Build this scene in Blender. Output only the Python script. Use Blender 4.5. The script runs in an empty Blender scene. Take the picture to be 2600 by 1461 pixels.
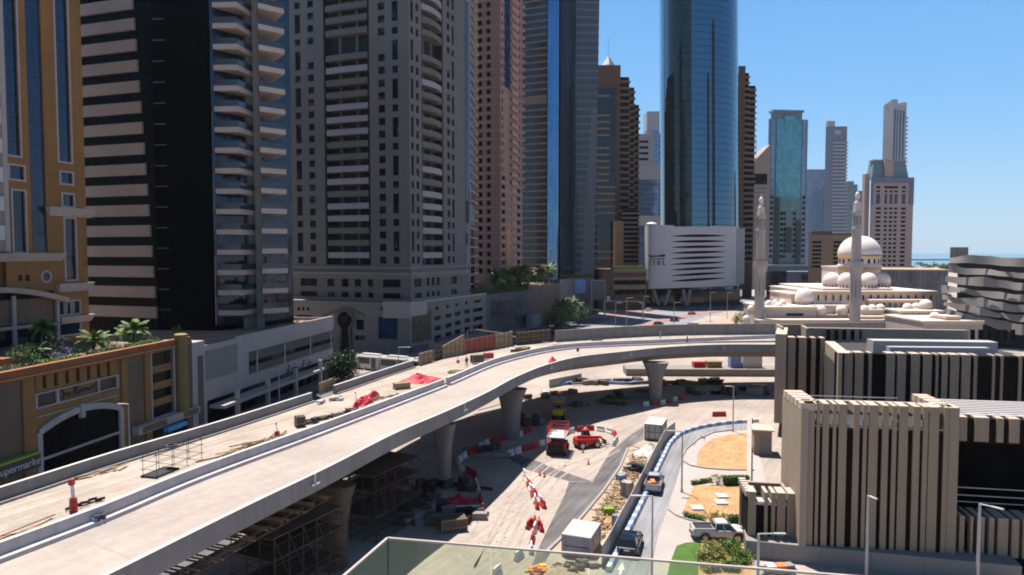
import bpy, bmesh, math, random
from mathutils import Vector, Matrix
RND = random.Random(11)
sc = bpy.context.scene
COL = sc.collection
EYE, FOC, HOR = 28.0, 1800.0, 642.0          # eye height, focal length and horizon row of the 2600 px photograph
PITCH = math.atan((730.5 - HOR) / FOC)
def ray(px, py):
    v = (730.5 - py) / FOC
    return Vector(((px - 1300) / FOC, math.cos(PITCH) + v * math.sin(PITCH), -math.sin(PITCH) + v * math.cos(PITCH)))
def P(px, py, Y):
    d = ray(px, py); t = Y / d.y
    return Vector((d.x * t, Y, EYE + d.z * t))
def G(px, py, z=0.0):
    d = ray(px, py); t = (z - EYE) / d.z
    return Vector((d.x * t, d.y * t, z))
def X(px, Y): return (px - 1300) / FOC * Y
def V2(px, Y): return Vector((X(px, Y), Y))

# ------------------------------------------------------------------ materials
def nt(name):
    m = bpy.data.materials.new(name); m.use_nodes = True
    return m, m.node_tree.nodes, m.node_tree.links, m.node_tree.nodes['Principled BSDF']
def mat(name, c, rough=0.8, metal=0.0, var=0.18, scale=0.6, bump=0.0, spec=0.4, streak=0.0, joints=None, fine=0.0, drag=None):
    """plain surface with two octaves of position noise, optional rain streaks and panel joints (dz, du, width)"""
    m, n, l, b = nt(name)
    b.inputs['Roughness'].default_value = rough; b.inputs['Metallic'].default_value = metal
    b.inputs['Specular IOR Level'].default_value = spec
    g = n.new('ShaderNodeNewGeometry')
    t = n.new('ShaderNodeTexNoise'); t.inputs['Scale'].default_value = scale; t.inputs['Detail'].default_value = 6
    l.new(g.outputs['Position'], t.inputs['Vector'])
    mr = n.new('ShaderNodeMapRange'); mr.inputs[1].default_value = 0.3; mr.inputs[2].default_value = 0.7
    mr.inputs[3].default_value = 1 - var; mr.inputs[4].default_value = 1 + var
    l.new(t.outputs['Fac'], mr.inputs[0])
    fac = mr.outputs[0]
    def mul(a, bb):
        q = n.new('ShaderNodeMath'); q.operation = 'MULTIPLY'; l.new(a, q.inputs[0])
        if hasattr(bb, 'links'): l.new(bb, q.inputs[1])
        else: q.inputs[1].default_value = bb
        return q.outputs[0]
    if streak:
        mp = n.new('ShaderNodeMapping'); mp.inputs['Scale'].default_value = (1.6, 1.6, 0.06)
        l.new(g.outputs['Position'], mp.inputs['Vector'])
        t2 = n.new('ShaderNodeTexNoise'); t2.inputs['Scale'].default_value = 1.0; t2.inputs['Detail'].default_value = 4
        l.new(mp.outputs[0], t2.inputs['Vector'])
        r2 = n.new('ShaderNodeMapRange'); r2.inputs[1].default_value = 0.35; r2.inputs[2].default_value = 0.65
        r2.inputs[3].default_value = 1 - streak; r2.inputs[4].default_value = 1 + streak * 0.4
        l.new(t2.outputs['Fac'], r2.inputs[0]); fac = mul(fac, r2.outputs[0])
    if fine:
        t3 = n.new('ShaderNodeTexNoise'); t3.inputs['Scale'].default_value = scale * 14; t3.inputs['Detail'].default_value = 3
        l.new(g.outputs['Position'], t3.inputs['Vector'])
        r3 = n.new('ShaderNodeMapRange'); r3.inputs[1].default_value = 0.3; r3.inputs[2].default_value = 0.7
        r3.inputs[3].default_value = 1 - fine; r3.inputs[4].default_value = 1 + fine
        l.new(t3.outputs['Fac'], r3.inputs[0]); fac = mul(fac, r3.outputs[0])
    if drag:
        mp = n.new('ShaderNodeMapping'); mp.vector_type = 'TEXTURE'; mp.inputs['Rotation'].default_value = (0, 0, drag[0]); mp.inputs['Scale'].default_value = (16, .55, 1)
        l.new(g.outputs['Position'], mp.inputs['Vector'])
        t5 = n.new('ShaderNodeTexNoise'); t5.inputs['Scale'].default_value = 1.0; t5.inputs['Detail'].default_value = 3; l.new(mp.outputs[0], t5.inputs['Vector'])
        r5 = n.new('ShaderNodeMapRange'); r5.inputs[1].default_value = .35; r5.inputs[2].default_value = .68; r5.inputs[3].default_value = 1 - drag[1]; r5.inputs[4].default_value = 1 + drag[1]
        l.new(t5.outputs['Fac'], r5.inputs[0]); fac = mul(fac, r5.outputs[0])
    if joints:
        dz, du, w = joints
        sp = n.new('ShaderNodeSeparateXYZ'); l.new(g.outputs['Position'], sp.inputs[0])
        def line(o, d):
            q = n.new('ShaderNodeMath'); q.operation = 'PINGPONG'; q.inputs[1].default_value = d / 2; l.new(o, q.inputs[0])
            k = n.new('ShaderNodeMath'); k.operation = 'GREATER_THAN'; k.inputs[1].default_value = w / 2; l.new(q.outputs[0], k.inputs[0])
            r = n.new('ShaderNodeMapRange'); r.inputs[3].default_value = 0.62; r.inputs[4].default_value = 1; l.new(k.outputs[0], r.inputs[0])
            return r.outputs[0]
        if dz: fac = mul(fac, line(sp.outputs[2], dz))
        if du:
            a = n.new('ShaderNodeMath'); a.operation = 'ADD'; l.new(sp.outputs[0], a.inputs[0]); l.new(sp.outputs[1], a.inputs[1])
            fac = mul(fac, line(a.outputs[0], du))
    vm = n.new('ShaderNodeVectorMath'); vm.operation = 'SCALE'; vm.inputs[0].default_value = c[:3]
    l.new(fac, vm.inputs['Scale']); l.new(vm.outputs[0], b.inputs['Base Color'])
    if bump:
        bp = n.new('ShaderNodeBump'); bp.inputs['Strength'].default_value = bump; bp.inputs['Distance'].default_value = 0.05
        t4 = n.new('ShaderNodeTexNoise'); t4.inputs['Scale'].default_value = scale * 9; t4.inputs['Detail'].default_value = 5
        l.new(g.outputs['Position'], t4.inputs['Vector'])
        l.new(t4.outputs['Fac'], bp.inputs['Height']); l.new(bp.outputs[0], b.inputs['Normal'])
    return m
def curtain(name, tint, dz, du, barw=0.12, rough=0.05, metal=0.9, bar=0.35, wob=0.012, axis=(1, 1), spec=0.5, panevar=0.15, mull=0.07):
    """glass skin: panes with a slightly different tilt each, darker transoms and mullions"""
    m, n, l, b = nt(name)
    b.inputs['Roughness'].default_value = rough; b.inputs['Metallic'].default_value = metal
    b.inputs['Specular IOR Level'].default_value = spec
    g = n.new('ShaderNodeNewGeometry'); sp = n.new('ShaderNodeSeparateXYZ'); l.new(g.outputs['Position'], sp.inputs[0])
    def mt(op, a, v):
        q = n.new('ShaderNodeMath'); q.operation = op
        if hasattr(a, 'links'): l.new(a, q.inputs[0])
        else: q.inputs[0].default_value = a
        if hasattr(v, 'links'): l.new(v, q.inputs[1])
        else: q.inputs[1].default_value = v
        return q.outputs[0]
    u = mt('ADD', mt('MULTIPLY', sp.outputs[0], axis[0]), mt('MULTIPLY', sp.outputs[1], axis[1])); z = sp.outputs[2]
    lz = mt('GREATER_THAN', mt('FRACT', mt('DIVIDE', z, dz), 0), barw)
    lu = mt('GREATER_THAN', mt('FRACT', mt('DIVIDE', u, du), 0), mull)
    cb = n.new('ShaderNodeCombineXYZ')
    l.new(mt('FLOOR', mt('DIVIDE', u, du), 0), cb.inputs[0]); l.new(mt('FLOOR', mt('DIVIDE', z, dz), 0), cb.inputs[2])
    wn = n.new('ShaderNodeTexWhiteNoise'); l.new(cb.outputs[0], wn.inputs['Vector'])
    f = mt('MULTIPLY', lz, lu)
    r = n.new('ShaderNodeMapRange'); r.inputs[3].default_value = bar; r.inputs[4].default_value = 1; l.new(f, r.inputs[0])
    r2 = n.new('ShaderNodeMapRange'); r2.inputs[3].default_value = 1 - panevar; r2.inputs[4].default_value = 1 + panevar; l.new(wn.outputs['Value'], r2.inputs[0])
    vm = n.new('ShaderNodeVectorMath'); vm.operation = 'SCALE'; vm.inputs[0].default_value = tint
    l.new(mt('MULTIPLY', r.outputs[0], r2.outputs[0]), vm.inputs['Scale']); l.new(vm.outputs[0], b.inputs['Base Color'])
    s1 = n.new('ShaderNodeVectorMath'); s1.operation = 'SUBTRACT'; s1.inputs[1].default_value = (.5, .5, .5); l.new(wn.outputs['Color'], s1.inputs[0])
    s2 = n.new('ShaderNodeVectorMath'); s2.operation = 'SCALE'; s2.inputs['Scale'].default_value = wob * 2; l.new(s1.outputs[0], s2.inputs[0])
    s3 = n.new('ShaderNodeVectorMath'); l.new(g.outputs['Normal'], s3.inputs[0]); l.new(s2.outputs[0], s3.inputs[1])
    s4 = n.new('ShaderNodeVectorMath'); s4.operation = 'NORMALIZE'; l.new(s3.outputs[0], s4.inputs[0]); l.new(s4.outputs[0], b.inputs['Normal'])
    return m
def leafmat(name, c, var=0.45, scale=1.5):
    m = mat(name, c, 0.6, var=var, scale=scale, spec=0.3)
    b = m.node_tree.nodes['Principled BSDF']
    b.inputs['Subsurface Weight'].default_value = 0.0
    return m

M = {}
M['deck'] = mat('deck_concrete', (0.299, 0.251, 0.217), .9, var=.12, scale=.12, fine=.07, bump=.1, drag=(1.12, 0.06))
M['dirtdeck'] = mat('dusty_deck_concrete', (0.301, 0.246, 0.202), .95, var=.17, scale=.2, fine=.10, bump=.2, drag=(1.12, 0.14))
M['conc'] = mat('grey_concrete', (0.204, 0.183, 0.167), .88, var=.10, scale=.3, streak=.10, fine=.04)
M['fascia'] = mat('fascia_concrete', (.215, .20, .195), .85, var=.10, scale=.25, streak=.12, fine=.04)
M['soffit'] = mat('soffit_concrete', (.27, .225, .19), .9, var=.10, scale=.3)
M['barrier'] = mat('white_painted_barrier', (0.415, 0.373, 0.369), .7, var=.06, scale=.5, streak=.10)
M['whitepaint'] = mat('white_paint', (0.455, 0.441, 0.426), .6, var=.05, scale=.6)
M['ground'] = mat('pale_ground', (0.284, 0.235, 0.200), .95, var=.20, scale=.09, fine=.08, bump=.1, drag=(1.05, 0.10))
M['sandsite'] = mat('sand', (0.362, 0.201, 0.092), .95, var=.20, scale=.5, fine=.22, bump=.4)
M['sandpale'] = mat('pale_sand', (0.312, 0.236, 0.168), .95, var=.14, scale=.3, fine=.14, bump=.4)
M['asphalt'] = mat('asphalt', (0.188, 0.185, 0.192), .9, var=.16, scale=.15, fine=.06, drag=(1.20, 0.16))
M['asphalt2'] = mat('gritty_asphalt', (0.095, 0.087, 0.086), .9, var=.25, scale=.25, fine=.10, drag=(1.15, 0.30))
M['asphdark'] = mat('street_asphalt', (.09, .09, .10), .9, var=.2, scale=.2, fine=.06)
M['paving'] = mat('light_paving', (0.316, 0.273, 0.248), .9, var=.08, scale=.2, fine=.05, joints=(0, 1.2, .05))
M['pinkpave'] = mat('pink_paving', (0.244, 0.136, 0.126), .9, var=.15, scale=.3, fine=.06)
M['kerb'] = mat('kerb_stone', (0.246, 0.220, 0.206), .9, var=.1)
M['steel'] = mat('galvanised_steel', (.42, .42, .43), .5, .6, var=.12)
M['lamp'] = mat('pale_lamp_paint', (.36, .345, .34), .5, .2, var=.06)
M['darksteel'] = mat('dark_steel', (.05, .05, .055), .5, .5, var=.2)
M['rust'] = mat('rusty_steel', (.075, .04, .028), .8, .3, var=.3, scale=3)
M['wood'] = mat('timber', (0.244, 0.157, 0.082), .85, var=.25, scale=2.5)
M['ply'] = mat('plywood', (0.286, 0.204, 0.129), .85, var=.15, scale=1.2)
M['plydark'] = mat('pier_concrete_shaded', (.09, .065, .045), .85, var=.25, scale=1.2)
M['redform'] = mat('red_formwork', (.28, .07, .05), .7, var=.2, scale=1.5)
M['tarp'] = mat('red_tarpaulin', (0.421, 0.024, 0.040), .6, var=.15, scale=1.5, bump=.6)
M['red'] = mat('red_plastic', (0.353, 0.021, 0.021), .45, var=.12, scale=1.5)
M['redpaint'] = mat('red_machine_paint', (0.374, 0.017, 0.014), .35, var=.08)
M['orange'] = mat('orange_plastic', (.75, .19, .05), .6, var=.15)
M['whitepl'] = mat('white_plastic', (0.532, 0.513, 0.495), .5, var=.08, scale=1.5)
M['bluepl'] = mat('blue_painted_block', (.15, .25, .46), .5, var=.1)
M['yellow'] = mat('yellow_paint', (.55, .36, .03), .5, var=.12)
M['black'] = mat('black_rubber', (.012, .012, .012), .7, var=.2)
M['blackpaint'] = mat('black_car_paint', (.006, .009, .018), .18, 0, var=.1, spec=.6)
M['silver'] = mat('silver_car_paint', (.42, .41, .41), .35, .4, var=.05)
M['whitecar'] = mat('white_car_paint', (0.489, 0.476, 0.469), .3, var=.04)
M['carglass'] = mat('car_glass', (.012, .016, .02), .08, var=.1, spec=.5)
M['rim'] = mat('wheel_rim', (.35, .35, .36), .35, .8, var=.1)
M['hoard'] = mat('grey_hoarding', (.33, .305, .29), .7, var=.10, streak=.15, joints=(0, 2.4, .06))
M['cabin'] = mat('cabin_panel', (0.299, 0.279, 0.289), .6, var=.07, streak=.12, joints=(0, 1.0, .06))
M['container'] = mat('grey_container_steel', (.33, .30, .28), .7, var=.12, streak=.2, joints=(0, .5, .1))
M['leaf'] = leafmat('tree_leaves', (.06, .105, .026))
M['leaf2'] = leafmat('pale_leaves', (.095, .12, .045))
M['leafdark'] = leafmat('dark_leaves', (.020, .040, .014))
M['palm'] = leafmat('palm_fronds', (.11, .165, .04))
M['dry'] = leafmat('dry_fronds', (.16, .11, .05))
M['hedge'] = leafmat('hedge_leaves', (.115, .175, .035))
M['shrub'] = leafmat('olive_shrub', (.23, .22, .07))
M['grass'] = mat('lawn_grass', (0.045, 0.096, 0.010), .9, var=.2, scale=.9, fine=.25)
M['bark'] = mat('bark', (.12, .085, .06), .9, var=.3, scale=4)
M['flower'] = mat('purple_flowers', (.13, .08, .20), .8, var=.4, scale=5)
M['glassdark'] = mat('dark_window_glass', (.006, .008, .011), .15, var=.4, scale=.35, spec=.05)
def blinds(m, share, c):
    n, l = m.node_tree.nodes, m.node_tree.links; b = n['Principled BSDF']; src = b.inputs['Base Color'].links[0].from_socket
    g = n.new('ShaderNodeNewGeometry'); q = n.new('ShaderNodeVectorMath'); q.operation = 'SNAP'; q.inputs[1].default_value = (1.7, 1.7, 1.72); l.new(g.outputs['Position'], q.inputs[0])
    w_ = n.new('ShaderNodeTexWhiteNoise'); l.new(q.outputs[0], w_.inputs['Vector']); k = n.new('ShaderNodeMapRange'); k.inputs[1].default_value = 1 - share; k.inputs[2].default_value = 1.0; l.new(w_.outputs['Value'], k.inputs[0])
    x = n.new('ShaderNodeMix'); x.data_type = 'RGBA'; l.new(k.outputs[0], x.inputs[0]); l.new(src, x.inputs[6]); x.inputs[7].default_value = (*c, 1); l.new(x.outputs[2], b.inputs['Base Color'])
blinds(M['glassdark'], .18, (.06, .054, .048))
M['glassblue'] = mat('bluish_window_glass', (.015, .035, .075), .08, var=.5, scale=.3, spec=.5)

# ------------------------------------------------------------------ mesh builder
class MB:
    def __init__(s): s.v = []; s.f = []; s.mi = []; s.cur = 0; s.mx = None
    def add(s, vs, fs):
        k = len(s.v)
        for p in vs:
            p = Vector(p)
            s.v.append(s.mx @ p if s.mx else p)
        for f in fs: s.f.append([k + i for i in f]); s.mi.append(s.cur)
    def hexa(s, q): s.add(q, [(3, 2, 1, 0), (4, 5, 6, 7), (0, 1, 5, 4), (1, 2, 6, 5), (2, 3, 7, 6), (3, 0, 4, 7)])
    def box(s, x0, y0, z0, x1, y1, z1):
        s.hexa([(x0, y0, z0), (x1, y0, z0), (x1, y1, z0), (x0, y1, z0), (x0, y0, z1), (x1, y0, z1), (x1, y1, z1), (x0, y1, z1)])
    def cbox(s, c, d, rz=0.0, rx=0.0, ry=0.0):
        k = s.mx
        m = Matrix.Translation(c) @ Matrix.Rotation(rz, 4, 'Z') @ Matrix.Rotation(ry, 4, 'Y') @ Matrix.Rotation(rx, 4, 'X')
        s.mx = (k @ m) if k else m
        s.box(-d[0] / 2, -d[1] / 2, -d[2] / 2, d[0] / 2, d[1] / 2, d[2] / 2); s.mx = k
    def prism(s, pts, z0, z1, bottom=True):
        n = len(pts)
        a = sum(pts[i][0] * pts[(i + 1) % n][1] - pts[(i + 1) % n][0] * pts[i][1] for i in range(n))
        if a < 0: pts = pts[::-1]
        fs = [tuple(range(n, 2 * n))] + [(i, (i + 1) % n, n + (i + 1) % n, n + i) for i in range(n)]
        if bottom: fs.append(tuple(range(n - 1, -1, -1)))
        s.add([(p[0], p[1], z0) for p in pts] + [(p[0], p[1], z1) for p in pts], fs)
    def tube(s, a, b, r, n=8, r2=None):
        a, b = Vector(a), Vector(b); d = (b - a)
        if d.length < 1e-6: return
        r2 = r if r2 is None else r2
        q = d.to_track_quat('Z', 'Y').to_matrix()
        vs = [a + q @ Vector((math.cos(2 * math.pi * i / n) * r, math.sin(2 * math.pi * i / n) * r, 0)) for i in range(n)]
        vs += [b + q @ Vector((math.cos(2 * math.pi * i / n) * r2, math.sin(2 * math.pi * i / n) * r2, 0)) for i in range(n)]
        s.add(vs, [(i, (i + 1) % n, n + (i + 1) % n, n + i) for i in range(n)] + [tuple(range(n - 1, -1, -1)), tuple(range(n, 2 * n))])
    def path(s, pts, r, n=6):
        for a, b in zip(pts, pts[1:]): s.tube(a, b, r, n)
    def lathe(s, prof, n, c=(0, 0, 0)):
        vs = []; fs = []
        for (r, z) in prof:
            for i in range(n):
                a = 2 * math.pi * i / n
                vs.append((c[0] + r * math.cos(a), c[1] + r * math.sin(a), c[2] + z))
        for j in range(len(prof) - 1):
            for i in range(n):
                fs.append((j * n + i, j * n + (i + 1) % n, (j + 1) * n + (i + 1) % n, (j + 1) * n + i))
        fs.append(tuple(range(n - 1, -1, -1))); fs.append(tuple((len(prof) - 1) * n + i for i in range(n)))
        s.add(vs, fs)
    def loft(s, rings, cap=True):
        n = len(rings[0]); vs = [p for r in rings for p in r]; fs = []
        for j in range(len(rings) - 1):
            for i in range(n):
                fs.append((j * n + i, j * n + (i + 1) % n, (j + 1) * n + (i + 1) % n, (j + 1) * n + i))
        if cap: fs.append(tuple(range(n - 1, -1, -1))); fs.append(tuple((len(rings) - 1) * n + i for i in range(n)))
        s.add(vs, fs)
    def strip(s, A, B):
        n = len(A); s.add(list(A) + list(B), [(i, i + 1, n + i + 1, n + i) for i in range(n - 1)])
    def leaves(s, c, rad, n, size, rnd, shell=0.35, flat=0.0, droop=0.0):
        """leaf-sized quads through an ellipsoid, gathered in sub-clumps"""
        c = Vector(c); cl = []
        k = max(4, n // 60)
        for _ in range(k):
            while True:
                p = Vector((rnd.uniform(-1, 1), rnd.uniform(-1, 1), rnd.uniform(-1, 1)))
                if shell < p.length < 1: break
            cl.append((p, rnd.uniform(.18, .38)))
        vs = []; fs = []
        for i in range(n):
            p, cr = rnd.choice(cl)
            q = p + Vector((rnd.gauss(0, 1), rnd.gauss(0, 1), rnd.gauss(0, 1))) * cr * .62
            o = c + Vector((q.x * rad[0], q.y * rad[1], q.z * rad[2]))
            nrm = Vector((rnd.gauss(0, 1), rnd.gauss(0, 1), rnd.gauss(.4, 1) + flat)).normalized()
            t = nrm.orthogonal().normalized(); t.rotate(Matrix.Rotation(rnd.uniform(0, 6.28), 3, nrm)); bb = nrm.cross(t)
            a = size * rnd.uniform(.6, 1.3); w = a * rnd.uniform(.35, .6)
            b0 = len(vs)
            vs += [o - t * a * .5, o + bb * w * .5, o + t * a * .5, o - bb * w * .5]; fs.append((b0, b0 + 1, b0 + 2, b0 + 3))
        s.add(vs, fs)
    def build(s, name, m, parent=None, smooth=False, loc=None, rz=0.0, bevel=0.0):
        me = bpy.data.meshes.new(name); me.from_pydata([tuple(p) for p in s.v], [], s.f)
        ms = m if isinstance(m, (list, tuple)) else [m]
        for q in ms: me.materials.append(M[q] if isinstance(q, str) else q)
        if len(ms) > 1: me.polygons.foreach_set('material_index', s.mi)
        if smooth:
            me.polygons.foreach_set('use_smooth', [True] * len(me.polygons))
            try: me.set_sharp_from_angle(angle=math.radians(38))
            except Exception: pass
        me.update()
        o = bpy.data.objects.new(name, me); COL.objects.link(o)
        if parent is not None:
            o.parent = parent
            if loc is None and parent.get('_w'):     # thing built in world coordinates
                w = Vector((0, 0, 0)); q = parent
                while q is not None: w += q.location; q = q.parent
                o.location = -w
        if loc is not None: o.location = loc; o.rotation_euler.z = rz
        if bevel:
            b = o.modifiers.new('Bevel', 'BEVEL'); b.width = bevel; b.segments = 2; b.limit_method = 'ANGLE'
        return o
def tag(o, label, cat, group=None, kind=None):
    o['label'] = label; o['category'] = cat
    if group: o['group'] = group
    if kind: o['kind'] = kind
    return o
def thing(name, label, cat, loc=(0, 0, 0), rz=0.0, group=None, world=False):
    o = bpy.data.objects.new(name, None); COL.objects.link(o); o.empty_display_size = .3
    o.location = loc; o.rotation_euler = (0, 0, rz); tag(o, label, cat, group)
    if world: o['_w'] = 1
    return o
def struct(name, mb, m, label=None, **k):
    o = mb.build(name, m, **k); o['kind'] = 'structure'; o['label'] = label or name.replace('_', ' '); return o
def dup(root, loc=None, rz=None, label=None, scale=None):
    def cp(o, par):
        c = o.copy(); COL.objects.link(c); c.parent = par
        for ch in o.children: cp(ch, c)
        return c
    r = cp(root, None)
    if loc is not None: r.location = loc
    if rz is not None: r.rotation_euler.z = rz
    if scale is not None: r.scale = (scale,) * 3 if not isinstance(scale, tuple) else scale
    if label: r['label'] = label
    return r
def text(s, name, m, size, parent, frame, ext=0.03, align='CENTER'):
    """lettering standing on a facade: frame = (origin, along, up)"""
    cu = bpy.data.curves.new(name, 'FONT'); cu.body = s; cu.size = size; cu.extrude = ext; cu.align_x = align; cu.align_y = 'CENTER'
    t_ = bpy.data.objects.new(name, cu); COL.objects.link(t_); dg = bpy.context.evaluated_depsgraph_get()
    me = bpy.data.meshes.new_from_object(t_.evaluated_get(dg)); bpy.data.objects.remove(t_); me.materials.clear(); me.materials.append(M[m])
    o = bpy.data.objects.new(name, me); COL.objects.link(o)
    og, a, up = [Vector(q) for q in frame]; nn = a.cross(up)
    o.matrix_world = Matrix(((a.x, up.x, nn.x, og.x), (a.y, up.y, nn.y, og.y), (a.z, up.z, nn.z, og.z), (0, 0, 0, 1)))
    if parent is not None:
        mw = o.matrix_world.copy(); w = Vector((0, 0, 0)); q = parent
        while q is not None: w += q.location; q = q.parent
        o.parent = parent; o.matrix_local = Matrix.Translation(-w) @ mw
    return o

# ------------------------------------------------------------------ facades
class Fa:
    """vertical facade from plan point a (left) to b (right), seen from outside; u along it, z up, o outwards"""
    def __init__(s, a, b):
        s.a = Vector((a[0], a[1])); s.b = Vector((b[0], b[1])); s.d = (s.b - s.a).normalized(); s.L = (s.b - s.a).length
        s.n = Vector((s.d.y, -s.d.x))
    def hit(s, px, py):
        r = ray(px, py); d2 = Vector((r.x, r.y)); t = s.a.dot(s.n) / d2.dot(s.n)
        return (d2 * t - s.a).dot(s.d), EYE + r.z * t
    def u(s, px, py=642): return s.hit(px, py)[0]
    def z(s, px, py): return s.hit(px, py)[1]
    def pt(s, u, z, o=0.0): return Vector((s.a.x + s.d.x * u + s.n.x * o, s.a.y + s.d.y * u + s.n.y * o, z))
    def p2(s, u, o=0.0): q = s.pt(u, 0, o); return (q.x, q.y)
    def box(s, mb, u0, u1, z0, z1, o0, o1):
        mb.hexa([s.pt(u0, z0, o1), s.pt(u1, z0, o1), s.pt(u1, z0, o0), s.pt(u0, z0, o0), s.pt(u0, z1, o1), s.pt(u1, z1, o1), s.pt(u1, z1, o0), s.pt(u0, z1, o0)])
    def wall(s, mb, u0, u1, z0, z1, op, dep=0.35):
        """wall face with real rectangular openings (u0,u1,z0,z1) and reveals"""
        op = [o for o in op if o[0] < u1 and o[1] > u0 and o[2] < z1 and o[3] > z0]
        us = sorted(set([u0, u1] + [round(min(max(q, u0), u1), 4) for o in op for q in o[:2]]))
        cells = []
        for ua, ub in zip(us, us[1:]):
            if ub - ua < 1e-4: continue
            mid = (ua + ub) / 2; iv = sorted((o[2], o[3]) for o in op if o[0] - 1e-3 < mid < o[1] + 1e-3)
            z = z0
            for (a, b) in iv:
                if a > z: cells.append((ua, ub, z, a))
                z = max(z, b)
            if z < z1: cells.append((ua, ub, z, z1))
        for (a, b, c, d) in cells: mb.add([s.pt(a, c), s.pt(b, c), s.pt(b, d), s.pt(a, d)], [(0, 1, 2, 3)])
        for (a, b, c, d) in op:
            e = -dep
            mb.add([s.pt(a, c), s.pt(b, c), s.pt(b, d), s.pt(a, d), s.pt(a, c, e), s.pt(b, c, e), s.pt(b, d, e), s.pt(a, d, e)],
                   [(0, 4, 5, 1), (1, 5, 6, 2), (2, 6, 7, 3), (3, 7, 4, 0)])
    def frame(s, u, z, o=0.0): return (s.pt(u, z, o), (s.d.x, s.d.y, 0), (0, 0, 1))
def core(mb, pts, z0, z1): mb.prism([(p[0], p[1]) for p in pts], z0, z1)
def windows(par, items, name='window', limit=100, dep=0.3, frame=None):
    """items: (facade, u0, u1, z0, z1, material); the largest in the picture become parts, the rest one part of kind stuff"""
    def size(i):
        f, a, b, c, d, m = i; q = f.pt((a + b) / 2, 0); vis = abs(Vector((q.x, q.y)).normalized().dot(f.n))
        zz = (c + d) / 2; top = EYE + 642 / FOC * q.y
        return (b - a) * (d - c) * max(vis, .05) / q.y ** 2 * (1 if zz < top else .001)
    items = sorted(items, key=size, reverse=True)
    def one(mb, i):
        f, a, b, c, d, m = i; f.box(mb, a, b, c, d, -dep - .08, -dep)
        if b - a > 1.0 and frame:
            mid = (a + b) / 2; mb.cur = 1; f.box(mb, mid - .04, mid + .04, c, d, -dep, -dep + .05); mb.cur = 0
    for i in items[:limit]:
        mb = MB(); one(mb, i); mb.build(name, [i[5], frame] if frame else i[5], par)
    if items[limit:]:
        by = {}
        ms = []
        mb = MB()
        for i in items[limit:]:
            f, a, b, c, d, m = i
            if m not in ms: ms.append(m)
            mb.cur = ms.index(m); f.box(mb, a, b, c, d, -dep - .08, -dep)
        o = mb.build(name, ms, par); o['kind'] = 'stuff'; o['label'] = 'remaining small windows of the facade'
def arc(n, f): return [f(i / (n - 1)) for i in range(n)]
def spline(pts, n):
    pts = [Vector(p) for p in pts]; L = [0]
    for a, b in zip(pts, pts[1:]): L.append(L[-1] + (b - a).length)
    out = []
    for i in range(n):
        t = L[-1] * i / (n - 1); k = 0
        while k < len(pts) - 2 and L[k + 1] < t: k += 1
        p1, p2 = pts[k], pts[k + 1]; p0 = pts[k - 1] if k else p1 * 2 - p2; p3 = pts[k + 2] if k + 2 < len(pts) else p2 * 2 - p1
        d1, d0, d2 = L[k + 1] - L[k], (p1 - p0).length, (p3 - p2).length
        m1 = ((p1 - p0) / d0 * d1 + (p2 - p1) / d1 * d0) / (d0 + d1) * d1; m2 = ((p2 - p1) / d1 * d2 + (p3 - p2) / d2 * d1) / (d1 + d2) * d1
        q = (t - L[k]) / d1
        out.append(p1 * (2 * q ** 3 - 3 * q * q + 1) + m1 * (q ** 3 - 2 * q * q + q) + p2 * (-2 * q ** 3 + 3 * q * q) + m2 * (q ** 3 - q * q))
    return out
def offset(line, d):
    """line moved sideways in plan, to the right of its direction for d > 0"""
    out = []
    for i, p in enumerate(line):
        a = line[max(i - 1, 0)]; b = line[min(i + 1, len(line) - 1)]; t = (b - a); t.z = 0; t.normalize()
        out.append(p + Vector((t.y, -t.x, 0)) * d)
    return out
def lift(line, dz): return [p + Vector((0, 0, dz)) for p in line]
def sweep(mb, line, prof):
    """closed section prof [(sideways, up)] swept along a line"""
    rings = []
    for i, p in enumerate(line):
        a = line[max(i - 1, 0)]; b = line[min(i + 1, len(line) - 1)]; t = (b - a); t.z = 0; t.normalize(); s = Vector((t.y, -t.x, 0))
        rings.append([p + s * q[0] + Vector((0, 0, q[1])) for q in prof])
    mb.loft(rings)
# ------------------------------------------------------------------ camera, light, sky
cd = bpy.data.cameras.new('camera'); cam = bpy.data.objects.new('camera', cd); COL.objects.link(cam)
cam.location = (0, 0, EYE); cam.rotation_euler = (math.pi / 2 - PITCH, 0, 0)
cd.sensor_width = 36; cd.sensor_fit = 'HORIZONTAL'; cd.lens = 36 * FOC / 2600; cd.clip_start = .1; cd.clip_end = 40000
sc.camera = cam
SUN_EL, SUN_AZ = math.radians(70.5), math.radians(-31)        # azimuth measured from +Y towards +X
sd = Vector((math.sin(SUN_AZ) * math.cos(SUN_EL), math.cos(SUN_AZ) * math.cos(SUN_EL), math.sin(SUN_EL)))
sl = bpy.data.lights.new('sun', 'SUN'); sl.energy = 5.0; sl.angle = math.radians(.53); sl.color = (1, .945, .885)
so = bpy.data.objects.new('sun', sl); COL.objects.link(so); so.rotation_euler = (-sd).to_track_quat('-Z', 'Y').to_euler()
w = bpy.data.worlds.new('World'); sc.world = w; w.use_nodes = True
wn, wl = w.node_tree.nodes, w.node_tree.links
sky = wn.new('ShaderNodeTexSky'); sky.sky_type = 'NISHITA'; sky.sun_disc = False
sky.sun_elevation = SUN_EL; sky.sun_rotation = SUN_AZ; sky.air_density = 1.0; sky.dust_density = .35; sky.ozone_density = 1.6; sky.altitude = 10
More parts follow.
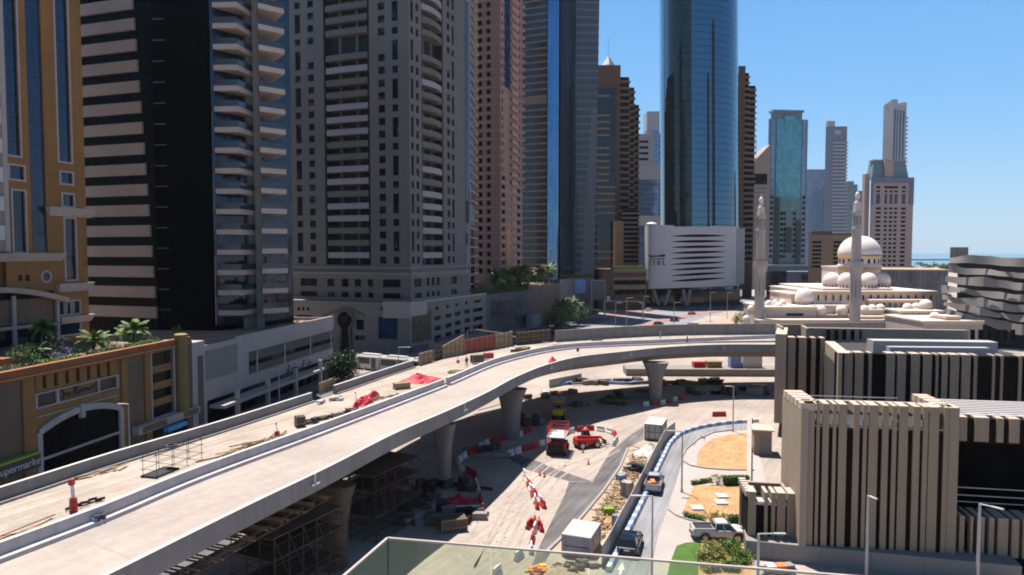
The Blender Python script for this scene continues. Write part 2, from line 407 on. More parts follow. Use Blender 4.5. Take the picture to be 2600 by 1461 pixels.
# clear desert sky: the physical sky blended with a measured blue so that the horizon stays pale blue rather than yellow; ramp above the view dimmed to deepen shade
tc = wn.new('ShaderNodeTexCoord'); sx = wn.new('ShaderNodeSeparateXYZ'); wl.new(tc.outputs['Generated'], sx.inputs[0])
cr = wn.new('ShaderNodeValToRGB'); cr.color_ramp.interpolation = 'B_SPLINE'; el = cr.color_ramp.elements
el[0].position = 0.0; el[0].color = (.40, .62, .86, 1); el[1].position = 1.0; el[1].color = (.07, .12, .22, 1)
for p_, c_ in ((.06, (.36, .60, .88)), (.16, (.205, .53, .94)), (.34, (.128, .445, .95)), (.50, (.08, .19, .42)), (.8, (.06, .12, .25))):
    q_ = el.new(p_); q_.color = (*c_, 1)
wl.new(sx.outputs[2], cr.inputs[0])
sv = wn.new('ShaderNodeVectorMath'); sv.operation = 'SCALE'; sv.inputs['Scale'].default_value = 4.8; wl.new(cr.outputs[0], sv.inputs[0])
mx = wn.new('ShaderNodeMix'); mx.data_type = 'RGBA'; mx.inputs[0].default_value = .8
wl.new(sky.outputs[0], mx.inputs[6]); wl.new(sv.outputs[0], mx.inputs[7])
wl.new(mx.outputs[2], wn['Background'].inputs['Color']); wn['Background'].inputs['Strength'].default_value = .098
sc.view_settings.view_transform = 'Standard'; sc.view_settings.look = 'None'; sc.view_settings.exposure = 1.02; sc.view_settings.gamma = 1
sc.cycles.use_denoising = True; sc.cycles.max_bounces = 6; sc.cycles.filter_width = 1.9
sc.cycles.sample_clamp_indirect = 6; sc.cycles.volume_bounces = 0

# ------------------------------------------------------------------ ground, roads, water
def flat(pts, z): return [Vector((p.x, p.y, z)) for p in pts]
def gp(px, z=0.0): return [G(a, b, 0) for a, b in px]
def z8(l): return [(1100 + a / 2.995, 1050 + b / 2.995) for a, b in l]
def sheet(name, pts, z, m, label=None):
    b = MB(); b.add([(p[0], p[1], z) for p in pts], [tuple(range(len(pts)))])
    o = struct(name, b, m, label)
    if o.data.polygons[0].normal.z < 0: o.data.flip_normals()
    return o
b = MB(); n = 48
b.add([(-7000 + 14000 * i / n, -400 + 1800 * j / 8, 0) for j in range(9) for i in range(n + 1)],
      [(j * (n + 1) + i, j * (n + 1) + i + 1, (j + 1) * (n + 1) + i + 1, (j + 1) * (n + 1) + i) for j in range(8) for i in range(n)])
struct('ground', b, 'ground', 'pale sandy ground of the building site and city')
M['sea'] = mat('sea_water', (.05, .14, .20), .15, var=.1, scale=.01, bump=.2)
sheet('sea_water', [(-9000, 1390), (15000, 1390), (15000, 30000), (-9000, 30000)], .3, 'sea', 'blue sea beyond the breakwater')
# street between the podiums and the viaduct, with the tram tracks
st = [Vector(p) for p in [(-60, 40, 0), (-50, 78, 0), (-46, 102, 0), (-37.5, 156, 0), (-30, 176, 0), (-8, 222, 0), (20, 300, 0)]]
sr = [Vector(p) for p in [(-30, 40, 0), (-26, 78, 0), (-18, 102, 0), (-6, 140, 0), (8, 176, 0), (26, 222, 0), (50, 300, 0)]]
sheet('street', st + sr[::-1], .016, 'asphdark', 'dark street beside the shopping podiums')
# big road curving away past the mosque
rl = gp([(1430, 850), (1560, 807), (1645, 794), (1700, 787), (1780, 772), (1870, 760), (1960, 742), (2012, 722), (2040, 716)])
rr = gp([(2090, 717), (2075, 730), (2045, 745), (1990, 765), (1880, 780), (1790, 806), (1660, 850)])
sheet('highway', rl + rr, .02, 'asphalt', 'grey multi lane road curving away past the mosque')
sheet('pink_pavement', gp([(1380, 872), (1420, 852), (1560, 806), (1640, 793), (1720, 782), (1780, 768), (1700, 776), (1600, 780), (1530, 800), (1400, 845), (1330, 880)]), .012, 'pinkpave', 'pink paved strip along the far road')
b = MB(); ml = gp([(1622, 826), (1690, 808), (1780, 794), (1850, 782), (1905, 772)]); mr_ = gp([(1910, 775), (1860, 786), (1790, 799), (1700, 815), (1640, 830)])
b.prism([(p.x, p.y) for p in ml + mr_], 0, .16); struct('road_median', b, 'pinkpave', 'raised kerbed median of the far road')
sheet('sand_corner', gp([(1780, 836), (1810, 818), (1870, 795), (1905, 786), (1920, 830), (1920, 850), (1780, 850)]), .024, 'sandpale', 'bare sand lot beside the mosque')
# service road with the parked cars
road_l = z8([(1270, 1290), (1340, 1110), (1430, 930), (1605, 590), (1720, 350), (1790, 230), (1870, 160), (1990, 110), (2150, 75), (2420, 60)])
road_r = z8([(2440, 125), (2230, 130), (2130, 145), (2020, 200), (1930, 280), (1900, 340), (1870, 450), (1790, 700), (1720, 880), (1650, 1200), (1640, 1300)])
sheet('service_road', gp(road_l) + gp(road_r), .02, 'asphalt', 'pale asphalt service road curving behind the hoarding')
pv = z8([(1640, 1310), (1650, 1200), (1720, 880), (1790, 700), (1870, 450), (1900, 340), (1930, 280), (2020, 200), (2130, 145), (2440, 125), (2520, 480), (2560, 900), (2600, 1310)])
sheet('paving', gp(pv), .012, 'paving', 'pale paved forecourt beside the striped building')
b = MB()
kp = [(2440, 435), (2230, 432), (2070, 420), (1960, 400), (1905, 370), (1893, 330), (1920, 275), (2010, 200), (2130, 148), (2280, 128)]
kl = [G(*q) for q in z8(kp)]; sweep(b, kl, [(-.12, 0), (.12, 0), (.12, .16), (-.12, .16)])
kp = [(2400, 850), (2080, 838), (1950, 815), (1850, 780), (1790, 735)]
sweep(b, [G(*q) for q in z8(kp)], [(-.1, 0), (.1, 0), (.1, .14), (-.1, .14)])
kp = [(1640, 1240), (1685, 985), (1780, 700)]
sweep(b, [G(*q) for q in z8(kp)], [(-.06, 0), (.06, 0), (.06, .06), (-.06, .06)])
struct('kerb', b, 'kerb', 'kerb stones round the forecourt beds')
sheet('sand_bed', gp(z8([(2432, 145), (2280, 158), (2130, 192), (2045, 250), (2005, 320), (2003, 392), (2070, 412), (2420, 430)])), .02, 'sandsite', 'orange sand bed bounded by the curved kerb')
sheet('sand_bed', gp(z8([(2400, 545), (1985, 550), (1940, 640), (1895, 765), (2050, 815), (2390, 825)])), .02, 'sandsite', 'orange sand bed between two hedges')
b = MB(); lw = z8([(2040, 985), (1980, 980), (1915, 986), (1850, 1010), (1800, 1140), (1765, 1300), (2010, 1300), (2020, 1140)])
sheet('lawn', gp(lw), .03, 'grass', 'small mown lawn beside the forecourt road'); bpy.context.view_layer.update()
sheet('sand_strip', gp(z8([(2042, 985), (2100, 985), (2420, 1000), (2440, 1310), (2010, 1310), (2020, 1140)])), .022, 'sandsite', 'orange sand under the foreground shrubs')
# gritty asphalt tracks inside the site
sheet('site_track', gp(z8([(700, 1300), (790, 1045), (1000, 620), (1032, 520), (1210, 522), (1340, 300), (1480, 180), (1600, 100), (1600, 195), (1480, 265), (1425, 400), (1295, 590), (1090, 840), (900, 1045), (760, 1300)])), .008, 'asphalt2', 'dusty asphalt track through the building site')
sheet('site_track', gp(z8([(1032, 516), (720, 432), (570, 345), (600, 300), (820, 372), (870, 400), (1208, 520)])), .012, 'asphalt2', 'short dusty asphalt track branching off')
b = MB()
sweep(b, [G(*q) for q in z8([(860, 1060), (1080, 850), (1290, 600), (1420, 410), (1480, 270)])], [(-.15, 0), (.15, 0), (.15, .18), (-.15, .18)])
struct('kerb', b, 'kerb', 'kerb between the site track and the rubble strip')
sheet('rubble_strip', gp(z8([(1100, 850), (1290, 610), (1420, 420), (1490, 270), (1560, 220), (1720, 190), (1640, 400), (1500, 640), (1330, 1000), (1260, 1100), (870, 1070)])), .006, 'sandpale', 'sandy rubble strip along the hoarding')
a_ = [G(*q) for q in z8([(1405, 1230), (1425, 1150), (1395, 1150), (1442, 1130), (1455, 1150), (1440, 1150), (1432, 1230)])]
aw = z8([(1408, 1228), (1420, 1192), (1398, 1192), (1440, 1128), (1456, 1192), (1438, 1192), (1430, 1228)])
sheet('road_marking', gp(aw), .026, 'whitepaint', 'white arrow painted on the service road')

# ------------------------------------------------------------------ viaduct
def lerp(a, b, t): return a + (b - a) * max(0, min(1, t))
Rp = [(272, 1461), (637, 1280), (824, 1191), (1017, 1094), (1130, 1046), (1240, 995), (1307, 959), (1396, 924), (1464, 907), (1592, 892), (1687, 882), (1838, 875), (1960, 875)]
Rl = [G(x, y, lerp(11.3, 10.2, (x - 1130) / 570)) for x, y in Rp]
Mp = [(0, 1376), (265, 1280), (430, 1213), (780, 1088), (1117, 966), (1288, 902), (1426, 875), (1680, 862), (1960, 851)]
Ml = [G(x, y, lerp(11.3, 10.5, (x - 1117) / 563)) for x, y in Mp]
Ln = [G(x, y, 11.3) + Vector((0, 0, -1.1)) for x, y in [(0, 1239), (315, 1141), (500, 1088), (810, 992), (1058, 913)]]
Lm = [G(x, y, 10.2) for x, y in [(1121, 911), (1260, 889), (1330, 874)]]
Lf = [G(x, y, 12.4) + Vector((0, 0, -2.3)) for x, y in [(1403, 840), (1540, 832), (1668, 826), (1968, 822)]]
def extend(l, d0, d1):
    a = (l[0] - l[1]).normalized(); e = (l[-1] - l[-2]).normalized()
    return [l[0] + a * d0] + l + [l[-1] + e * d1]
NV = 90
R = spline(extend(Rl, 26, 26), NV); Mm = spline(extend(Ml, 28, 26), NV); L = spline(extend(Ln + Lm + Lf, 34, 26), NV)
via = thing('viaduct', 'unfinished curved concrete road viaduct crossing the building site', 'bridge', G(1300, 1110), world=True)
rd = lift(offset(R, -.30), -1.0); md = lift(Mm, -1.0)
def slab(mb, A, B, t):
    n = len(A)
    mb.strip(A, B); mb.strip(lift(B, -t), lift(A, -t))
b = MB(); slab(b, md, rd, .35); b.build('deck', 'deck', via)
b = MB(); slab(b, L, md, .35); b.build('deck', 'dirtdeck', via, ).__setitem__('label', 'dusty far carriageway deck')
b = MB(); sweep(b, R, [(0, 0), (.0, -1.42), (-.12, -1.5), (-.45, -1.42), (-.32, -1.0), (-.26, 0)]); b.build('parapet', 'fascia', via)
b = MB(); sweep(b, R, [(.02, .015), (-.28, .015), (-.28, .0), (.02, .0)]); b.build('parapet_cap', 'whitepaint', via)
b = MB(); sweep(b, R, [(-.14, -1.36), (-3.1, -1.75), (-3.9, -3.0), (-8.6, -3.0), (-9.2, -1.40)]); b.build('box_girder', 'soffit', via)
b = MB(); sweep(b, L, [(.1, -.36), (.1, -1.2), (2.6, -1.6), (3.4, -3.0), (8.0, -3.0), (8.8, -1.6), (8.8, -.36)]); b.build('box_girder', 'soffit', via)
prof = [(-.16, 0), (.16, 0), (.22, -.70), (.66, -.74), (.70, -1.02), (-.55, -1.02), (-.5, -.78), (-.22, -.7)]
gap = min(range(NV), key=lambda i: (Mm[i] - G(1117, 966, 11.3)).length)
for seg in (Mm[:gap + 1], [Mm[gap] * .45 + Mm[gap + 1] * .55] + Mm[gap + 1:]):
    b = MB(); sweep(b, seg, prof); b.build('median_barrier', 'barrier', via)
    b = MB(); sweep(b, seg, [(-.17, .0), (.17, .0), (.17, .015), (-.17, .015)]); b.build('barrier_cap', 'whitepaint', via)
iN = min(range(NV), key=lambda i: (L[i] - Ln[-1]).length); iF = min(range(NV), key=lambda i: (L[i] - Lf[0]).length)
iG = min(range(NV), key=lambda i: (L[i] - G(828, 1010, 10.2)).length)
pn = [(-.3, 0), (.0, 0), (.45, .02), (.45, .18), (.03, .2), (.0, 1.1), (-.28, 1.1)]
for seg in (L[:iG], L[iG + 1:iN + 1]):
    b = MB(); sweep(b, seg, pn); b.build('parapet', 'conc', via)
    b = MB(); sweep(b, seg, [(.02, 1.1), (.02, 1.118), (-.30, 1.118), (-.30, 1.1)]); b.build('parapet_cap', 'whitepaint', via)
b = MB(); sweep(b, L[iF:], [(-.35, -.4), (.05, -.4), (.05, 2.3), (-.3, 2.3)]); b.build('parapet', 'conc', via)
# construction joints across the near carriageway
for i in range(14, NV - 4, 7):
    b = MB(); t_ = (Mm[i + 1] - Mm[i]).normalized() * .035; a_, e_ = md[i] + Vector((0, 0, .006)), rd[i] + Vector((0, 0, .006)); d_ = (e_ - a_).normalized() * .75
    b.add([a_ + d_ - t_, e_ - t_, e_ + t_, a_ + d_ + t_], [(0, 1, 2, 3)]); b.build('deck_joint', 'soffit', via)
# fixings on the outer parapet
for x, y in [(838, 1208), (1216, 1026), (1397, 925), (1592, 893), (1838, 877)]:
    i = min(range(NV), key=lambda k: (R[k] - G(x, y, lerp(11.3, 10.2, (x - 1130) / 570))).length)
    t = (R[i + 1] - R[i - 1]).normalized(); b = MB()
    b.cbox(R[i] + Vector((t.y, -t.x, 0)) * .22 + Vector((0, 0, -.75)), (.12, .9, .12), math.atan2(t.y, t.x) - math.pi / 2)
    b.cbox(R[i] + Vector((t.y, -t.x, 0)) * .1 + Vector((0, 0, -.35)), (.16, .16, .8), math.atan2(t.y, t.x))
    b.build('fixing_bracket', 'whitepaint', via)
def pier(base, top, rot, kk=1.0):
    b = MB(); rings = []
    for k in range(11):
        z = top * k / 10; f = max(0, (z - top * .25) / (top * .75)); wx = kk * (1.2 + 1.25 * f ** 2.4); wy = kk * (1.2 + .25 * f)
        ring = []
        for j in range(20):
            a = 2 * math.pi * j / 20; cx, cy = math.cos(a), math.sin(a)
            s_ = (abs(cx) ** 3.2 + abs(cy) ** 3.2) ** (-1 / 3.2)
            p = Vector((cx * s_ * wx, cy * s_ * wy, 0)); p.rotate(Matrix.Rotation(rot, 3, 'Z')); ring.append(base + p + Vector((0, 0, z)))
        rings.append(ring)
    b.loft(rings); return b.build('pier', 'conc', via, smooth=True)
for (x, y, rot, k) in [(1298, 1112, -.5, 1), (1664, 1022, -.25, 1), (1128, 1232, -.45, .62), (852, 1440, -.4, .8)]: q_ = pier(G(x, y), 7.6, rot, k); q_.data.materials[0] = M['conc'] if x > 900 else M['plydark']  # nearest concrete pier: its deep shade put into a dark brown colour
for i in (26, 38): pier(Vector((L[i].x + 5, L[i].y - 3, 0)), 7.2, -.4)
# ------------------------------------------------------------------ near buildings on the left
def q4(f, pl, pr, pm, pt, pb):
    return (f.u(pl), f.u(pr), f.z(pm, pb), f.z(pm, pt))
M['orangewall'] = mat('orange_render', (.24, .117, .036), .85, var=.10, scale=.15, streak=.10, joints=(2.0, 0, .07))
M['tanorange'] = mat('tan_orange_render', (.25, .122, .036), .85, var=.10, scale=.2, streak=.12)
M['terracotta'] = mat('terracotta_coping', (.23, .085, .033), .85, var=.12, scale=.3, streak=.08)
M['brownpanel'] = mat('brown_panel', (.135, .082, .052), .7, var=.12, scale=.3, streak=.1, joints=(1.3, 0, .05))
M['yellowcol'] = mat('yellow_render', (.19, .125, .035), .7, var=.06)
M['trim'] = mat('pale_trim', (.35, .30, .275), .8, var=.07, streak=.06)
M['band'] = mat('beige_metal_band', (.25, .20, .165), .55, .0, var=.12, scale=.12, streak=.04)
M['slabw'] = mat('balcony_slab', (.40, .33, .285), .8, var=.07, scale=.4)
M['blackglass'] = curtain('black_curtain_glass', (.002, .003, .004), 3.9, 1.3, .05, .12, 0, .5, .02, spec=.03)
M['navyglass'] = curtain('navy_curtain_glass', (.010, .022, .055), 3.4, 1.2, .06, .06, .18, .4, .02)
M['balglass'] = curtain('blue_balcony_glass', (.012, .022, .045), 3.9, 1.4, .06, .08, .3, .4, .03)
M['parapglass'] = mat('grey_glass_railing', (.035, .04, .05), .15, var=.1, spec=.5)

pod = thing('shopping_podium', 'orange shopping podium with a wide white arch over dark glass', 'building', (-52, 84, 0), world=True)
f0 = Fa((-54.7, 64), (-48.12, 105)); zt = f0.z(430, 864); zl = f0.z(430, 880)
b = MB()
arch_u0, arch_u1 = f0.u(80), f0.u(293)
ops = []
slot = []
for x, y in [(255, 518), (343, 503), (430, 487), (515, 470), (598, 455), (680, 440), (757, 426), (832, 412)]:
    px, py = x / 3.016, 800 + y / 3.016; u, z = f0.hit(px, py); slot.append((f0, u - .28, u + .28, z - .85, z + .85, 'glassdark'))
sgn = [q4(f0, 77, 129, 103, 1001, 1033), q4(f0, 137, 237, 187, 977, 1012), q4(f0, 242, 286, 264, 962, 998)]
aw_ = q4(f0, 375, 431, 403, 895, 1058)
zs, za = f0.z(82, 1112), f0.z(195, 1048)        # springing and crown of the arch
op = [(s[1], s[2], s[3], s[4]) for s in slot] + sgn + [aw_, (arch_u0 + .3, arch_u1 - .3, .1, zs)]
f0.wall(b, 0, f0.L, 0, zt - .02, op, .4)
core(b, [f0.p2(0, -.9), f0.p2(f0.L, -.9), f0.p2(f0.L, -60), f0.p2(0, -60)], 0, zt - 1.2)
b.build('wall', 'tanorange', pod)
windows(pod, slot, 'slot_window', dep=.35)
b = MB(); f0.box(b, 0, f0.L, zt - 1.2, zt, -.5, .35); b.build('coping', 'terracotta', pod)
b = MB(); f0.box(b, 0, f0.L, zl - .25, zl + .02, .0, .62); b.build('ledge', 'terracotta', pod)
for pl, pr in [(-60, 38), (311, 354)]:
    b = MB(); u0, u1 = f0.u(pl), f0.u(pr); f0.box(b, u0, u1, .2, f0.z(332, 903), 0, .12); b.build('wall_panel', 'brownpanel', pod)
for pl, pr in [(40, 70), (296, 311), (356, 371)]:
    b = MB(); f0.box(b, f0.u(pl), f0.u(pr), 0, zl - .3, 0, .3); b.build('pilaster', 'orangewall', pod)
for i, s_ in enumerate(sgn):
    b = MB(); f0.box(b, s_[0], s_[1], s_[2], s_[3], -.3, -.2); b.build('sign_panel', 'plydark' if i != 1 else 'tanorange', pod)
b = MB(); u0, u1 = f0.u(74), f0.u(290); z0, z1 = sgn[0][2], sgn[0][3]
for (a, c, d, e) in [(u0, u1, z1, z1 + .16), (u0, u1, z0 - .16, z0), (u0, u0 + .3, z0, z1), (u1 - .3, u1, z0, z1), (f0.u(130), f0.u(136.5), z0, z1), (f0.u(237.5), f0.u(241.5), z0, z1)]:
    f0.box(b, a, c, d, e, 0, .18)
zz = f0.z(180, 1036); f0.box(b, u0, u1, zz - .06, zz + .06, 0, .12)
b.build('sign_frame', 'trim', pod)
# brushed sign lettering, too blurred in the photograph to read: dark strokes only
b = MB(); s_ = sgn[1]; w_ = s_[1] - s_[0]; h_ = s_[3] - s_[2]
def stroke(b, f, pts, s_, th, o0, o1, sx=1.0):
    w_, h_ = s_[1] - s_[0], s_[3] - s_[2]
    for (a, c), (d, e) in zip(pts, pts[1:]):
        p = f.pt(s_[0] + a * w_, s_[2] + c * h_, (o0 + o1) / 2); q = f.pt(s_[0] + d * w_, s_[2] + e * h_, (o0 + o1) / 2); b.tube(p, q, th * h_, 6)
for pts in [[(.05, .8), (.06, .25), (.13, .22), (.17, .5), (.12, .8), (.05, .75)], [(.2, .3), (.22, .5), (.27, .3)], [(.28, .5), (.3, .28), (.34, .45)], [(.42, .85), (.43, .25)], [(.42, .5), (.52, .82)], [(.45, .5), (.53, .25)], [(.55, .5), (.58, .28), (.62, .5)], [(.63, .3), (.67, .55), (.7, .3), (.74, .55), (.77, .3)], [(.78, .35), (.96, .55)]]:
    stroke(b, f0, pts, s_, .075, -.2, -.12)
b.build('sign_strokes', 'darksteel', pod)
# arch
def arch_z(t): return zs + (za - zs) * (1 - (2 * t - 1) ** 2)
n = 28; b = MB(); rings = []
ou = lambda t: lerp(arch_u0, arch_u1, t)
for i in range(n):
    t = i / (n - 1); z = arch_z(t); rings.append([f0.pt(ou(t), z - .05, .32), f0.pt(ou(t), z + .72, .32), f0.pt(ou(t), z + .72, -.1), f0.pt(ou(t), z - .05, -.1)])
b.loft(rings)
for u in (arch_u0, arch_u1): f0.box(b, u - .35, u + .35, 0, zs + .35, -.1, .34)
zb = f0.z(180, 1140); f0.box(b, arch_u0 + .35, arch_u1 - .35, zb - .14, zb + .14, -.1, .25)
u = f0.u(191); f0.box(b, u - .3, u + .3, za - .7, za + 1.0, .0, .5)
b.build('arch_trim', 'trim', pod)
b = MB(); top = [f0.pt(ou(i / 23), arch_z(i / 23), .05) for i in range(24)]; bot = [f0.pt(ou(i / 23), .1, .05) for i in range(24)]
b.strip(bot, top); b.build('arch_glass', 'blackglass', pod)
# tall framed window at the right
b = MB(); a, c, d, e = aw_
f0.box(b, a - .3, a, d - .3, e, 0, .25); f0.box(b, c, c + .3, d - .3, e, 0, .25); f0.box(b, a - .3, c + .3, d - .3, d, 0, .3)
m_ = (a + c) / 2
for (p, q) in [((a - .3, e), (m_, e + .8)), ((m_, e + .8), (c + .3, e))]: b.hexa([f0.pt(p[0], p[1], .3), f0.pt(q[0], q[1], .3), f0.pt(q[0], q[1], 0), f0.pt(p[0], p[1], 0), f0.pt(p[0], p[1] + .4, .3), f0.pt(q[0], q[1] + .4, .3), f0.pt(q[0], q[1] + .4, 0), f0.pt(p[0], p[1] + .4, 0)])
b.build('window_surround', 'trim', pod)
b = MB(); f0.box(b, a, c, d, e, -.4, -.3); b.build('window', 'glassdark', pod)
for k in range(3):
    z = d + (e - d) * (.22 + .26 * k); b = MB(); f0.box(b, a, c, z - .5, z + .5, -.3, -.1); b.build('spandrel', 'orangewall', pod)
b = MB(); p_ = f0.pt(f0.u(446), 0, .5); b.lathe([(.85, f0.z(446, 1050)), (.85, zt + .2), (.95, zt + .25), (.95, zt + .6), (.6, zt + .75)], 20, (p_.x, p_.y, 0)); b.build('round_column', 'yellowcol', pod, smooth=True)
b = MB(); f0.box(b, f0.u(460), f0.L, 0, zt - .5, 0, .5); b.build('pier', 'brownpanel', pod)
b = MB(); s2 = q4(f0, 322, 483, 400, 1062, 1082); f0.box(b, s2[0], s2[1], s2[2], s2[3], 0, 1.1); b.build('shop_fascia', 'trim', pod)
for (pl, pr) in [(332, 395), (440, 478)]:
    b = MB(); f0.box(b, f0.u(pl), f0.u(pr), s2[2] + .15, s2[3] - .15, 1.1, 1.16); b.build('shop_sign', 'brownpanel', pod)
b = MB(); s3 = q4(f0, 384, 435, 410, 1072, 1086); f0.box(b, s3[0], s3[1], s3[2] - .3, s3[3] - .5, 1.2, 1.9); b.build('shop_awning', mat('blue_awning', (.06, .28, .50), .6), pod)
b = MB(); f0.box(b, s2[0], s2[1], .1, s2[2] - .1, 0, .08); b.build('shop_window', 'glassdark', pod)
b = MB(); s4 = q4(f0, -45, 68, 30, 1168, 1196); f0.box(b, s4[0], s4[1], s4[2] - .3, s4[3], 0, .9); b.build('shop_sign', 'darksteel', pod)
b = MB(); f0.box(b, s4[0], s4[1], s4[3], s4[3] + .22, 0, .95); b.build('sign_lid', mat('lime_strip', (.22, .32, .03), .5), pod)
text('supermarket', 'sign_lettering', 'whitepaint', 1.15, pod, f0.frame(f0.u(14), (s4[2] + s4[3]) / 2 - .15, .93), .03)
b = MB(); f0.box(b, f0.u(-60), f0.u(66), .1, s4[2] - .4, 0, .1); b.build('shop_window', 'glassdark', pod)

# orange apartment tower standing back on the podium
tw = thing('apartment_tower', 'orange apartment tower with white framed blue glass strips above the podium', 'building', (-78, 112, 0), world=True)
f1 = Fa(V2(-60, 98), V2(223, 117)); H1 = 80
strips = [q4(f1, 27, 60, 45, -80, 396), q4(f1, 157, 188, 172, -60, 412), q4(f1, 31, 67, 48, 423, 456), q4(f1, 36, 67, 52, 486, 640), q4(f1, 160, 189, 174, 440, 467), q4(f1, 163, 190, 176, 495, 524), q4(f1, 166, 192, 180, 556, 710), q4(f1, 83, 122, 104, -200, 640), q4(f1, 142, 197, 170, 767, 798), q4(f1, 144, 197, 170, 822, 850), q4(f1, 45, 55, 50, 698, 714), q4(f1, 63, 73, 68, 698, 714)]
strips = [(a, c, d, min(e, H1 - 2)) for a, c, d, e in strips]
b = MB(); f1.wall(b, f1.u(14), f1.L, 12, H1, strips, .35)
core(b, [f1.p2(0, -.9), f1.p2(f1.L, -.9), f1.p2(f1.L, -24), f1.p2(0, -24)], 0, H1)
e1 = Fa(f1.p2(f1.L, 0), f1.p2(f1.L, -24)); e1.wall(b, 0, 24, 12, H1, [], .3); b.build('wall', 'orangewall', tw)
windows(tw, [(f1, *s_, 'navyglass') for s_ in strips], dep=.25, name='window_strip')
for a, c, d, e in strips[:7] + strips[8:10]:
    b = MB()
    for (p, q, r_, s_) in [(a - .28, a, d - .28, e + .28), (c, c + .28, d - .28, e + .28), (a, c, d - .28, d), (a, c, e, e + .28)]: f1.box(b, p, q, r_, s_, 0, .12)
    b.build('window_surround', 'trim', tw)
b = MB(); a, c, d, e = strips[8]
for t in (.3, .4, .62, .72): f1.box(b, lerp(a, c, t) - .1, lerp(a, c, t) + .1, d, e, -.2, .06)
b.build('mullion', 'trim', tw)
for pl, pr, pt, pb, o in [(118, 236, 529, 551, 1.0), (137, 228, 719, 740, .9), (140, 228, 802, 820, .9), (-60, 156, 643, 664, 1.2)]:
    b = MB(); a, c, d, e = q4(f1, pl, pr, (max(pl, 0) + pr) / 2, pt, pb)
    b.hexa([f1.pt(a + .5, d, o * .35), f1.pt(c - .5, d, o * .35), f1.pt(c - .5, d, 0), f1.pt(a + .5, d, 0), f1.pt(a, e, o), f1.pt(c, e, o), f1.pt(c, e, 0), f1.pt(a, e, 0)])
    b.build('cornice', 'trim', tw)
u, z = f1.hit(116, 703)
b = MB()
for k in range(20):
    a0, a1 = 2 * math.pi * k / 20, 2 * math.pi * (k + 1) / 20
    b.tube(f1.pt(u + .85 * math.cos(a0), z + .85 * math.sin(a0), .08), f1.pt(u + .85 * math.cos(a1), z + .85 * math.sin(a1), .08), .2, 6)
b.build('window_surround', 'trim', tw)
b = MB(); b.add([f1.pt(u + .8 * math.cos(2 * math.pi * k / 20), z + .8 * math.sin(2 * math.pi * k / 20), .04) for k in range(20)], [tuple(range(20))]); b.build('round_window', 'navyglass', tw)
# curved canopy and glazed porch
b = MB(); rings = []
for i in range(16):
    t = i / 15; px = -60 + 217 * t; u, z = f1.hit(px, 730 + 27 * max(0, (px + 20) / 177) ** 2)
    rings.append([f1.pt(u, z - .75, 1.3), f1.pt(u, z - .75, 0), f1.pt(u, z, 0), f1.pt(u, z, 1.6)])
b.loft(rings); b.build('canopy', 'trim', tw)
b = MB()
for px in (23, 134): u = f1.u(px); f1.box(b, u - .22, u + .22, 12, f1.z(px, 752), .3, .7)
a, c, d, e = q4(f1, -60, 134, 70, 824, 832); f1.box(b, a, c, d, e, .3, .7); b.build('porch_frame', 'trim', tw)
b = MB(); f1.box(b, f1.u(-60), f1.u(132), 12, f1.z(60, 742), .02, .12); b.build('porch_glass', 'glassdark', tw)
b = MB(); f1.box(b, f1.u(-60), f1.u(132), f1.z(60, 822), f1.z(60, 760), .12, .16); b.build('porch_blind', 'brownpanel', tw)
b = MB(); u0, u1 = 0, f1.u(14)
f1.box(b, u0, u1, f1.z(5, 640), H1, -.6, -.3)
f1.box(b, u1 - .15, u1 + .55, f1.z(18, 640), H1, -.3, .35); b.build('balcony_wall', 'trim', tw)
for k in range(15):
    z = f1.z(5, 610) + 4.15 * k; b = MB(); f1.box(b, u0, u1 - .15, z, z + 2.1, -.3, .25); b.build('balcony', 'whitepaint', tw)

# dark tower with beige bands and pointed balconies
dk = thing('residential_tower', 'black glass tower with beige bands and rows of pointed white balconies', 'building', (-68, 148, 0), world=True)
H2 = 84; A0, A1, A2, A3, A4 = V2(212, 143), V2(398, 137), V2(552, 136), V2(660, 143.5), V2(744, 153)
fb, fg, fc, fd = Fa(A0, A1), Fa(A1, A2), Fa(A2, A3), Fa(A3, A4)
b = MB(); core(b, [A0, A1, A2, A3, A4, (A4.x - 18, A4.y + 28), (A0.x, A0.y + 30)], 0, H2); b.build('glass_body', 'blackglass', dk)
for k in range(22):
    py0 = 461.6 + 52.9 * (k - 15) ; z1 = fb.z(380, 779 + 0) + 3.95 * k; 
    if z1 > H2: break
    pe = 397 - (779 - (642 - (z1 - 28) * 13.14)) * .053
    b = MB(); fb.box(b, 0, fb.u(max(340, pe)), z1 - 2.2, z1, 0, .45); b.build('band', 'band', dk)
b = MB()
for k in range(20):
    z = fg.z(420, 779) + 3.95 * k - .6
    if z < H2: fg.box(b, .2, 2.6, z, z + .06, 0, .06)
b.build('glazing_bar', 'steel', dk)
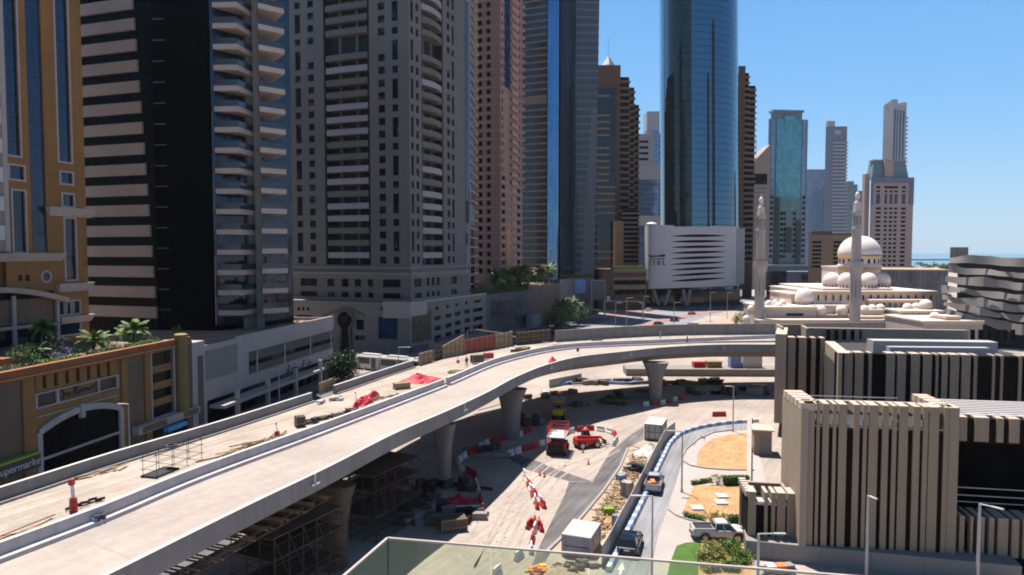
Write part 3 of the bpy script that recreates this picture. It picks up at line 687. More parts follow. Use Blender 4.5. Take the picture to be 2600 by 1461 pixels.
# recessed blue glass behind the balconies, pillar and slabs
b = MB(); fc.box(b, -.6, fc.L - 3.2, 14, H2, .05, .35); b.build('balcony_glazing', 'balglass', dk)
b = MB(); fd.box(b, .6, fd.L - .1, 14, H2, .02, .06); b.build('balcony_glazing', 'balglass', dk)
b = MB(); fc.box(b, fc.L - 3.0, fc.L - .8, 12, H2, .0, 1.1); b.build('side_wall', 'conc', dk)
pp = V2(660, 141); b = MB(); b.cbox((pp.x, pp.y, (12 + H2) / 2), (1.1, 1.4, H2 - 12), .0); b.build('pillar', 'conc', dk)
slz = fc.z(600, 785)
for k in range(20):
    z = slz + 3.87 * k
    if z > H2 - 1: break
    b = MB(); pts = [tuple(V2(560, 142)), tuple(V2(551, 135.6)), tuple(V2(612.5, 135.4)), tuple(V2(654, 141.6)), tuple(V2(654, 143.5))]
    b.prism(pts, z - .95, z); b.build('balcony_slab', 'slabw', dk)
    b = MB()
    for p, q in zip(pts[1:3], pts[2:4]): b.add([(p[0], p[1], z), (q[0], q[1], z), (q[0], q[1], z + 1.15), (p[0], p[1], z + 1.15)], [(0, 1, 2, 3)])
    b.build('balcony_railing', 'parapglass', dk)
    b = MB(); z2 = z + .25; pts = [tuple(V2(666, 145)), tuple(V2(666, 136.6)), tuple(V2(731, 140)), tuple(V2(702, 146))]
    b.prism(pts, z2 - .95, z2); b.build('balcony_slab', 'slabw', dk)
    b = MB()
    for p, q in zip(pts[1:3], pts[2:4]): b.add([(p[0], p[1], z2), (q[0], q[1], z2), (q[0], q[1], z2 + 1.1), (p[0], p[1], z2 + 1.1)], [(0, 1, 2, 3)])
    b.build('balcony_railing', 'parapglass', dk)
b = MB(); q_ = Vector(fc.p2(4.2, .4)); fc.box(b, 5.0, fc.L - .8, 13, slz - 1, .4, .8); b.build('garden_wall', mat('patterned_stone', (.22, .17, .14), .9, var=.4, scale=2), dk)

# white podium with the colonnade
wp = thing('white_podium', 'white podium with a grey louvred band and a canopy on posts', 'building', (-44, 130, 0), world=True)
M['whiteclad'] = mat('white_cladding', (.34, .285, .265), .75, var=.06, scale=.2, streak=.10, joints=(0, 3.1, .05))
M['louvre'] = mat('grey_louvre', (.085, .072, .068), .6, var=.2, scale=.5, joints=(.35, 2.4, .12))
fw = Fa(f0.p2(f0.L, .15), (-39.5, 156)); zw = 13.7
cnp = q4(fw, 515, 845, 700, 960, 990)
ub0 = fw.u(600); b = MB()
opn = [(fw.u(518), fw.L - .6, .1, fw.z(720, 951)), ]
fw.wall(b, fw.u(507), fw.L, 0, zw, opn, 3.0)
fw.box(b, fw.u(474), fw.u(507), 0, zw + .9, -6, .5)
core(b, [fw.p2(0, -3.2), fw.p2(fw.L, -3.2), fw.p2(fw.L, -18), fw.p2(0, -18)], 0, zw - 1.2)
ew = Fa(fw.p2(fw.L, 0), fw.p2(fw.L, -22)); ew.box(b, 0, 22, 0, zw, -.4, 0)
fw.box(b, fw.u(598), fw.L, zw - 2.0, zw + .35, -.4, .1)
b.build('wall', 'whiteclad', wp)
b = MB(); core(b, [fw.p2(.5, -.5), fw.p2(fw.L - .5, -.5), fw.p2(fw.L - .5, -30), fw.p2(.5, -30)], zw - 1.2, zw - .7); b.build('roof', mat('sandy_roof', (.22, .145, .10), .9, var=.15), wp)
b = MB(); lv = q4(fw, 627, 842, 735, 868, 918)
h3 = (lv[3] - lv[2])
fw.box(b, lv[0], lv[1], lv[2] + h3 * .0, lv[2] + h3 * .36, 0, .12); fw.box(b, lv[0], lv[1], lv[2] + h3 * .58, lv[3], 0, .12); b.build('louvre_band', 'louvre', wp)
b = MB(); fw.box(b, lv[0], lv[1], lv[2] + h3 * .36, lv[2] + h3 * .58, 0, .05); b.build('window_band', 'glassdark', wp)
for px in (645, 716, 782, 835):
    b = MB(); u = fw.u(px); fw.box(b, u - .12, u + .12, lv[2], lv[3], .1, .3); b.build('louvre_post', 'steel', wp)
b = MB(); rp = q4(fw, 514, 596, 555, 884, 958); fw.box(b, rp[0], rp[1], rp[2], rp[3], 0, .06); b.build('grey_panel', mat('warm_grey_panel', (.20, .17, .155), .7, var=.08, streak=.1), wp)
b = MB(); fw.box(b, fw.u(488), fw.u(501), 2, f0.z(490, 905), .5, .58); b.build('grille', 'louvre', wp)
b = MB(); cz = fw.z(720, 951) - 1.75 ; fw.box(b, fw.u(520), fw.L - .3, cz + .6, cz + 1.1, .2, 2.8); b.build('canopy', 'trim', wp)
for px in (562, 643, 717, 782):
    b = MB(); u = fw.u(px); fw.box(b, u - .3, u + .3, 0, cz + 2.9, 2.0, 2.6); b.build('canopy_post', 'slabw', wp)
b = MB(); fw.box(b, fw.u(520), fw.L - .6, .1, opn[0][3], -3.1, -2.9); b.build('shopfront', 'glassdark', wp)
b = MB(); s_ = q4(fw, 722, 786, 755, 917, 940)
for pts in [[(0, .0), (.06, .5), (.1, .9)], [(.04, .2), (.2, .25), (.24, .5), (.28, .25), (.34, .45), (.38, .22), (.46, .3)], [(.3, .75), (.33, .8)], [(.52, .1), (.6, .2), (.66, .6), (.68, .9)], [(.8, .3), (.92, .32), (.99, .42)], [(.86, .7), (.88, .72)]]:
    stroke(b, fw, pts, s_, .06, .12, .22)
b.build('sign_strokes', 'darksteel', wp)
# ------------------------------------------------------------------ grey apartment tower on its stone podium
M['greystone'] = mat('grey_stone', (.134, .124, .120), .85, var=.07, scale=.1, streak=.06)
M['greystone2'] = mat('grey_stone_podium', (.20, .178, .158), .85, var=.08, scale=.15, streak=.08)
M['palegrey'] = mat('pale_balcony_front', (.26, .25, .262), .8, var=.06, scale=.15)
M['taupe'] = mat('taupe_balcony_front', (.12, .112, .10), .8, var=.06, scale=.15)
gt = thing('apartment_tower', 'tall grey stone apartment tower with stacked balcony bays above an arched podium', 'building', (-40, 205, 0), world=True)
g1 = Fa(V2(737, 206), V2(1042, 192)); c_ = g1.b; g2 = Fa(c_, (c_.x + .385 * 36, c_.y + .923 * 36)); H3 = 106
fl = 3.43; zb0 = g1.z(800, 669)
def rows(f, pl, pr, h, k0, k1, skip=(), zref=None, fh=None):
    out = []
    for k in range(k0, k1):
        if k in skip: continue
        z = (zref if zref is not None else zb0) + k * (fh or fl); out.append((f, f.u(pl), f.u(pr), z, z + h, 'glassdark'))
    return out
def tallrows(f, pl, pr):
    out = []
    for k in range(0, 24, 3):
        z = zb0 + k * fl; out.append((f, f.u(pl), f.u(pr), z, z + 1.9, 'glassdark')); out.append((f, f.u(pl), f.u(pr), z + fl, z + 2 * fl + 1.9, 'glassdark'))
    return out
N3 = 23; mech = 17
it = tallrows(g1, 756, 770) + rows(g1, 788, 803, 1.9, 0, N3, (mech,)) + rows(g1, 964, 981, 2.0, 0, N3, (mech,)) + tallrows(g1, 999, 1014)
it2 = tallrows(g2, 1046, 1053) + rows(g2, 1059, 1066, 2.0, 0, N3, (mech,)) + rows(g2, 1137, 1144, 2.0, 0, N3, (mech,)) + tallrows(g2, 1149, 1155)
low = []
for (pl, pr) in [(762, 804), (830, 848), (866, 884), (899, 916), (933, 947), (971, 1016)]:
    for (pt, pb) in [(709, 728), (742, 759)]: low.append((g1, g1.u(pl), g1.u(pr), g1.z(880, pb), g1.z(880, pt), 'glassdark'))
for (pl, pr) in [(1052, 1070), (1083, 1090), (1096, 1103), (1109, 1116), (1145, 1160)]:
    for (pt, pb) in [(706, 726), (741, 757)]: low.append((g2, g2.u(pl), g2.u(pr), g2.z(1090, pb), g2.z(1090, pt), 'glassdark'))
bay1 = (g1.u(827), g1.u(942), zb0 - .4, H3 - 4); bay2 = (g2.u(1073), g2.u(1127), zb0 - .4, H3 - 4)
b = MB(); zp = g1.z(900, 764)
g1.wall(b, 0, g1.L, zp, H3, [i[1:5] for i in it + low if i[0] is g1] + [bay1], .45)
g2.wall(b, 0, g2.L, zp, H3, [i[1:5] for i in it2 + low if i[0] is g2] + [bay2], .45)
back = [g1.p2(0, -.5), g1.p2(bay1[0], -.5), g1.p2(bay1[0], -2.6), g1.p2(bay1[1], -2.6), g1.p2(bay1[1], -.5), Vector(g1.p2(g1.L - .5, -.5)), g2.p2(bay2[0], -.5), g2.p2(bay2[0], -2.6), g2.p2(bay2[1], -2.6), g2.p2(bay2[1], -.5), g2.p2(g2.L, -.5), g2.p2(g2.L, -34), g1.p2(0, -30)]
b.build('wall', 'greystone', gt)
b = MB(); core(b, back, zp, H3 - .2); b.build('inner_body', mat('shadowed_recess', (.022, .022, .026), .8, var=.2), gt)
windows(gt, it + it2 + low, limit=99, dep=.35)
for f, bay, pl, pr in ((g1, bay1, 832, 936), (g2, bay2, 1076, 1125)):
    for k in range(N3):
        z = zb0 + k * fl
        if k == mech or z > H3 - 6: continue
        b = MB(); u0, u1 = f.u(pl), f.u(pr); ring = []
        dep = 1.0 if f is g2 else .25
        for i in range(9):
            t = i / 8; u = lerp(u0, u1, t); o = -.2 + dep * (1 - (2 * t - 1) ** 2); ring.append([f.pt(u, z + 1.55, o), f.pt(u, z + 1.55, o - .25), f.pt(u, z + 3.15, o - .25), f.pt(u, z + 3.15, o)])
        b.loft(ring); b.cur = 1
        f.box(b, u0, u1, z + 1.5, z + 1.72, -2.5, -.3)
        m_ = 'palegrey' if RND.random() < (.55 if f is g1 else .45) else 'taupe'
        b.build('balcony', [m_, 'greystone'], gt)
    for t in (.3, .67):
        b = MB(); u = lerp(bay[0], bay[1], t); f.box(b, u - .28, u + .28, bay[2], bay[3], -2.6, -1.6); b.build('balcony_divider', 'greystone', gt)
b = MB()
for z, h, o in [(g1.z(900, 700), 1.0, .45), (g1.z(900, 706), .5, .3), (zp, .9, .6), (g1.z(900, 682), .5, .3)]:
    g1.box(b, -.3, g1.L + o, z, z + h, -.3, o); g2.box(b, -.0, g2.L + .3, z, z + h, -.3, o - .01)
b.build('cornice', 'greystone2', gt)
# dark glass side with white frames
b = MB(); g2.box(b, g2.L - 2.3, g2.L + .1, zb0 - 4, H3, -.2, .12); b.build('glass_strip', 'navyglass', gt)
# podium with the pointed portal
st_ = thing('stone_podium', 'grey stone podium with a pointed portal and rows of slotted windows', 'building', (-35, 200, 0), world=True)
h1 = Fa(V2(737, 203), V2(1040, 189.5)); c2 = h1.b; h2 = Fa(c2, (c2.x + .40 * 47, c2.y + .917 * 47)); zq = h1.z(900, 766)
up = []
for px in (756, 768, 780, 968, 982, 996): up.append((h1, h1.u(px - 3.4), h1.u(px + 3.4), h1.z(px, 789), h1.z(px, 780), 'glassdark'))
big = [q4(h1, 958, 1008, 983, 806, 862), q4(h1, 862, 892, 877, 800, 905), q4(h1, 902, 922, 912, 812, 838), q4(h1, 898, 924, 912, 852, 864), q4(h1, 750, 793, 772, 800, 812)]
rw = []
for r_, (ya, yb) in enumerate([(780, 788), (803, 814), (828, 840), (852, 866)]):
    for (pl, pr) in [(1102, 1119), (1130, 1146), (1154, 1169), (1179, 1193), (1201, 1226)]:
        d_ = (pl - 1100) / 125; k = 1 - .16 * d_; y0, y1 = 642 + (ya - 642) * k, 642 + (yb - 642) * k
        if r_ == 0: pl, pr = pl + 2, pr - 6
        rw.append((h2, h2.u(pl), h2.u(pr), h2.z((pl + pr) / 2, y1), h2.z((pl + pr) / 2, y0), 'glassdark'))
pos = q4(h2, 1046, 1092, 1070, 791, 866)
b = MB(); h1.wall(b, 0, h1.L, 0, zq, [i[1:5] for i in up] + big, .5); h2.wall(b, 0, h2.L, 0, zq, [i[1:5] for i in rw], .4)
core(b, [h1.p2(0, -.7), h1.p2(h1.L - .6, -.7), h2.p2(1.5, -.7), h2.p2(h2.L, -.7), h2.p2(h2.L, -40), h1.p2(0, -40)], 0, zq - .4)
b.build('wall', 'greystone2', st_)
windows(st_, up + rw + [(h1, *q, 'glassblue' if i == 0 else 'glassdark') for i, q in enumerate(big)], dep=.35)
b = MB(); h1.box(b, h1.L - 8, h1.L + .4, zq - 4.2, zq + .3, -.4, .5); h2.box(b, -.3, 8.3, zq - 3.6, zq + .25, -.4, .49); h2.box(b, 8.3, h2.L, zq - .3, zq + .3, -.3, .25); b.build('parapet', 'trim', st_)
b = MB(); h2.box(b, pos[0], pos[1], pos[2], pos[3], 0, .25); b.build('advert_screen', mat('dark_advert', (.05, .035, .025), .5, var=.5, scale=.3), st_)
b = MB(); m_ = lerp(pos[0], pos[1], .5); z_ = lerp(pos[2], pos[3], .68); b.lathe([(.05, -1.3), (.32, -.5), (.34, .3), (.06, 1.2)], 8, tuple(h2.pt(m_, z_, .3))); b.build('advert_flame', mat('amber_motif', (.30, .13, .03), .6), st_)
b = MB(); h2.box(b, -.1, 9, 1.2, 2.6, .0, .6); h2.box(b, 14, h2.L - 6, 2.4, 3.4, .0, .5); b.build('shop_sign', mat('purple_signs', (.09, .05, .12), .6, var=.6, scale=1.2), st_)
b = MB(); pm = 877
pts = []
for i in range(25):
    a = math.pi * (1.32 - 1.64 * i / 24)
    pts.append((pm + 21 * math.cos(a), 812 - 24 * math.sin(a)))
pts = [(863, 905)] + pts + [(892, 905)]
for p, q in zip(pts, pts[1:]):
    u, z = h1.hit(*p); u2, z2 = h1.hit(*q); b.tube(h1.pt(u, max(z, .1), .15), h1.pt(u2, max(z2, .1), .15), .42, 6)
b.build('portal_arch', 'greystone', st_)
b = MB(); b.add([h1.pt(*h1.hit(*p), .12) for p in pts[1:-1]], [tuple(range(25))]); b.build('portal_glass', 'glassdark', st_)
b = MB()
for p, q in [((822, 802), (870, 783)), ((870, 783), (884, 783)), ((884, 783), (925, 801))]:
    u, z = h1.hit(*p); u2, z2 = h1.hit(*q); b.tube(h1.pt(u, z, .2), h1.pt(u2, z2, .2), .3, 5)
b.build('gable_moulding', 'greystone', st_)

# following podium blocks along the street
M['darkgreyclad'] = mat('dark_grey_cladding', (.085, .085, .095), .6, var=.15, scale=.3, joints=(0, 1.6, .08))
M['brownclad'] = mat('brown_striped_cladding', (.17, .105, .09), .7, var=.1, scale=.2, joints=(1.1, 0, .12))
M['greyglasspanel'] = curtain('grey_panel_glass', (.07, .075, .09), 3.6, 2.2, .06, .2, .2, .5, .01)
p_ = h2.b; k1 = Fa((p_.x, p_.y), V2(1342, 268)); zk = k1.z(1290, 742)
sb = thing('low_shop_block', 'dark grey shop block with tall pale panels and planted roof', 'building', (0, 250, 0), world=True)
b = MB(); core(b, [k1.p2(0, 0), k1.p2(k1.L, 0), k1.p2(k1.L, -25), k1.p2(0, -25)], 0, zk); b.build('wall', 'darkgreyclad', sb)
for px in (1246, 1262, 1278, 1294, 1310, 1324):
    b = MB(); k1.box(b, k1.u(px), k1.u(px + 12), k1.z(px, 822), k1.z(px, 764), 0, .15); b.build('glass_panel', 'greyglasspanel', sb)
b = MB(); u_, z_ = k1.hit(1284, 773); k1.box(b, u_ - .9, u_ + .9, z_ - 1, z_ + 1, .15, .3); b.build('sign', 'red', sb)
k2 = Fa(k1.b, V2(1421, 292)); zk2 = k2.z(1380, 724)
sb = thing('low_shop_block', 'brown striped shop block with flat sandy roof', 'building', (10, 275, 0), world=True)
b = MB(); core(b, [k2.p2(0, 0), k2.p2(k2.L, 0), k2.p2(k2.L, -25), k2.p2(0, -25)], 0, zk2); b.build('wall', 'brownclad', sb)
b = MB(); core(b, [k2.p2(.5, -.5), k2.p2(k2.L - .5, -.5), k2.p2(k2.L - .5, -24), k2.p2(.5, -24)], zk2 + .01, zk2 + .2); b.build('roof', 'sandpale', sb)
b = MB(); k2.box(b, k2.u(1330) - 1, k2.u(1349), 0, k2.z(1340, 798), 1.5, 4); b.build('entrance_block', 'palegrey', sb)
k3 = Fa(k2.b, V2(1506, 322)); zk3 = k3.z(1460, 707)
sb = thing('low_shop_block', 'grey shop block with a blue advertising screen', 'building', (25, 305, 0), world=True)
b = MB(); core(b, [k3.p2(0, 0), k3.p2(k3.L, 0), k3.p2(k3.L, -25), k3.p2(0, -25)], 0, zk3); b.build('wall', 'greyglasspanel', sb)
b = MB(); a, c, d, e = q4(k3, 1458, 1486, 1470, 710, 745); k3.box(b, a, c, d, e, 0, .3); b.build('advert_screen', mat('blue_advert', (.10, .17, .36), .5, var=.4, scale=.15), sb)
k4 = Fa(V2(1503, 300), V2(1536, 302))
sb = thing('billboard', 'dark roadside billboard with white edges in front of the brown podium', 'billboard', (35, 301, 0), world=True)
b = MB(); k4.box(b, 0, k4.L, 8.0, k4.z(1520, 713), -.6, 0); b.build('board', 'darkgreyclad', sb)
b = MB(); k4.box(b, -.25, 0, 0, k4.z(1520, 713), -.6, .1); k4.box(b, k4.L, k4.L + .25, 0, k4.z(1520, 713), -.6, .1); k4.box(b, 0, k4.L, k4.z(1520, 713), k4.z(1520, 713) + .3, -.6, .1); b.build('board_frame', 'trim', sb)

# cream balcony tower squeezed behind the grey one
ct = thing('balcony_tower', 'slim tower of cream balcony slabs and blue glass beside the grey tower', 'building', (-14, 240, 0), world=True)
m1 = Fa(V2(1160, 231), V2(1180, 230)); m2 = Fa(m1.b, V2(1206, 256)); H4 = 128
b = MB(); core(b, [m1.p2(0, 0), m1.p2(m1.L, 0), m2.p2(m2.L, -.4), m2.p2(m2.L, -14), m1.p2(0, -14)], 0, H4); b.build('glass_body', 'navyglass', ct)
b = MB(); m2.box(b, -.2, .6, 0, H4, -.2, 1.8); b.build('frame_column', 'trim', ct)
for k in range(38):
    z = 8 + 3.1 * k
    if z > H4: break
    b = MB(); m2.box(b, .6, m2.L, z, z + .35, 0, 1.5); b.build('balcony_slab', 'slabw', ct)
b = MB()
for k in range(19): m1.box(b, 0, m1.L, 10 + 6.2 * k, 10.35 + 6.2 * k, 0, .3)
b.build('transom', 'trim', ct)

# pink tower
pk = thing('apartment_tower', 'pink stone tower with small square windows and stacked balconies', 'building', (-4, 268, 0), world=True)
M['pink'] = mat('pink_stone', (.27, .165, .14), .85, var=.07, scale=.1, streak=.05)
M['pinkedge'] = mat('pink_ledge', (.34, .22, .19), .85, var=.07, scale=.2)
n1 = Fa(V2(1203, 262), V2(1271, 258)); n2 = Fa(n1.b, V2(1326, 285)); H5 = 132; f5 = 3.09
wz = n1.z(1240, 694); its = []
for k in range(36):
    z = wz + k * f5
    if z > H5 - 4: break
    for (pl, pr) in [(1215, 1225), (1236, 1246)]: its.append((n1, n1.u(pl), n1.u(pr), z, z + 1.7, 'glassdark'))
its2 = []
for k in range(36):
    z = wz + k * f5
    if z > H5 - 4: break
    its2.append((n2, n2.u(1313), n2.u(1321), z, z + 1.5, 'glassdark'))
    its2.append((n2, n2.u(1274), n2.u(1277.5), z, z + 1.5, 'glassdark')) if z > 55 else its2.append((n2, n2.u(1274), n2.u(1283), z, z + 1.5, 'glassdark'))
b = MB(); n1.wall(b, 0, n1.L, 0, H5, [i[1:5] for i in its], .3); n2.wall(b, 0, n2.L, 0, H5, [i[1:5] for i in its2], .3)
core(b, [n1.p2(0, -.7), n1.p2(n1.L - .8, -.7), n2.p2(1, -.7), n2.p2(n2.L, -.7), n2.p2(n2.L, -20), n1.p2(0, -26)], 0, H5 - .2); b.build('wall', 'pink', pk)
windows(pk, its + its2, limit=99, dep=.22)
zg = n2.z(1285, 222); b = MB(); n2.box(b, n2.u(1281), n2.u(1293), zg, H5 - 8, -.1, .35); b.build('glass_strip', 'navyglass', pk)
b = MB(); n2.box(b, n2.u(1285), n2.u(1297), n2.z(1290, 690), n2.z(1290, 580), 0, .2); b.build('painted_panel', mat('orange_panel', (.40, .20, .10), .8, var=.1), pk)
for k in range(36):
    z = wz - .75 + k * f5
    if z > H5 - 3: break
    b = MB(); n1.box(b, 0, n1.L + .25, z - .2, z + .2, 0, .25); n2.box(b, 0, n2.L, z - .2, z + .2, 0, .249); b.build('ledge', 'pinkedge', pk)
    if z > 52:
        b = MB(); n2.box(b, n2.u(1294), n2.u(1311), z - .1, z + .35, 0, 1.1); n2.box(b, n2.u(1294), n2.u(1311), z + .35, z + 1.3, .95, 1.1); n2.box(b, n2.L - .6, n2.L + .9, z - .1, z + .9, -.8, .9); b.build('balcony', 'pinkedge', pk)
    elif z > 20 and k % 1 == 0:
        b = MB(); n2.box(b, n2.u(1298), n2.u(1309), z + .2, z + 1.6, 0, .5); b.build('balcony', 'pinkedge', pk)

# banded office tower with the blue glass corner
bo = thing('office_tower', 'tall tower of beige floor bands with a bright blue glass corner', 'building', (15, 325, 0), world=True)
r1 = Fa(V2(1318, 322), V2(1387, 317)); r2 = Fa(r1.b, V2(1421, 323)); r3 = Fa(r2.b, V2(1458, 340)); H6 = 156
M['skyglass'] = curtain('blue_sky_glass', (.10, .19, .32), 3.6, 1.4, .05, .05, .92, .6, .008)
M['bandglass'] = mat('band_tower_glass', (.012, .022, .03), .1, var=.5, scale=.2, spec=.5)
M['bandtan'] = mat('tan_floor_band', (.15, .122, .095), .75, var=.08, scale=.1)
M['greyskin'] = curtain('grey_glass_skin', (.07, .085, .115), 3.6, 1.3, .12, .12, .6, .8, .01)
b = MB(); core(b, [r1.p2(0, 0), r1.p2(r1.L, 0), r2.p2(0.01, -.5), r2.p2(r2.L, -.5), r3.p2(r3.L, -.5), r3.p2(r3.L, -20), r1.p2(0, -28)], 0, H6); b.build('glass_body', 'bandglass', bo)
for k in range(50):
    z = r1.z(1350, 690) + 2.98 * k
    if z > H6 - 1: break
    b = MB(); h_ = .6
    r1.box(b, -.2, r1.L + .1, z, z + h_, 0, .5); b.build('floor_band', 'bandtan', bo)
b = MB(); r1.box(b, -.1, r1.L, r1.z(1350, 262), r1.z(1350, 246), 0, .4); b.build('plant_floor', mat('brown_plant_floor', (.14, .10, .07), .8), bo)
b = MB(); b.strip([r2.pt(r2.L * i / 8, 14, .6 - 1.4 * ((i / 8) - .2) ** 2) for i in range(9)], [r2.pt(r2.L * i / 8, H6, .6 - 1.4 * ((i / 8) - .2) ** 2) for i in range(9)]); b.build('glass_corner', 'skyglass', bo, smooth=True)
b = MB(); r3.box(b, .05, r3.L * .55, 10, H6, 0, .3); b.build('glass_side', 'greyskin', bo)
b = MB(); r3.box(b, r3.L * .55, r3.L, 10, H6, 0, .25); b.build('glass_side', 'bandglass', bo)

# twisted lattice tower
tt = thing('twisted_tower', 'twisting grey tower with a lattice of small dark windows', 'building', (33, 352, 0), world=True)
M['lattice'] = mat('grey_lattice_metal', (.125, .14, .165), .6, .2, var=.06, scale=.1, joints=(3.4, 0, .25))
cx, cy, hw = 36.0, 355, 5.9; H7 = 168
def tw_pt(k, s, z):
    a = -.30 + .42 * z / H7 + k * math.pi / 2; p = Vector((-hw + 2 * hw * s, -hw, 0)); p.rotate(Matrix.Rotation(a, 3, 'Z')); return Vector((cx + p.x, cy + p.y, z))
b = MB(); NZ = 44
for k in range(4):
    vs = [tw_pt(k, i / 6, H7 * j / NZ) for j in range(NZ + 1) for i in range(7)]
    b.add(vs, [(j * 7 + i, j * 7 + i + 1, (j + 1) * 7 + i + 1, (j + 1) * 7 + i) for j in range(NZ) for i in range(6)])
b.build('lattice_skin', 'lattice', tt)
b = MB(); b2 = MB(); cells = []
for k in (0, 1):
    for j in range(3, 46):
        z = 3.65 * j
        if z > H7 - 4: break
        for i in range(11):
            s0 = (i + .28) / 11; s1 = (i + .74) / 11
            if k == 0 and z < 95 and s0 > .25 + .6 * (95 - z) / 95 * .2 + z / 190: continue
            q = [tw_pt(k, s0, z), tw_pt(k, s1, z), tw_pt(k, s1, z + 2.5), tw_pt(k, s0, z + 2.5)]
            nn = (q[1] - q[0]).cross(q[3] - q[0]).normalized(); cells.append([p + nn * .05 for p in q] + [p - nn * .2 for p in q])
cells.sort(key=lambda c: c[0].y + max(0, c[0].z - 150))
for c in cells[:100]:
    b = MB(); b.hexa([c[0], c[1], c[5], c[4], c[3], c[2], c[6], c[7]]); b.build('window', 'bandglass', tt)
b = MB()
for c in cells[100:]: b.hexa([c[0], c[1], c[5], c[4], c[3], c[2], c[6], c[7]])
o = b.build('window', 'bandglass', tt); o['kind'] = 'stuff'; o['label'] = 'remaining small windows of the lattice'

# brown tower with the glass pyramid
M['soot'] = mat('black_opening', (.008, .008, .011), .9, spec=.1)
M['brownst'] = mat('brown_stone', (.11, .066, .042), .8, var=.08, scale=.08, streak=.05)
M['brownlt'] = mat('tan_stone_band', (.22, .15, .10), .8, var=.08, scale=.1)
M['brownglass'] = curtain('brown_tower_glass', (.018, .018, .022), 3.5, 1.6, .08, .1, .1, .6, .01)
def brown_tower(lab, pxs, Y, steps, base, glass=True):
    """pxs: left edge, glass right edge; steps: list of (right px, top py) blocks stepping down to the right"""
    t = thing('stepped_tower', lab, 'building', (X(pxs[0], Y), Y, 0), world=True)
    x0 = X(pxs[0], Y); prev = x0; zt_ = EYE + (642 - steps[0][1]) / FOC * Y
    for i, (pr, py) in enumerate(steps):
        z = EYE + (642 - py) / FOC * Y; x1 = X(pr, Y + 4 * i); y0 = Y + 4 * i
        b = MB(); b.prism([(prev, y0), (x1, y0), (x1, y0 + 24), (prev, y0 + 24)], 0, z); b.build('wall', 'brownst', t)
        if i:
            k = 0
            while True:
                zz = z - 2 - 3.5 * k; k += 1
                if zz < base: break
                bb = MB(); bb.box(prev + .2, y0 - .9, zz - .55, x1 + .8, y0 + 10, zz + .35)
                bb.build('balcony', 'brownlt', t)
                bb = MB(); bb.box(prev + .4, y0 - .15, zz + .5, x1 + .12, y0 + 8, zz + 2.4); bb.build('window', 'glassdark', t)
        prev = x1
    return t, zt_
bt, zt8 = brown_tower('brown stepped tower crowned by a small glass pyramid and spire', (1512, 1568), 388, [(1572, 173), (1593, 200), (1606, 222), (1618, 262)], 20)
x0, x1 = X(1514, 387.8), X(1561, 387.8)
b = MB(); b.box(x0, 387.4, 22, x1, 388, zt8 - 12); b.build('glass_front', 'brownglass', bt)
for k in range(30):
    z = zt8 - 17 - 3.5 * k
    if k in (1, 2, 7) or z < 24 or 18 < k < 24: continue
    b = MB(); b.box(x0, 386.9, z, lerp(x0, x1, .66 if k < 14 else .97), 387.6, z + .9); b.build('floor_band', 'brownlt', bt)
b = MB(); xm = X(1541, 394); b.lathe([(4.6, 0), (4.0, 1.2), (.12, 6.6), (.1, 16)], 4, (xm, 394, zt8)); b.build('pyramid_spire', 'steel', bt)
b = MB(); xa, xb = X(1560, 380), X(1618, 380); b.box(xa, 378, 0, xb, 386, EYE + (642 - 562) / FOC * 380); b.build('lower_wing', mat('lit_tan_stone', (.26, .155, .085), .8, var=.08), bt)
for k in range(12):
    z = 22 + 2.4 * k; b = MB(); b.box(X(1582, 377), 376.4, z, xb + .8, 384, z + .8); b.build('balcony', 'brownlt', bt); b = MB(); b.box(X(1584, 377), 377.8, z + .8, xb + .1, 383, z + 2.2); b.build('window', 'soot', bt)
bp_ = thing('brown_podium', 'brown low podium with planted edge below the stepped tower', 'building', (55, 372, 0), world=True)
q1 = Fa(V2(1528, 345), V2(1642, 352))
b = MB(); core(b, [q1.p2(0, 0), q1.p2(q1.L, 0), q1.p2(q1.L, -22), q1.p2(0, -22)], 0, q1.z(1580, 684)); b.build('wall', 'brownst', bp_)
for (pt, pb) in [(712, 722), (736, 748)]:
    b = MB(); a, c, d, e = q4(q1, 1562, 1638, 1600, pt, pb); q1.box(b, a, c, d, e, 0, .2); b.build('window_band', 'glassdark', bp_)
for (pt, pb) in [(684, 692), (704, 711), (724, 735)]:
    b = MB(); a, c, d, e = q4(q1, 1556, 1640, 1600, pt, pb); q1.box(b, a, c, d, e, 0, .5); b.build('ledge', 'brownlt', bp_)
b = MB(); q1.box(b, 6, q1.L - 1, q1.z(1580, 684), q1.z(1580, 676), -3, -1); b.build('planting', 'hedge', bp_)

# second brown tower half hidden by the hotel
t2, _ = brown_tower('brown stepped tower half hidden behind the curved glass hotel tower', (1850, 1870), 432, [(1885, 175), (1893, 190), (1910, 218)], 20)

# pale blocks between
def plain_tower(lab, pl, pr, Y, top, m, dep=20, base=0, cat='building', name='tower_block'):
    t = thing(name, lab, cat, (X((pl + pr) / 2, Y), Y, 0), world=True)
    f = Fa(V2(pl, Y), V2(pr, Y)); z = EYE + (642 - top) / FOC * Y
    b = MB(); core(b, [f.p2(0, 0), f.p2(f.L, 0), tuple(V2(pr, Y + dep)), tuple(V2(pl, Y + dep))] if pl > 1300 else [f.p2(0, 0), f.p2(f.L, 0), f.p2(f.L, -dep), f.p2(0, -dep)], base, z); b.build('wall', m, t)
    return t, f, z
def bands(t, f, u0, u1, z0, z1, dz, h, m, name='floor_band', o=.3):
    z = z0
    while z < z1:
        b = MB(); f.box(b, u0, u1, z, z + h, 0, o); b.build(name, m, t); z += dz
M['whiteblock'] = mat('white_grey_render', (.30, .30, .32), .8, var=.05, scale=.05)
M['blueglass'] = curtain('blue_grey_glass', (.11, .16, .24), 3.6, 2.4, .2, .12, .5, 1.6, .01, mull=.12)
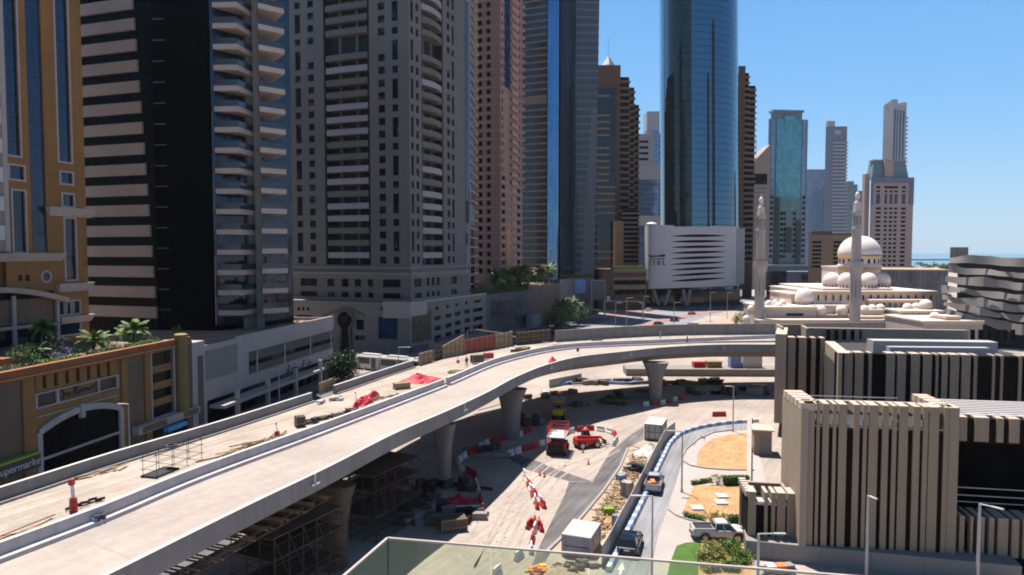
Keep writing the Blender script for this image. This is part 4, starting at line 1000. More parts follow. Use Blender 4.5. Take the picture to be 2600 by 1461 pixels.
t, f, z = plain_tower('pale office block with a window grid between the brown tower and the hotel', 1612, 1700, 520, 420, 'blueglass')
b = MB(); f.box(b, 0, f.L, z - 11, z, 0, .4); f.box(b, 0, 13, z, z + 22, -14, 0); b.build('upper_wall', 'whiteblock', t)
bands(t, f, 0, 9, z + 3, z + 17, 4.2, 1.6, 'glassdark', 'window_band')
b = MB(); f.box(b, 0, f.L, 48, 55, 0, .5); b.build('belt_band', 'whiteblock', t)
t, f, z = plain_tower('blue grey round topped tower behind the pale office block', 1640, 1700, 640, 330, 'blueglass')
b = MB(); f.box(b, -.5, f.L, z - 2, z + 15, -16, .6); b.build('crown', 'whiteblock', t)
bands(t, f, -.5, 5, z - 30, z - 3, 4.2, 2.0, 'whiteblock')

# hotel tower and its white podium
ht = thing('hotel_tower', 'tall curved blue glass hotel tower rising behind the white podium', 'building', (100, 390, 0), world=True)
M['hotelglass'] = curtain('hotel_blue_glass', (.092, .152, .205), 3.55, 1.8, .14, .05, .92, .5, .002, axis=(1, .35), mull=.02, panevar=.03)
Yc = 395; H9 = 190
def hp(px, Y): return Vector((X(px, Y), Y))
pl_ = [(1676, 412), (1682, 396), (1698, 383), (1730, 374.5), (1762, 372), (1795, 373), (1830, 376), (1860, 382), (1874, 389), (1880, 402)]
sp = spline([(*hp(a, y), 0) for a, y in pl_], 60)
b = MB(); lo = sp; cxy = Vector((X(1785, 395), 395, 0)); tpp = lambda p: Vector((cxy.x - 3.2 + (p.x - cxy.x) * .96, cxy.y + (p.y - cxy.y) * .96, H9)); hi = [tpp(p) for p in sp]
b.strip(lo, hi); b.build('glass_skin', 'hotelglass', ht, smooth=True)
b = MB(); bk = [sp[-1], Vector((sp[-1].x - 3, 415, 0)), Vector((sp[0].x + 3, 415, 0)), sp[0]]
b.strip([Vector((p.x, p.y, 0)) for p in bk], [tpp(p) for p in bk]); b.add([tuple(p) for p in hi] + [tuple(Vector((cxy.x + (p.x - cxy.x) * .985, cxy.y + (p.y - cxy.y) * .985, H9))) for p in bk[1:-1]], [tuple(range(62))]); b.build('rear_wall', 'bandglass', ht)
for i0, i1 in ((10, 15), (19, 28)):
    b = MB(); A = offset(sp[i0:i1 + 1], .18); b.strip([Vector((p.x, p.y, 6)) for p in A], [tpp(p) for p in A]); b.build('painted_reflection', curtain('painted_reflection_glass', (.015, .03, .035), 3.55, 1.8, .14, .08, .3, .6, .01), ht)  # reflections of neighbouring towers put in as strips of darker glass
wpd = thing('hotel_podium', 'white curved hotel podium on raking columns, nine dark slits and the name CIEL', 'building', (92, 352, 0), world=True)
M['hotelwhite'] = mat('white_podium_panel', (.40, .385, .40), .6, var=.04, scale=.05)
cp = spline([(*hp(a, y), 0) for a, y in [(1637, 366), (1638, 357), (1648, 351), (1680, 349), (1740, 350), (1800, 353), (1860, 358), (1876, 361)]], 60)
def ztop(t): return EYE + (642 - (572 + 3 * t)) / FOC * 352 if not .42 < t < .70 else EYE + (642 - 576.5) / FOC * 352
b = MB(); lo = [Vector((p.x, p.y, EYE + (642 - lerp(737, 725, i / 59)) / FOC * p.y)) for i, p in enumerate(cp)]; hi = [Vector((p.x, p.y, ztop(i / 59))) for i, p in enumerate(cp)]
b.strip(lo, hi); zl9 = min(p.z for p in lo)
b.add([tuple(p) for p in lo] + [(X(1880, 385), 385, lo[-1].z), (X(1640, 385), 385, lo[0].z)], [tuple(range(62))]); b.build('wall', 'hotelwhite', wpd)
b = MB(); b.prism([(p.x, p.y) for p in offset(cp, -1.2)] + [(X(1872, 385), 385), (X(1645, 385), 385)], zl9 + 2, min(p.z for p in hi) - 1.5); b.build('inner_body', 'darkgreyclad', wpd)
b = MB(); A = Vector((X(1872, 358), 358)); ff = Fa((A.x + .1, A.y + 1.5), (X(1890, 364), 364)); ff.box(b, 0, ff.L, ff.z(1880, 722), ff.z(1880, 580), -10, 0); b.build('end_panel', 'palegrey', wpd)
for k in range(9):
    yl, yr = 600 + 14.35 * k, 599 + 13.4 * k
    if k > 0: yr = 599.5 + 13.35 * k
    b = MB(); n = 28; top = []; bot = []
    for i in range(n):
        t = i / (n - 1); px = 1702 + (1843 - 1702) * t
        j = min(range(60), key=lambda q: abs(1300 + FOC * cp[q].x / cp[q].y - px)); p = offset(cp, .12)[j]
        j2 = j + 1 if j < 59 else j
        xx = (px - 1300) / FOC; d0, d1 = cp[max(j - 1, 0)], cp[min(j + 1, 59)]; sl_ = (d1.y - d0.y) / (d1.x - d0.x)
        yy = (d0.y - sl_ * d0.x) / (1 - sl_ * xx) - .12
        zc = EYE + (642 - lerp(yl, yr, t)) / FOC * yy; h = 1.3 * (math.sin(math.pi * t) ** .8)
        top.append(Vector((xx * yy, yy, zc + h * .55))); bot.append(Vector((xx * yy, yy, zc - h * .45)))
    b.strip(bot, top); b.build('slit_window', 'soot', wpd)
def onwall(px, py):
    xx = (px - 1300) / FOC; j = min(range(60), key=lambda q: abs(cp[q].x / cp[q].y - xx)); d0, d1 = cp[max(j - 1, 0)], cp[min(j + 1, 59)]; sl_ = (d1.y - d0.y) / (d1.x - d0.x)
    yy = (d0.y - sl_ * d0.x) / (1 - sl_ * xx) - .25; return Vector((xx * yy, yy, EYE + (642 - py) / FOC * yy))
for ch, px in zip('CIEL', (1653, 1661, 1673, 1686)):
    text(ch, 'sign_letter', 'soot', 3.0, wpd, (onwall(px, 668.5), (1, 0, 0), (0, 0, 1)), .12)
b = MB()
b.path([onwall(x, y) for x, y in [(1652, 658), (1687, 658)]], .22)
b.path([onwall(x, y) for x, y in [(1650, 646), (1650, 652), (1654, 654), (1657, 651), (1687, 651), (1688, 648), (1684, 650), (1681, 648), (1677, 650), (1674, 649)]], .28)
b.build('sign_strokes', 'soot', wpd)
for (xa, xb) in [(1659, 1674), (1701, 1688), (1735, 1744), (1753, 1747)]:
    b = MB(); b.tube((X(xa, 356), 356, lo[10].z - .2), (X(xb, 356), 356, 1.5), .9, 8, .75); b.build('raking_column', 'palegrey', wpd)
b = MB(); b.prism([hp(1640, 362), hp(1880, 366), hp(1885, 384), hp(1640, 384)], 0, zl9 + .5); b.build('ground_floor', 'bandglass', wpd)
b = MB(); b.prism([hp(1636, 351), hp(1660, 347), hp(1745, 347), hp(1868, 352), hp(1880, 366), hp(1636, 366)], 0, 1.2); b.build('plinth', 'darkgreyclad', wpd)
b = MB(); b.lathe([(2.6, 0), (2.9, .5), (2.0, 1.1), (.5, 1.5)], 14, (X(1653, 360), 360, ztop(0) + .3)); b.build('roof_canopy', 'whitepaint', wpd)
# neighbours outside the frame that the hotel glass mirrors
for i, (x, y, w_, h, lab) in enumerate([(335, 228, 24, 235, 'slender dark tower outside the frame, mirrored in the hotel glass'), (300, 190, 12, 190, 'low dark tower outside the frame, mirrored in the hotel glass')]):
    t = thing('tower_block', lab, 'building', (x, y, 0), world=True); b = MB(); b.box(x - w_ / 2, y - w_ / 2, 0, x + w_ / 2, y + w_ / 2, h); b.build('wall', 'brownst', t)
# ------------------------------------------------------------------ distant towers, part of the haze put into their colours
M['tealglass'] = curtain('teal_curtain_glass', (.12, .28, .30), 3.8, 2.6, .12, .12, .55, .75, .008)
M['tealside'] = mat('teal_side_panel', (.14, .215, .24), .6, .1, var=.05, scale=.05)
M['tanblock'] = mat('tan_render', (.30, .235, .19), .85, var=.05, scale=.05)
M['farglass'] = curtain('hazed_far_glass', (.16, .22, .32), 4.0, 3.0, .2, .2, .4, 1.25, .005)
M['slate'] = mat('hazed_slate_render', (.14, .17, .225), .8, var=.05, scale=.05)
M['beige'] = mat('beige_stone', (.33, .26, .235), .85, var=.05, scale=.05)
# tan tower with the slanted roof
t, f, z = plain_tower('tan tower with a slanted roof and thin mast left of the teal tower', 1905, 1950, 540, 440, 'tanblock')
b = MB(); b.loft([[f.pt(0, z, 0), f.pt(f.L, z, 0), f.pt(f.L, z + 21, 0), f.pt(0, z + 7, 0)], [f.pt(0, z, -18), f.pt(f.L, z, -18), f.pt(f.L, z + 21, -18), f.pt(0, z + 7, -18)]]); b.build('slanted_roof', 'tanblock', t)
b = MB(); f.box(b, 0, f.L - 2, z - 9, z - 1, 0, .4); b.build('window_band', 'glassdark', t)
bands(t, f, 3.5, f.L - 2, 32, z - 12, 3.4, 1.2, 'slate', 'window_band', .15)
b = MB(); b.tube(f.pt(5, z + 8, -6), f.pt(5, z + 28, -6), .25); b.build('mast', 'steel', t)
# teal tower
t = thing('glass_tower', 'broad teal glass tower with a flat framed crown', 'building', (X(1993, 570), 570, 0), world=True)
f = Fa(V2(1945, 570), V2(2044, 574)); z = f.z(1990, 303)
b = MB(); core(b, [f.p2(0, 0), f.p2(f.L, 0), tuple(V2(2042, 600)), tuple(V2(1947, 600))], 0, z); b.build('wall', 'tealside', t)
b = MB(); f.box(b, f.u(1953), f.u(1962), 20, z, 0, .3); f.box(b, f.u(2031), f.u(2039), 20, z, 0, .3); b.build('side_glass', 'farglass', t)
b = MB(); f.box(b, f.u(1966), f.u(2028), f.z(1990, 535), z, 0, .6); b.build('curtain_glass', 'tealglass', t)
b = MB(); f.box(b, f.u(1984), f.u(2010), f.z(1990, 320), z + 3, .6, 1.1); b.build('centre_panel', 'tealglass', t)
b = MB(); f.box(b, f.u(1960), f.u(2030), z, z + 5.5, -6, 0); f.box(b, f.u(1956), f.u(2033), z + 5.5, z + 7.2, -7, 1); b.build('crown', 'slate', t)
b = MB(); f.box(b, f.u(1963), f.u(1976), 18, f.z(1970, 500), .3, .9); f.box(b, f.u(2020), f.u(2032), 18, f.z(2026, 560), .3, .9); f.box(b, f.u(1993), f.u(2008), 28, f.z(2000, 578), .3, .95); b.build('dark_glass', mat('dark_teal_glass', (.02, .055, .055), .12, spec=.5), t)
its = []
for k in range(12):
    for (pl, pr) in [(1953, 1960), (1979, 1986), (1988, 1993) , (2012, 2018), (2034, 2041)]:
        z_ = 24 + k * 4.3
        its.append((f, f.u(pl), f.u(pr), z_, z_ + 2.1, 'glassdark'))
for i in its:
    b = MB(); f.box(b, i[1], i[2], i[3], i[4], .3, .45); b.build('window', 'glassdark', t)
b = MB(); f.box(b, -12, f.L + 1, 8, f.z(1990, 675), 0, 8); b.build('base_block', 'slate', t)
b = MB(); f.box(b, -14, f.L + 1, f.z(1990, 675), f.z(1990, 672), 0, 9); b.build('base_coping', 'whitepaint', t)
t, f, z = plain_tower('pale blue glass tower set far back between two taller ones', 2042, 2095, 930, 432, 'farglass', 30)
t, f, z = plain_tower('slender slate tower with pale balcony bands and a stepped top', 2089, 2143, 800, 325, 'slate', 26)
b = MB(); f.box(b, 1.5, f.u(2113), z, z + 6, -4, 0); b.build('roof_block', 'whiteblock', t)
bands(t, f, f.u(2108), f.L + 1, 30, f.z(2120, 356), 4.0, 1.6, 'whiteblock', 'balcony', 1.2)
b = MB(); f.box(b, f.u(2112), f.u(2128), z - 9, z - 4, 0, .4); b.build('sign_panel', 'whiteblock', t)
t, f, z = plain_tower('teal grey tower partly behind the slate tower', 2138, 2172, 880, 470, 'tealside', 24)
b = MB(); f.box(b, f.u(2146), f.u(2164), z, z + 4, -10, 0); b.build('roof_block', 'tealside', t)
t, f, z = plain_tower('dull teal tower in the gap beside the minaret', 2166, 2200, 900, 486, 'tealside', 24)
# low brown block behind the mosque
t, f, z = plain_tower('low brown block of ribbon windows behind the mosque', 2052, 2160, 430, 597, 'brownlt', 26)
for pl, pr in ((2062, 2085), (2116, 2160)):
    for k in range(9):
        b = MB(); zz = f.z(2070, 680) + 2.45 * k; f.box(b, f.u(pl), f.u(pr), zz, zz + 1.3, 0, .15)
        if zz < z - 4: b.build('window_band', 'glassdark', t)
b = MB(); f.box(b, f.u(2112), f.L, z, z + .8, -5, .4); f.box(b, f.u(2060), f.u(2112), z, z + 2.2, -5, -.2); b.build('parapet', 'brownst', t)
# tall white tower and the beige one in front of it
t = thing('apartment_tower', 'tall white tower with sawtooth balconies far behind the beige hotel block', 'building', (X(2265, 820), 820, 0), world=True)
fa = Fa(V2(2233, 826), V2(2256, 815)); fb2 = Fa(fa.b, V2(2291, 828)); z = fa.z(2250, 276)
b = MB(); core(b, [fa.p2(0, 0), fb2.p2(0, 0), fb2.p2(fb2.L, 0), fb2.p2(fb2.L, -20), fa.p2(0, -20)], 0, z); b.build('wall', 'whiteblock', t)
b = MB(); b.loft([[fa.pt(0, z, 0), fa.pt(fa.L, z, 0), fa.pt(fa.L, z + 9, 0), fa.pt(0, z + 4, 0)], [fa.pt(0, z, -8), fa.pt(fa.L, z, -8), fa.pt(fa.L, z + 9, -8), fa.pt(0, z + 4, -8)]]); fb2.box(b, .5, fb2.L, z, z + 4, -8, 0); fb2.box(b, fb2.L - 4, fb2.L, z + 4, z + 8, -8, 0); b.build('crown', 'whiteblock', t)
b = MB()
for pl, pr in ((2261, 2265), (2268, 2271), (2275, 2279), (2283, 2287)): fb2.box(b, fb2.u(pl), fb2.u(pr), 90, z - 2, 0, .2)
b.build('window_strip', 'glassblue', t)
for k in range(20):
    b = MB(); zz = 100 + 4.6 * k; fb2.box(b, fb2.L - .5, fb2.L + 3.2, zz, zz + 1.5, -8, .6)
    if zz < z - 9: b.build('balcony', 'whiteblock', t)
t = thing('hotel_block', 'broad beige block with a teal mansard top and dark framed upper storeys', 'building', (X(2255, 480), 480, 0), world=True)
f = Fa(V2(2207, 480), V2(2314, 482)); z = f.z(2260, 452); s1, s2 = V2(2194, 490), V2(2207, 480)
its = []
for k in range(16):
    zz = f.z(2260, 676) + 2.93 * k
    for (pl, pr) in [(2221, 2234), (2242, 2250), (2255, 2263), (2267, 2275), (2285, 2297)]:
        if zz < f.z(2260, 522): its.append((f, f.u(pl), f.u(pr), zz, zz + 1.5, 'glassdark'))
for (pl, pr) in [(2221, 2231), (2242, 2249), (2255, 2263), (2267, 2275), (2286, 2295)]:
    its.append((f, f.u(pl), f.u(pr), f.z(2260, 518), f.z(2260, 493), 'glassblue')); its.append((f, f.u(pl), f.u(pr), f.z(2260, 489), f.z(2260, 484), 'glassdark'))
its.append((f, f.u(2241), f.u(2276), f.z(2260, 479), f.z(2260, 473), 'glassdark')); its.append((f, f.u(2221), f.u(2231), f.z(2260, 479), f.z(2260, 473), 'glassdark')); its.append((f, f.u(2286), f.u(2296), f.z(2260, 479), f.z(2260, 473), 'glassdark'))
b = MB(); f.wall(b, 0, f.L, 0, z, [i[1:5] for i in its], .4)
core(b, [f.p2(0.05, -.7), f.p2(f.L, -.7), tuple(V2(2312, 506)), tuple(V2(2210, 506))], 0, z - .2)
f.box(b, -3.4, 0, 0, f.z(2200, 441), -5, -2); b.build('wall', 'beige', t)
windows(t, its, limit=98, dep=.3)
b = MB(); f.box(b, 0, f.L, f.z(2260, 465), z + .3, 0, .5); f.box(b, 0, f.u(2213), f.z(2210, 520), f.z(2210, 465), 0, .5); f.box(b, f.u(2305), f.L, f.z(2310, 520), f.z(2310, 465), 0, .5); b.build('dark_frame', 'slate', t)
b = MB(); zt2 = f.z(2260, 408)
b.loft([[f.pt(1, z, -1), f.pt(f.L - 3, z, -1), f.pt(f.L - 3, z, -12), f.pt(3.2, z, -12)], [f.pt(3, zt2, -3), f.pt(f.L - 4.5, zt2, -3), f.pt(f.L - 4.5, zt2, -11), f.pt(4.5, zt2, -11)]]); b.build('mansard_roof', 'tealside', t)
b = MB(); f.box(b, f.u(2242), f.u(2264), z, zt2 + .8, -4, -.4); f.box(b, 2.5, f.L - 4, zt2, zt2 + .9, -8, -2.4); b.build('roof_gable', 'beige', t)
# grey hall behind the mosque
M['hallgrey'] = mat('ribbed_grey_cladding', (.13, .135, .15), .7, var=.25, scale=.25, streak=.35)
t = thing('long_hall', 'long grey ribbed hall with a flat sandy roof behind the mosque', 'building', (X(2320, 320), 320, 0), world=True)
f = Fa(V2(2225, 330), V2(2408, 318)); b = MB(); zh = f.z(2320, 688)
core(b, [f.p2(0, 0), f.p2(f.L, 0), f.p2(f.L, -45), f.p2(0, -45)], 0, zh); b.build('wall', 'hallgrey', t)
b = MB(); core(b, [f.p2(-.2, .3), f.p2(f.L + .2, .3), f.p2(f.L, -45.3), f.p2(-.2, -45.3)], zh + .01, zh + .6); b.build('roof', 'sandpale', t)
# dark low blocks left of the mosque
t, f, z = plain_tower('dark brown low block by the road beside the left minaret', 1946, 1998, 400, 690, 'brownglass', 14)
t, f, z = plain_tower('grey low block in front of the teal tower', 1996, 2056, 450, 690, 'slate', 14)
b = MB(); f.box(b, f.u(2036), f.u(2056), f.z(2046, 712), f.z(2046, 698), 0, .5); b.build('sign_board', mat('dark_blue_board', (.02, .04, .10), .5), t)
# breakwater across the bay
b = MB(); b.box(1200, 2600, 0, 3200, 2640, 5.0); struct('breakwater', b, 'whiteblock', 'pale breakwater lying across the sea')

# ------------------------------------------------------------------ mosque
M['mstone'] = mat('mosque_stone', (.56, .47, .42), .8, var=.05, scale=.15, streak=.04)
M['mshade'] = mat('mosque_stone_shaded', (.36, .315, .30), .85, var=.06, scale=.15, streak=.06)  # shaded copy of the mosque stone, the shade put into the colour
M['dome'] = mat('dome_tiles', (.66, .57, .52), .5, var=.03, scale=.3)
M['gold'] = mat('gold_band', (.45, .27, .07), .4, .4, var=.1)
M['mgold'] = mat('ochre_moulding', (.52, .37, .20), .8, var=.08)
mq = thing('mosque', 'cream stone mosque with one great dome among many small ones and two minarets', 'mosque', (X(2160, 250), 250, 0), world=True)
YM = 250
def dome(px, py_top, py_base, rpx, Y, drum=0, n=28, gold=False, name='dome', holes=True):
    """dome with its drum; py_base is the springing line"""
    xc, r = X(px, Y), rpx / FOC * Y; zb, zt_ = EYE + (642 - py_base) / FOC * Y, EYE + (642 - py_top) / FOC * Y; h = zt_ - zb
    prof = [(r * .96, 0)]
    for i in range(1, 13):
        a = math.pi / 2 * i / 12; prof.append((max(.02, r * 1.0 * math.cos(a) ** .86 * (1 if i > 1 else 1.0)), h * .97 * math.sin(a)))
    prof += [(.05, h), (.04, h * 1.03)]
    b = MB(); b.lathe(prof, n, (xc, Y, zb)); d = b.build(name, 'dome', mq, smooth=True)
    if drum:
        b = MB(); dh = drum / FOC * Y
        b.lathe([(r * 1.0, -dh), (r * 1.0, -dh * .9), (r * .95, -dh * .85), (r * .95, -.25), (r * 1.0, -.2), (r * 1.0, 0), (r * .9, .05)], n, (xc, Y, zb)); b.build('drum', 'mstone', mq, smooth=False)
        if gold:
            b = MB(); b.lathe([(r * 1.01, -.35), (r * 1.03, -.1), (r * 1.01, .25), (r * .9, .3)], n, (xc, Y, zb)); b.build('gold_band', 'gold', mq)
        if holes:
            m_ = 10 if r > 3 else 8
            b = MB()
            for k in range(m_ * 2):
                a = math.pi * k / m_; b.cbox((xc + r * .95 * math.cos(a), Y + r * .95 * math.sin(a), zb - dh * .52), (.12, max(.25, r * .1), dh * .42), a)
            o = b.build('drum_windows', 'glassdark', mq)
    return d
dome(2181, 598, 650, 51.5, 262, 26, 40, True)
for px, pt, pb, r, Y in [(2113, 692, 716, 22, 257), (2150, 692, 717, 21.5, 250), (2205, 692, 717, 21.5, 250), (2240, 691, 716, 20.5, 257), (2181, 694, 716, 20, 272)]: dome(px, pt, pb, r, Y, 18, 28)
dome(2044, 730, 763, 24, 244, 14, 28); dome(2353, 760, 778, 16.5, 232, 15, 24); dome(2377, 793, 805, 12.5, 214, 11, 20)
small = [(1953, 764, 776, 8, 240), (1970, 763, 775, 8, 242), (1988, 763, 775, 9, 244), (1978, 770, 780, 10, 238), (2085, 777, 790, 13.5, 236), (2139, 777, 790, 12.5, 236)]
small += [(2197 + 20 * i, 777 - i * 1.6, 789 - i * 1.8, 11, 235 + i) for i in range(3)] + [(2246 + 20 * i, 745 - 1.6 * i, 756 - 1.6 * i, 10.5, 250 + 2 * i) for i in range(5)] + [(2307, 772, 783, 11, 234), (2329, 771, 781, 10.5, 236), (1908, 777, 789, 8, 236), (1897, 803, 812, 8, 230)]
for q in small: dome(q[0], q[1] - 2, q[2], q[3] * 1.12, q[4], drum=10, n=20, holes=False)
def tier(pl, pr, Y, dep, pt, pb, m='mstone', name='tier'):
    f = Fa(V2(pl, Y), V2(pr, Y)); b = MB(); z0, z1 = max(0, f.z((pl + pr) / 2, pb)), f.z((pl + pr) / 2, pt)
    core(b, [f.p2(0, 0), f.p2(f.L, 0), f.p2(f.L, -dep), f.p2(0, -dep)], z0, z1); b.build(name, m, mq)
    b = MB(); f.box(b, -.3, f.L + .3, z1 - .1, z1 + .35, -dep - .3, .4); b.build('cornice', 'mstone', mq)
    b = MB(); f.box(b, -.15, f.L + .15, z1 - .75, z1 - .1, -.2, .22); b.build('moulding', 'mgold', mq)
    return f, z0, z1
tier(2128, 2236, 266, 14, 679, 736); tier(2092, 2266, 246, 40, 735, 748)
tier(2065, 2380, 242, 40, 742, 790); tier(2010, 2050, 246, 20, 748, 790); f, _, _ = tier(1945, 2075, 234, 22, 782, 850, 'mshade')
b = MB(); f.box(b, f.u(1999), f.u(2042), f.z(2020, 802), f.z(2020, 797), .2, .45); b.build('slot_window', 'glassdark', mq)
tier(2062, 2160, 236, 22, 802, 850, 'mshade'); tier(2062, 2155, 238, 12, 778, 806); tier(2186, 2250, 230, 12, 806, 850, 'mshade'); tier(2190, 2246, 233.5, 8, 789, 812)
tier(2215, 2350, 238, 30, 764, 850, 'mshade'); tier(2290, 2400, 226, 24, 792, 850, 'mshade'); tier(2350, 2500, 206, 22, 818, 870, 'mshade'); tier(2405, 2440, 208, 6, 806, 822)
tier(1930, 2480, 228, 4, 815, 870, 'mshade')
for (pl, pr, Y, pt, pb, n_) in [(2070, 2375, 241.5, 752, 764, 16), (1950, 2070, 233.5, 812, 822, 8), (2195, 2245, 229.5, 812, 822, 4), (2225, 2345, 237.5, 772, 782, 8), (2300, 2395, 225.5, 800, 810, 7), (2105, 2258, 243.5, 0, 0, 0)]:
    f = Fa(V2(pl, Y), V2(pr, Y))
    for k in range(n_):
        b = MB(); u = f.L * (k + .5) / n_; a_, c_ = f.z((pl + pr) / 2, pb), f.z((pl + pr) / 2, pt)
        f.box(b, u - .28, u + .28, a_, c_, 0, .08); b.add([f.pt(u + .28 * math.cos(math.pi * q / 8), c_ + .4 * math.sin(math.pi * q / 8), .08) for q in range(9)], [tuple(range(9))]); b.build('arched_window', 'brownglass', mq)
def minaret(px, Y, pys, k):
    """pys: tip, finial ball, lantern top, upper gallery, mid band, lower gallery top, gallery base, ground"""
    zz = [EYE + (642 - p) / FOC * Y for p in pys]; x = X(px, Y); r = lambda w: w * k / FOC * Y
    b = MB(); b.lathe([(r(15), 0), (r(15), zz[7] * .5 + .5)], 8, (x, Y, 0))
    b.lathe([(r(14.5), 0.2), (r(14.5), zz[6] - 2.4), (r(15.5), zz[6] - 1.6), (r(19), zz[6]), (r(20), zz[6] + .2), (r(20), zz[5]), (r(19.2), zz[5]), (r(19.2), zz[6] + .5), (r(13.2), zz[6] + .5)], 8, (x, Y, 0))
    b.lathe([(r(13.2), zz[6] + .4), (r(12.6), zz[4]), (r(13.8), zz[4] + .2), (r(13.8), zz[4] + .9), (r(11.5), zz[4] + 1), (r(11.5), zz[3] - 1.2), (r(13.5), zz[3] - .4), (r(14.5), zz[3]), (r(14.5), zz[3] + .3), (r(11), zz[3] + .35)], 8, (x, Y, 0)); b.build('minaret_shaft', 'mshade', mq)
    b = MB(); b.lathe([(r(10.5), zz[3] + .3), (r(9.5), zz[2]), (r(6), zz[2] + .2), (r(5), zz[1] - 1.2), (r(3.2), zz[1] - .8)], 8, (x, Y, 0)); b.build('minaret_lantern', 'mstone', mq)
    b = MB(); h = zz[1] - .9; b.lathe([(r(3), h), (r(5.6), h + .5), (r(6), h + 1.1), (r(4), h + 1.9), (r(.6), h + 2.3), (r(.4), zz[0])], 14, (x, Y, 0)); b.build('minaret_finial', 'dome', mq, smooth=True)
    for q in range(8):
        a = math.pi / 8 + math.pi * q / 4
        if math.sin(a) > .3: continue
        b = MB(); rr = r(14.5) * math.cos(math.pi / 8); b.cbox((x + rr * math.cos(a), Y + rr * math.sin(a), zz[6] - 6.5), (.14, r(4.5), 5.5), a); b.build('niche', mat('niche_stone', (.22, .21, .22), .8) if 'niche_stone' not in bpy.data.materials else bpy.data.materials['niche_stone'], mq)
        b = MB(); rr = r(11.6) * math.cos(math.pi / 8); b.cbox((x + rr * math.cos(a), Y + rr * math.sin(a), lerp(zz[4], zz[3], .55)), (.14, r(5), (zz[3] - zz[4]) * .5), a); b.build('niche', bpy.data.materials['niche_stone'], mq)
minaret(1930, 232, (492, 511, 527, 549, 590, 664, 679, 830), .92)
minaret(2173, 222, (472, 499, 515, 541, 586, 664, 682, 835), .96)

# ------------------------------------------------------------------ wavy car park
M['wavy'] = mat('grey_wave_panel', (.21, .185, .168), .7, var=.06, scale=.12, joints=(0, 5.0, .06))
wv = thing('car_park', 'grey car park wrapped in wavy overlapping bands with dark gaps', 'building', (X(2500, 205), 205, 0), world=True)
f = Fa(V2(2402, 214), V2(2680, 200)); b = MB(); zt_ = f.z(2500, 668)
core(b, [f.p2(3, -2.5), f.p2(f.L, -2.5), f.p2(f.L, -40), f.p2(3, -40)], 0, zt_); b.build('dark_decks', mat('dark_parking_decks', (.03, .03, .033), .9, var=.4, scale=.4), wv)
lines = [  # (left px, top py at five stations, bottom py at five stations)
    (2412, [655, 648, 650, 655, 655], [668, 668, 672, 676, 678]),
    (2410, [672, 682, 683, 690, 694], [692, 698, 698, 702, 708]),
    (2402, [702, 705, 703, 712, 719], [716, 724, 727, 731, 738]),
    (2393, [724, 730, 739, 741, 748], [745, 742, 752, 759, 766]),
    (2396, [748, 758, 756, 766, 775], [760, 772, 780, 787, 793]),
    (2400, [768, 768, 782, 795, 800], [776, 790, 802, 806, 818]),
    (2406, [784, 796, 806, 814, 824], [800, 812, 824, 838, 850])]
for i, (pl, tp, bt_) in enumerate(lines):
    b = MB(); n = 40; rings = []
    for j in range(n):
        s_ = j / (n - 1); px = pl + (2680 - pl) * s_
        def ip(a): q = min(s_ * (2680 - pl) / 190, 1) * 4; k = min(int(q), 3); w_ = (1 - math.cos(math.pi * (q - k))) / 2; return lerp(a[k], a[k + 1], w_)
        u = f.u(px); o = .5 + .9 * math.sin(j * .31 + i * 1.9); za_, zb_ = f.z(px, ip(tp)), f.z(px, ip(bt_))
        rings.append([f.pt(u, zb_, o + .5), f.pt(u, za_, o - .3), f.pt(u, za_, o - .55), f.pt(u, zb_, o + .25)])
    b.loft(rings); b.build('wave_band', 'wavy', wv, smooth=True)
f2_ = Fa(f.p2(0, 0), f.p2(1.0, -40))
b = MB(); f.box(b, f.u(2412), f.u(2459), zt_ - 2, f.z(2435, 628), -14, -3); b.build('stair_block', 'wavy', wv)

# ------------------------------------------------------------------ striped shopping building on the right
M['fin'] = mat('tan_stone_fin', (.24, .184, .13), .8, var=.07, scale=.25, streak=.05, joints=(4.0, 0, .03), fine=.03)
M['finside'] = mat('tan_stone_wall', (.285, .22, .162), .8, var=.07, scale=.25, streak=.06)
M['fintop'] = mat('pale_coping', (.42, .33, .26), .8, var=.06)
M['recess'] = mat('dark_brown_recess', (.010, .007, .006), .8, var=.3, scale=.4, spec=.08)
M['roofdark'] = mat('dark_roof_membrane', (.028, .027, .026), .9, var=.2, scale=.2)
M['rooflight'] = mat('white_roof_unit', (.36, .325, .31), .6, var=.06)
M['basewall'] = mat('grey_base_wall', (.20, .18, .165), .85, var=.07, scale=.2, joints=(0, 3.0, .04))
ml_ = thing('shopping_building', 'low shopping building clad in vertical tan fins over dark recesses', 'building', (33, 68, 0), world=True)
fi = [0]
def fins(f, edges, z0, z1, o0=-.14, o1=.06, cap=True):
    for (u0, u1) in edges:
        b = MB(); f.box(b, u0, u1, z0, z1, o0, o1)
        if cap: f.box(b, u0, u1, z1 - .7, z1, -1.7, o0); b.cur = 1; f.box(b, u0 - .004, u1 + .004, z1, z1 + .05, -1.7, o1 + .01)
        b.build('fin', ['fin', 'fintop'] if cap else 'fin', ml_); fi[0] += 1
def rfins(f, u0, u1, rnd, wide=(.55, .8, 1.15, .4), gaps=(.3, .45, .6)):
    out = []; u = u0
    while u < u1 - .5:
        w_ = rnd.choice(wide); out.append((u, min(u + w_, u1))); u += w_ + rnd.choice(gaps)
    return out
rr_ = random.Random(5)
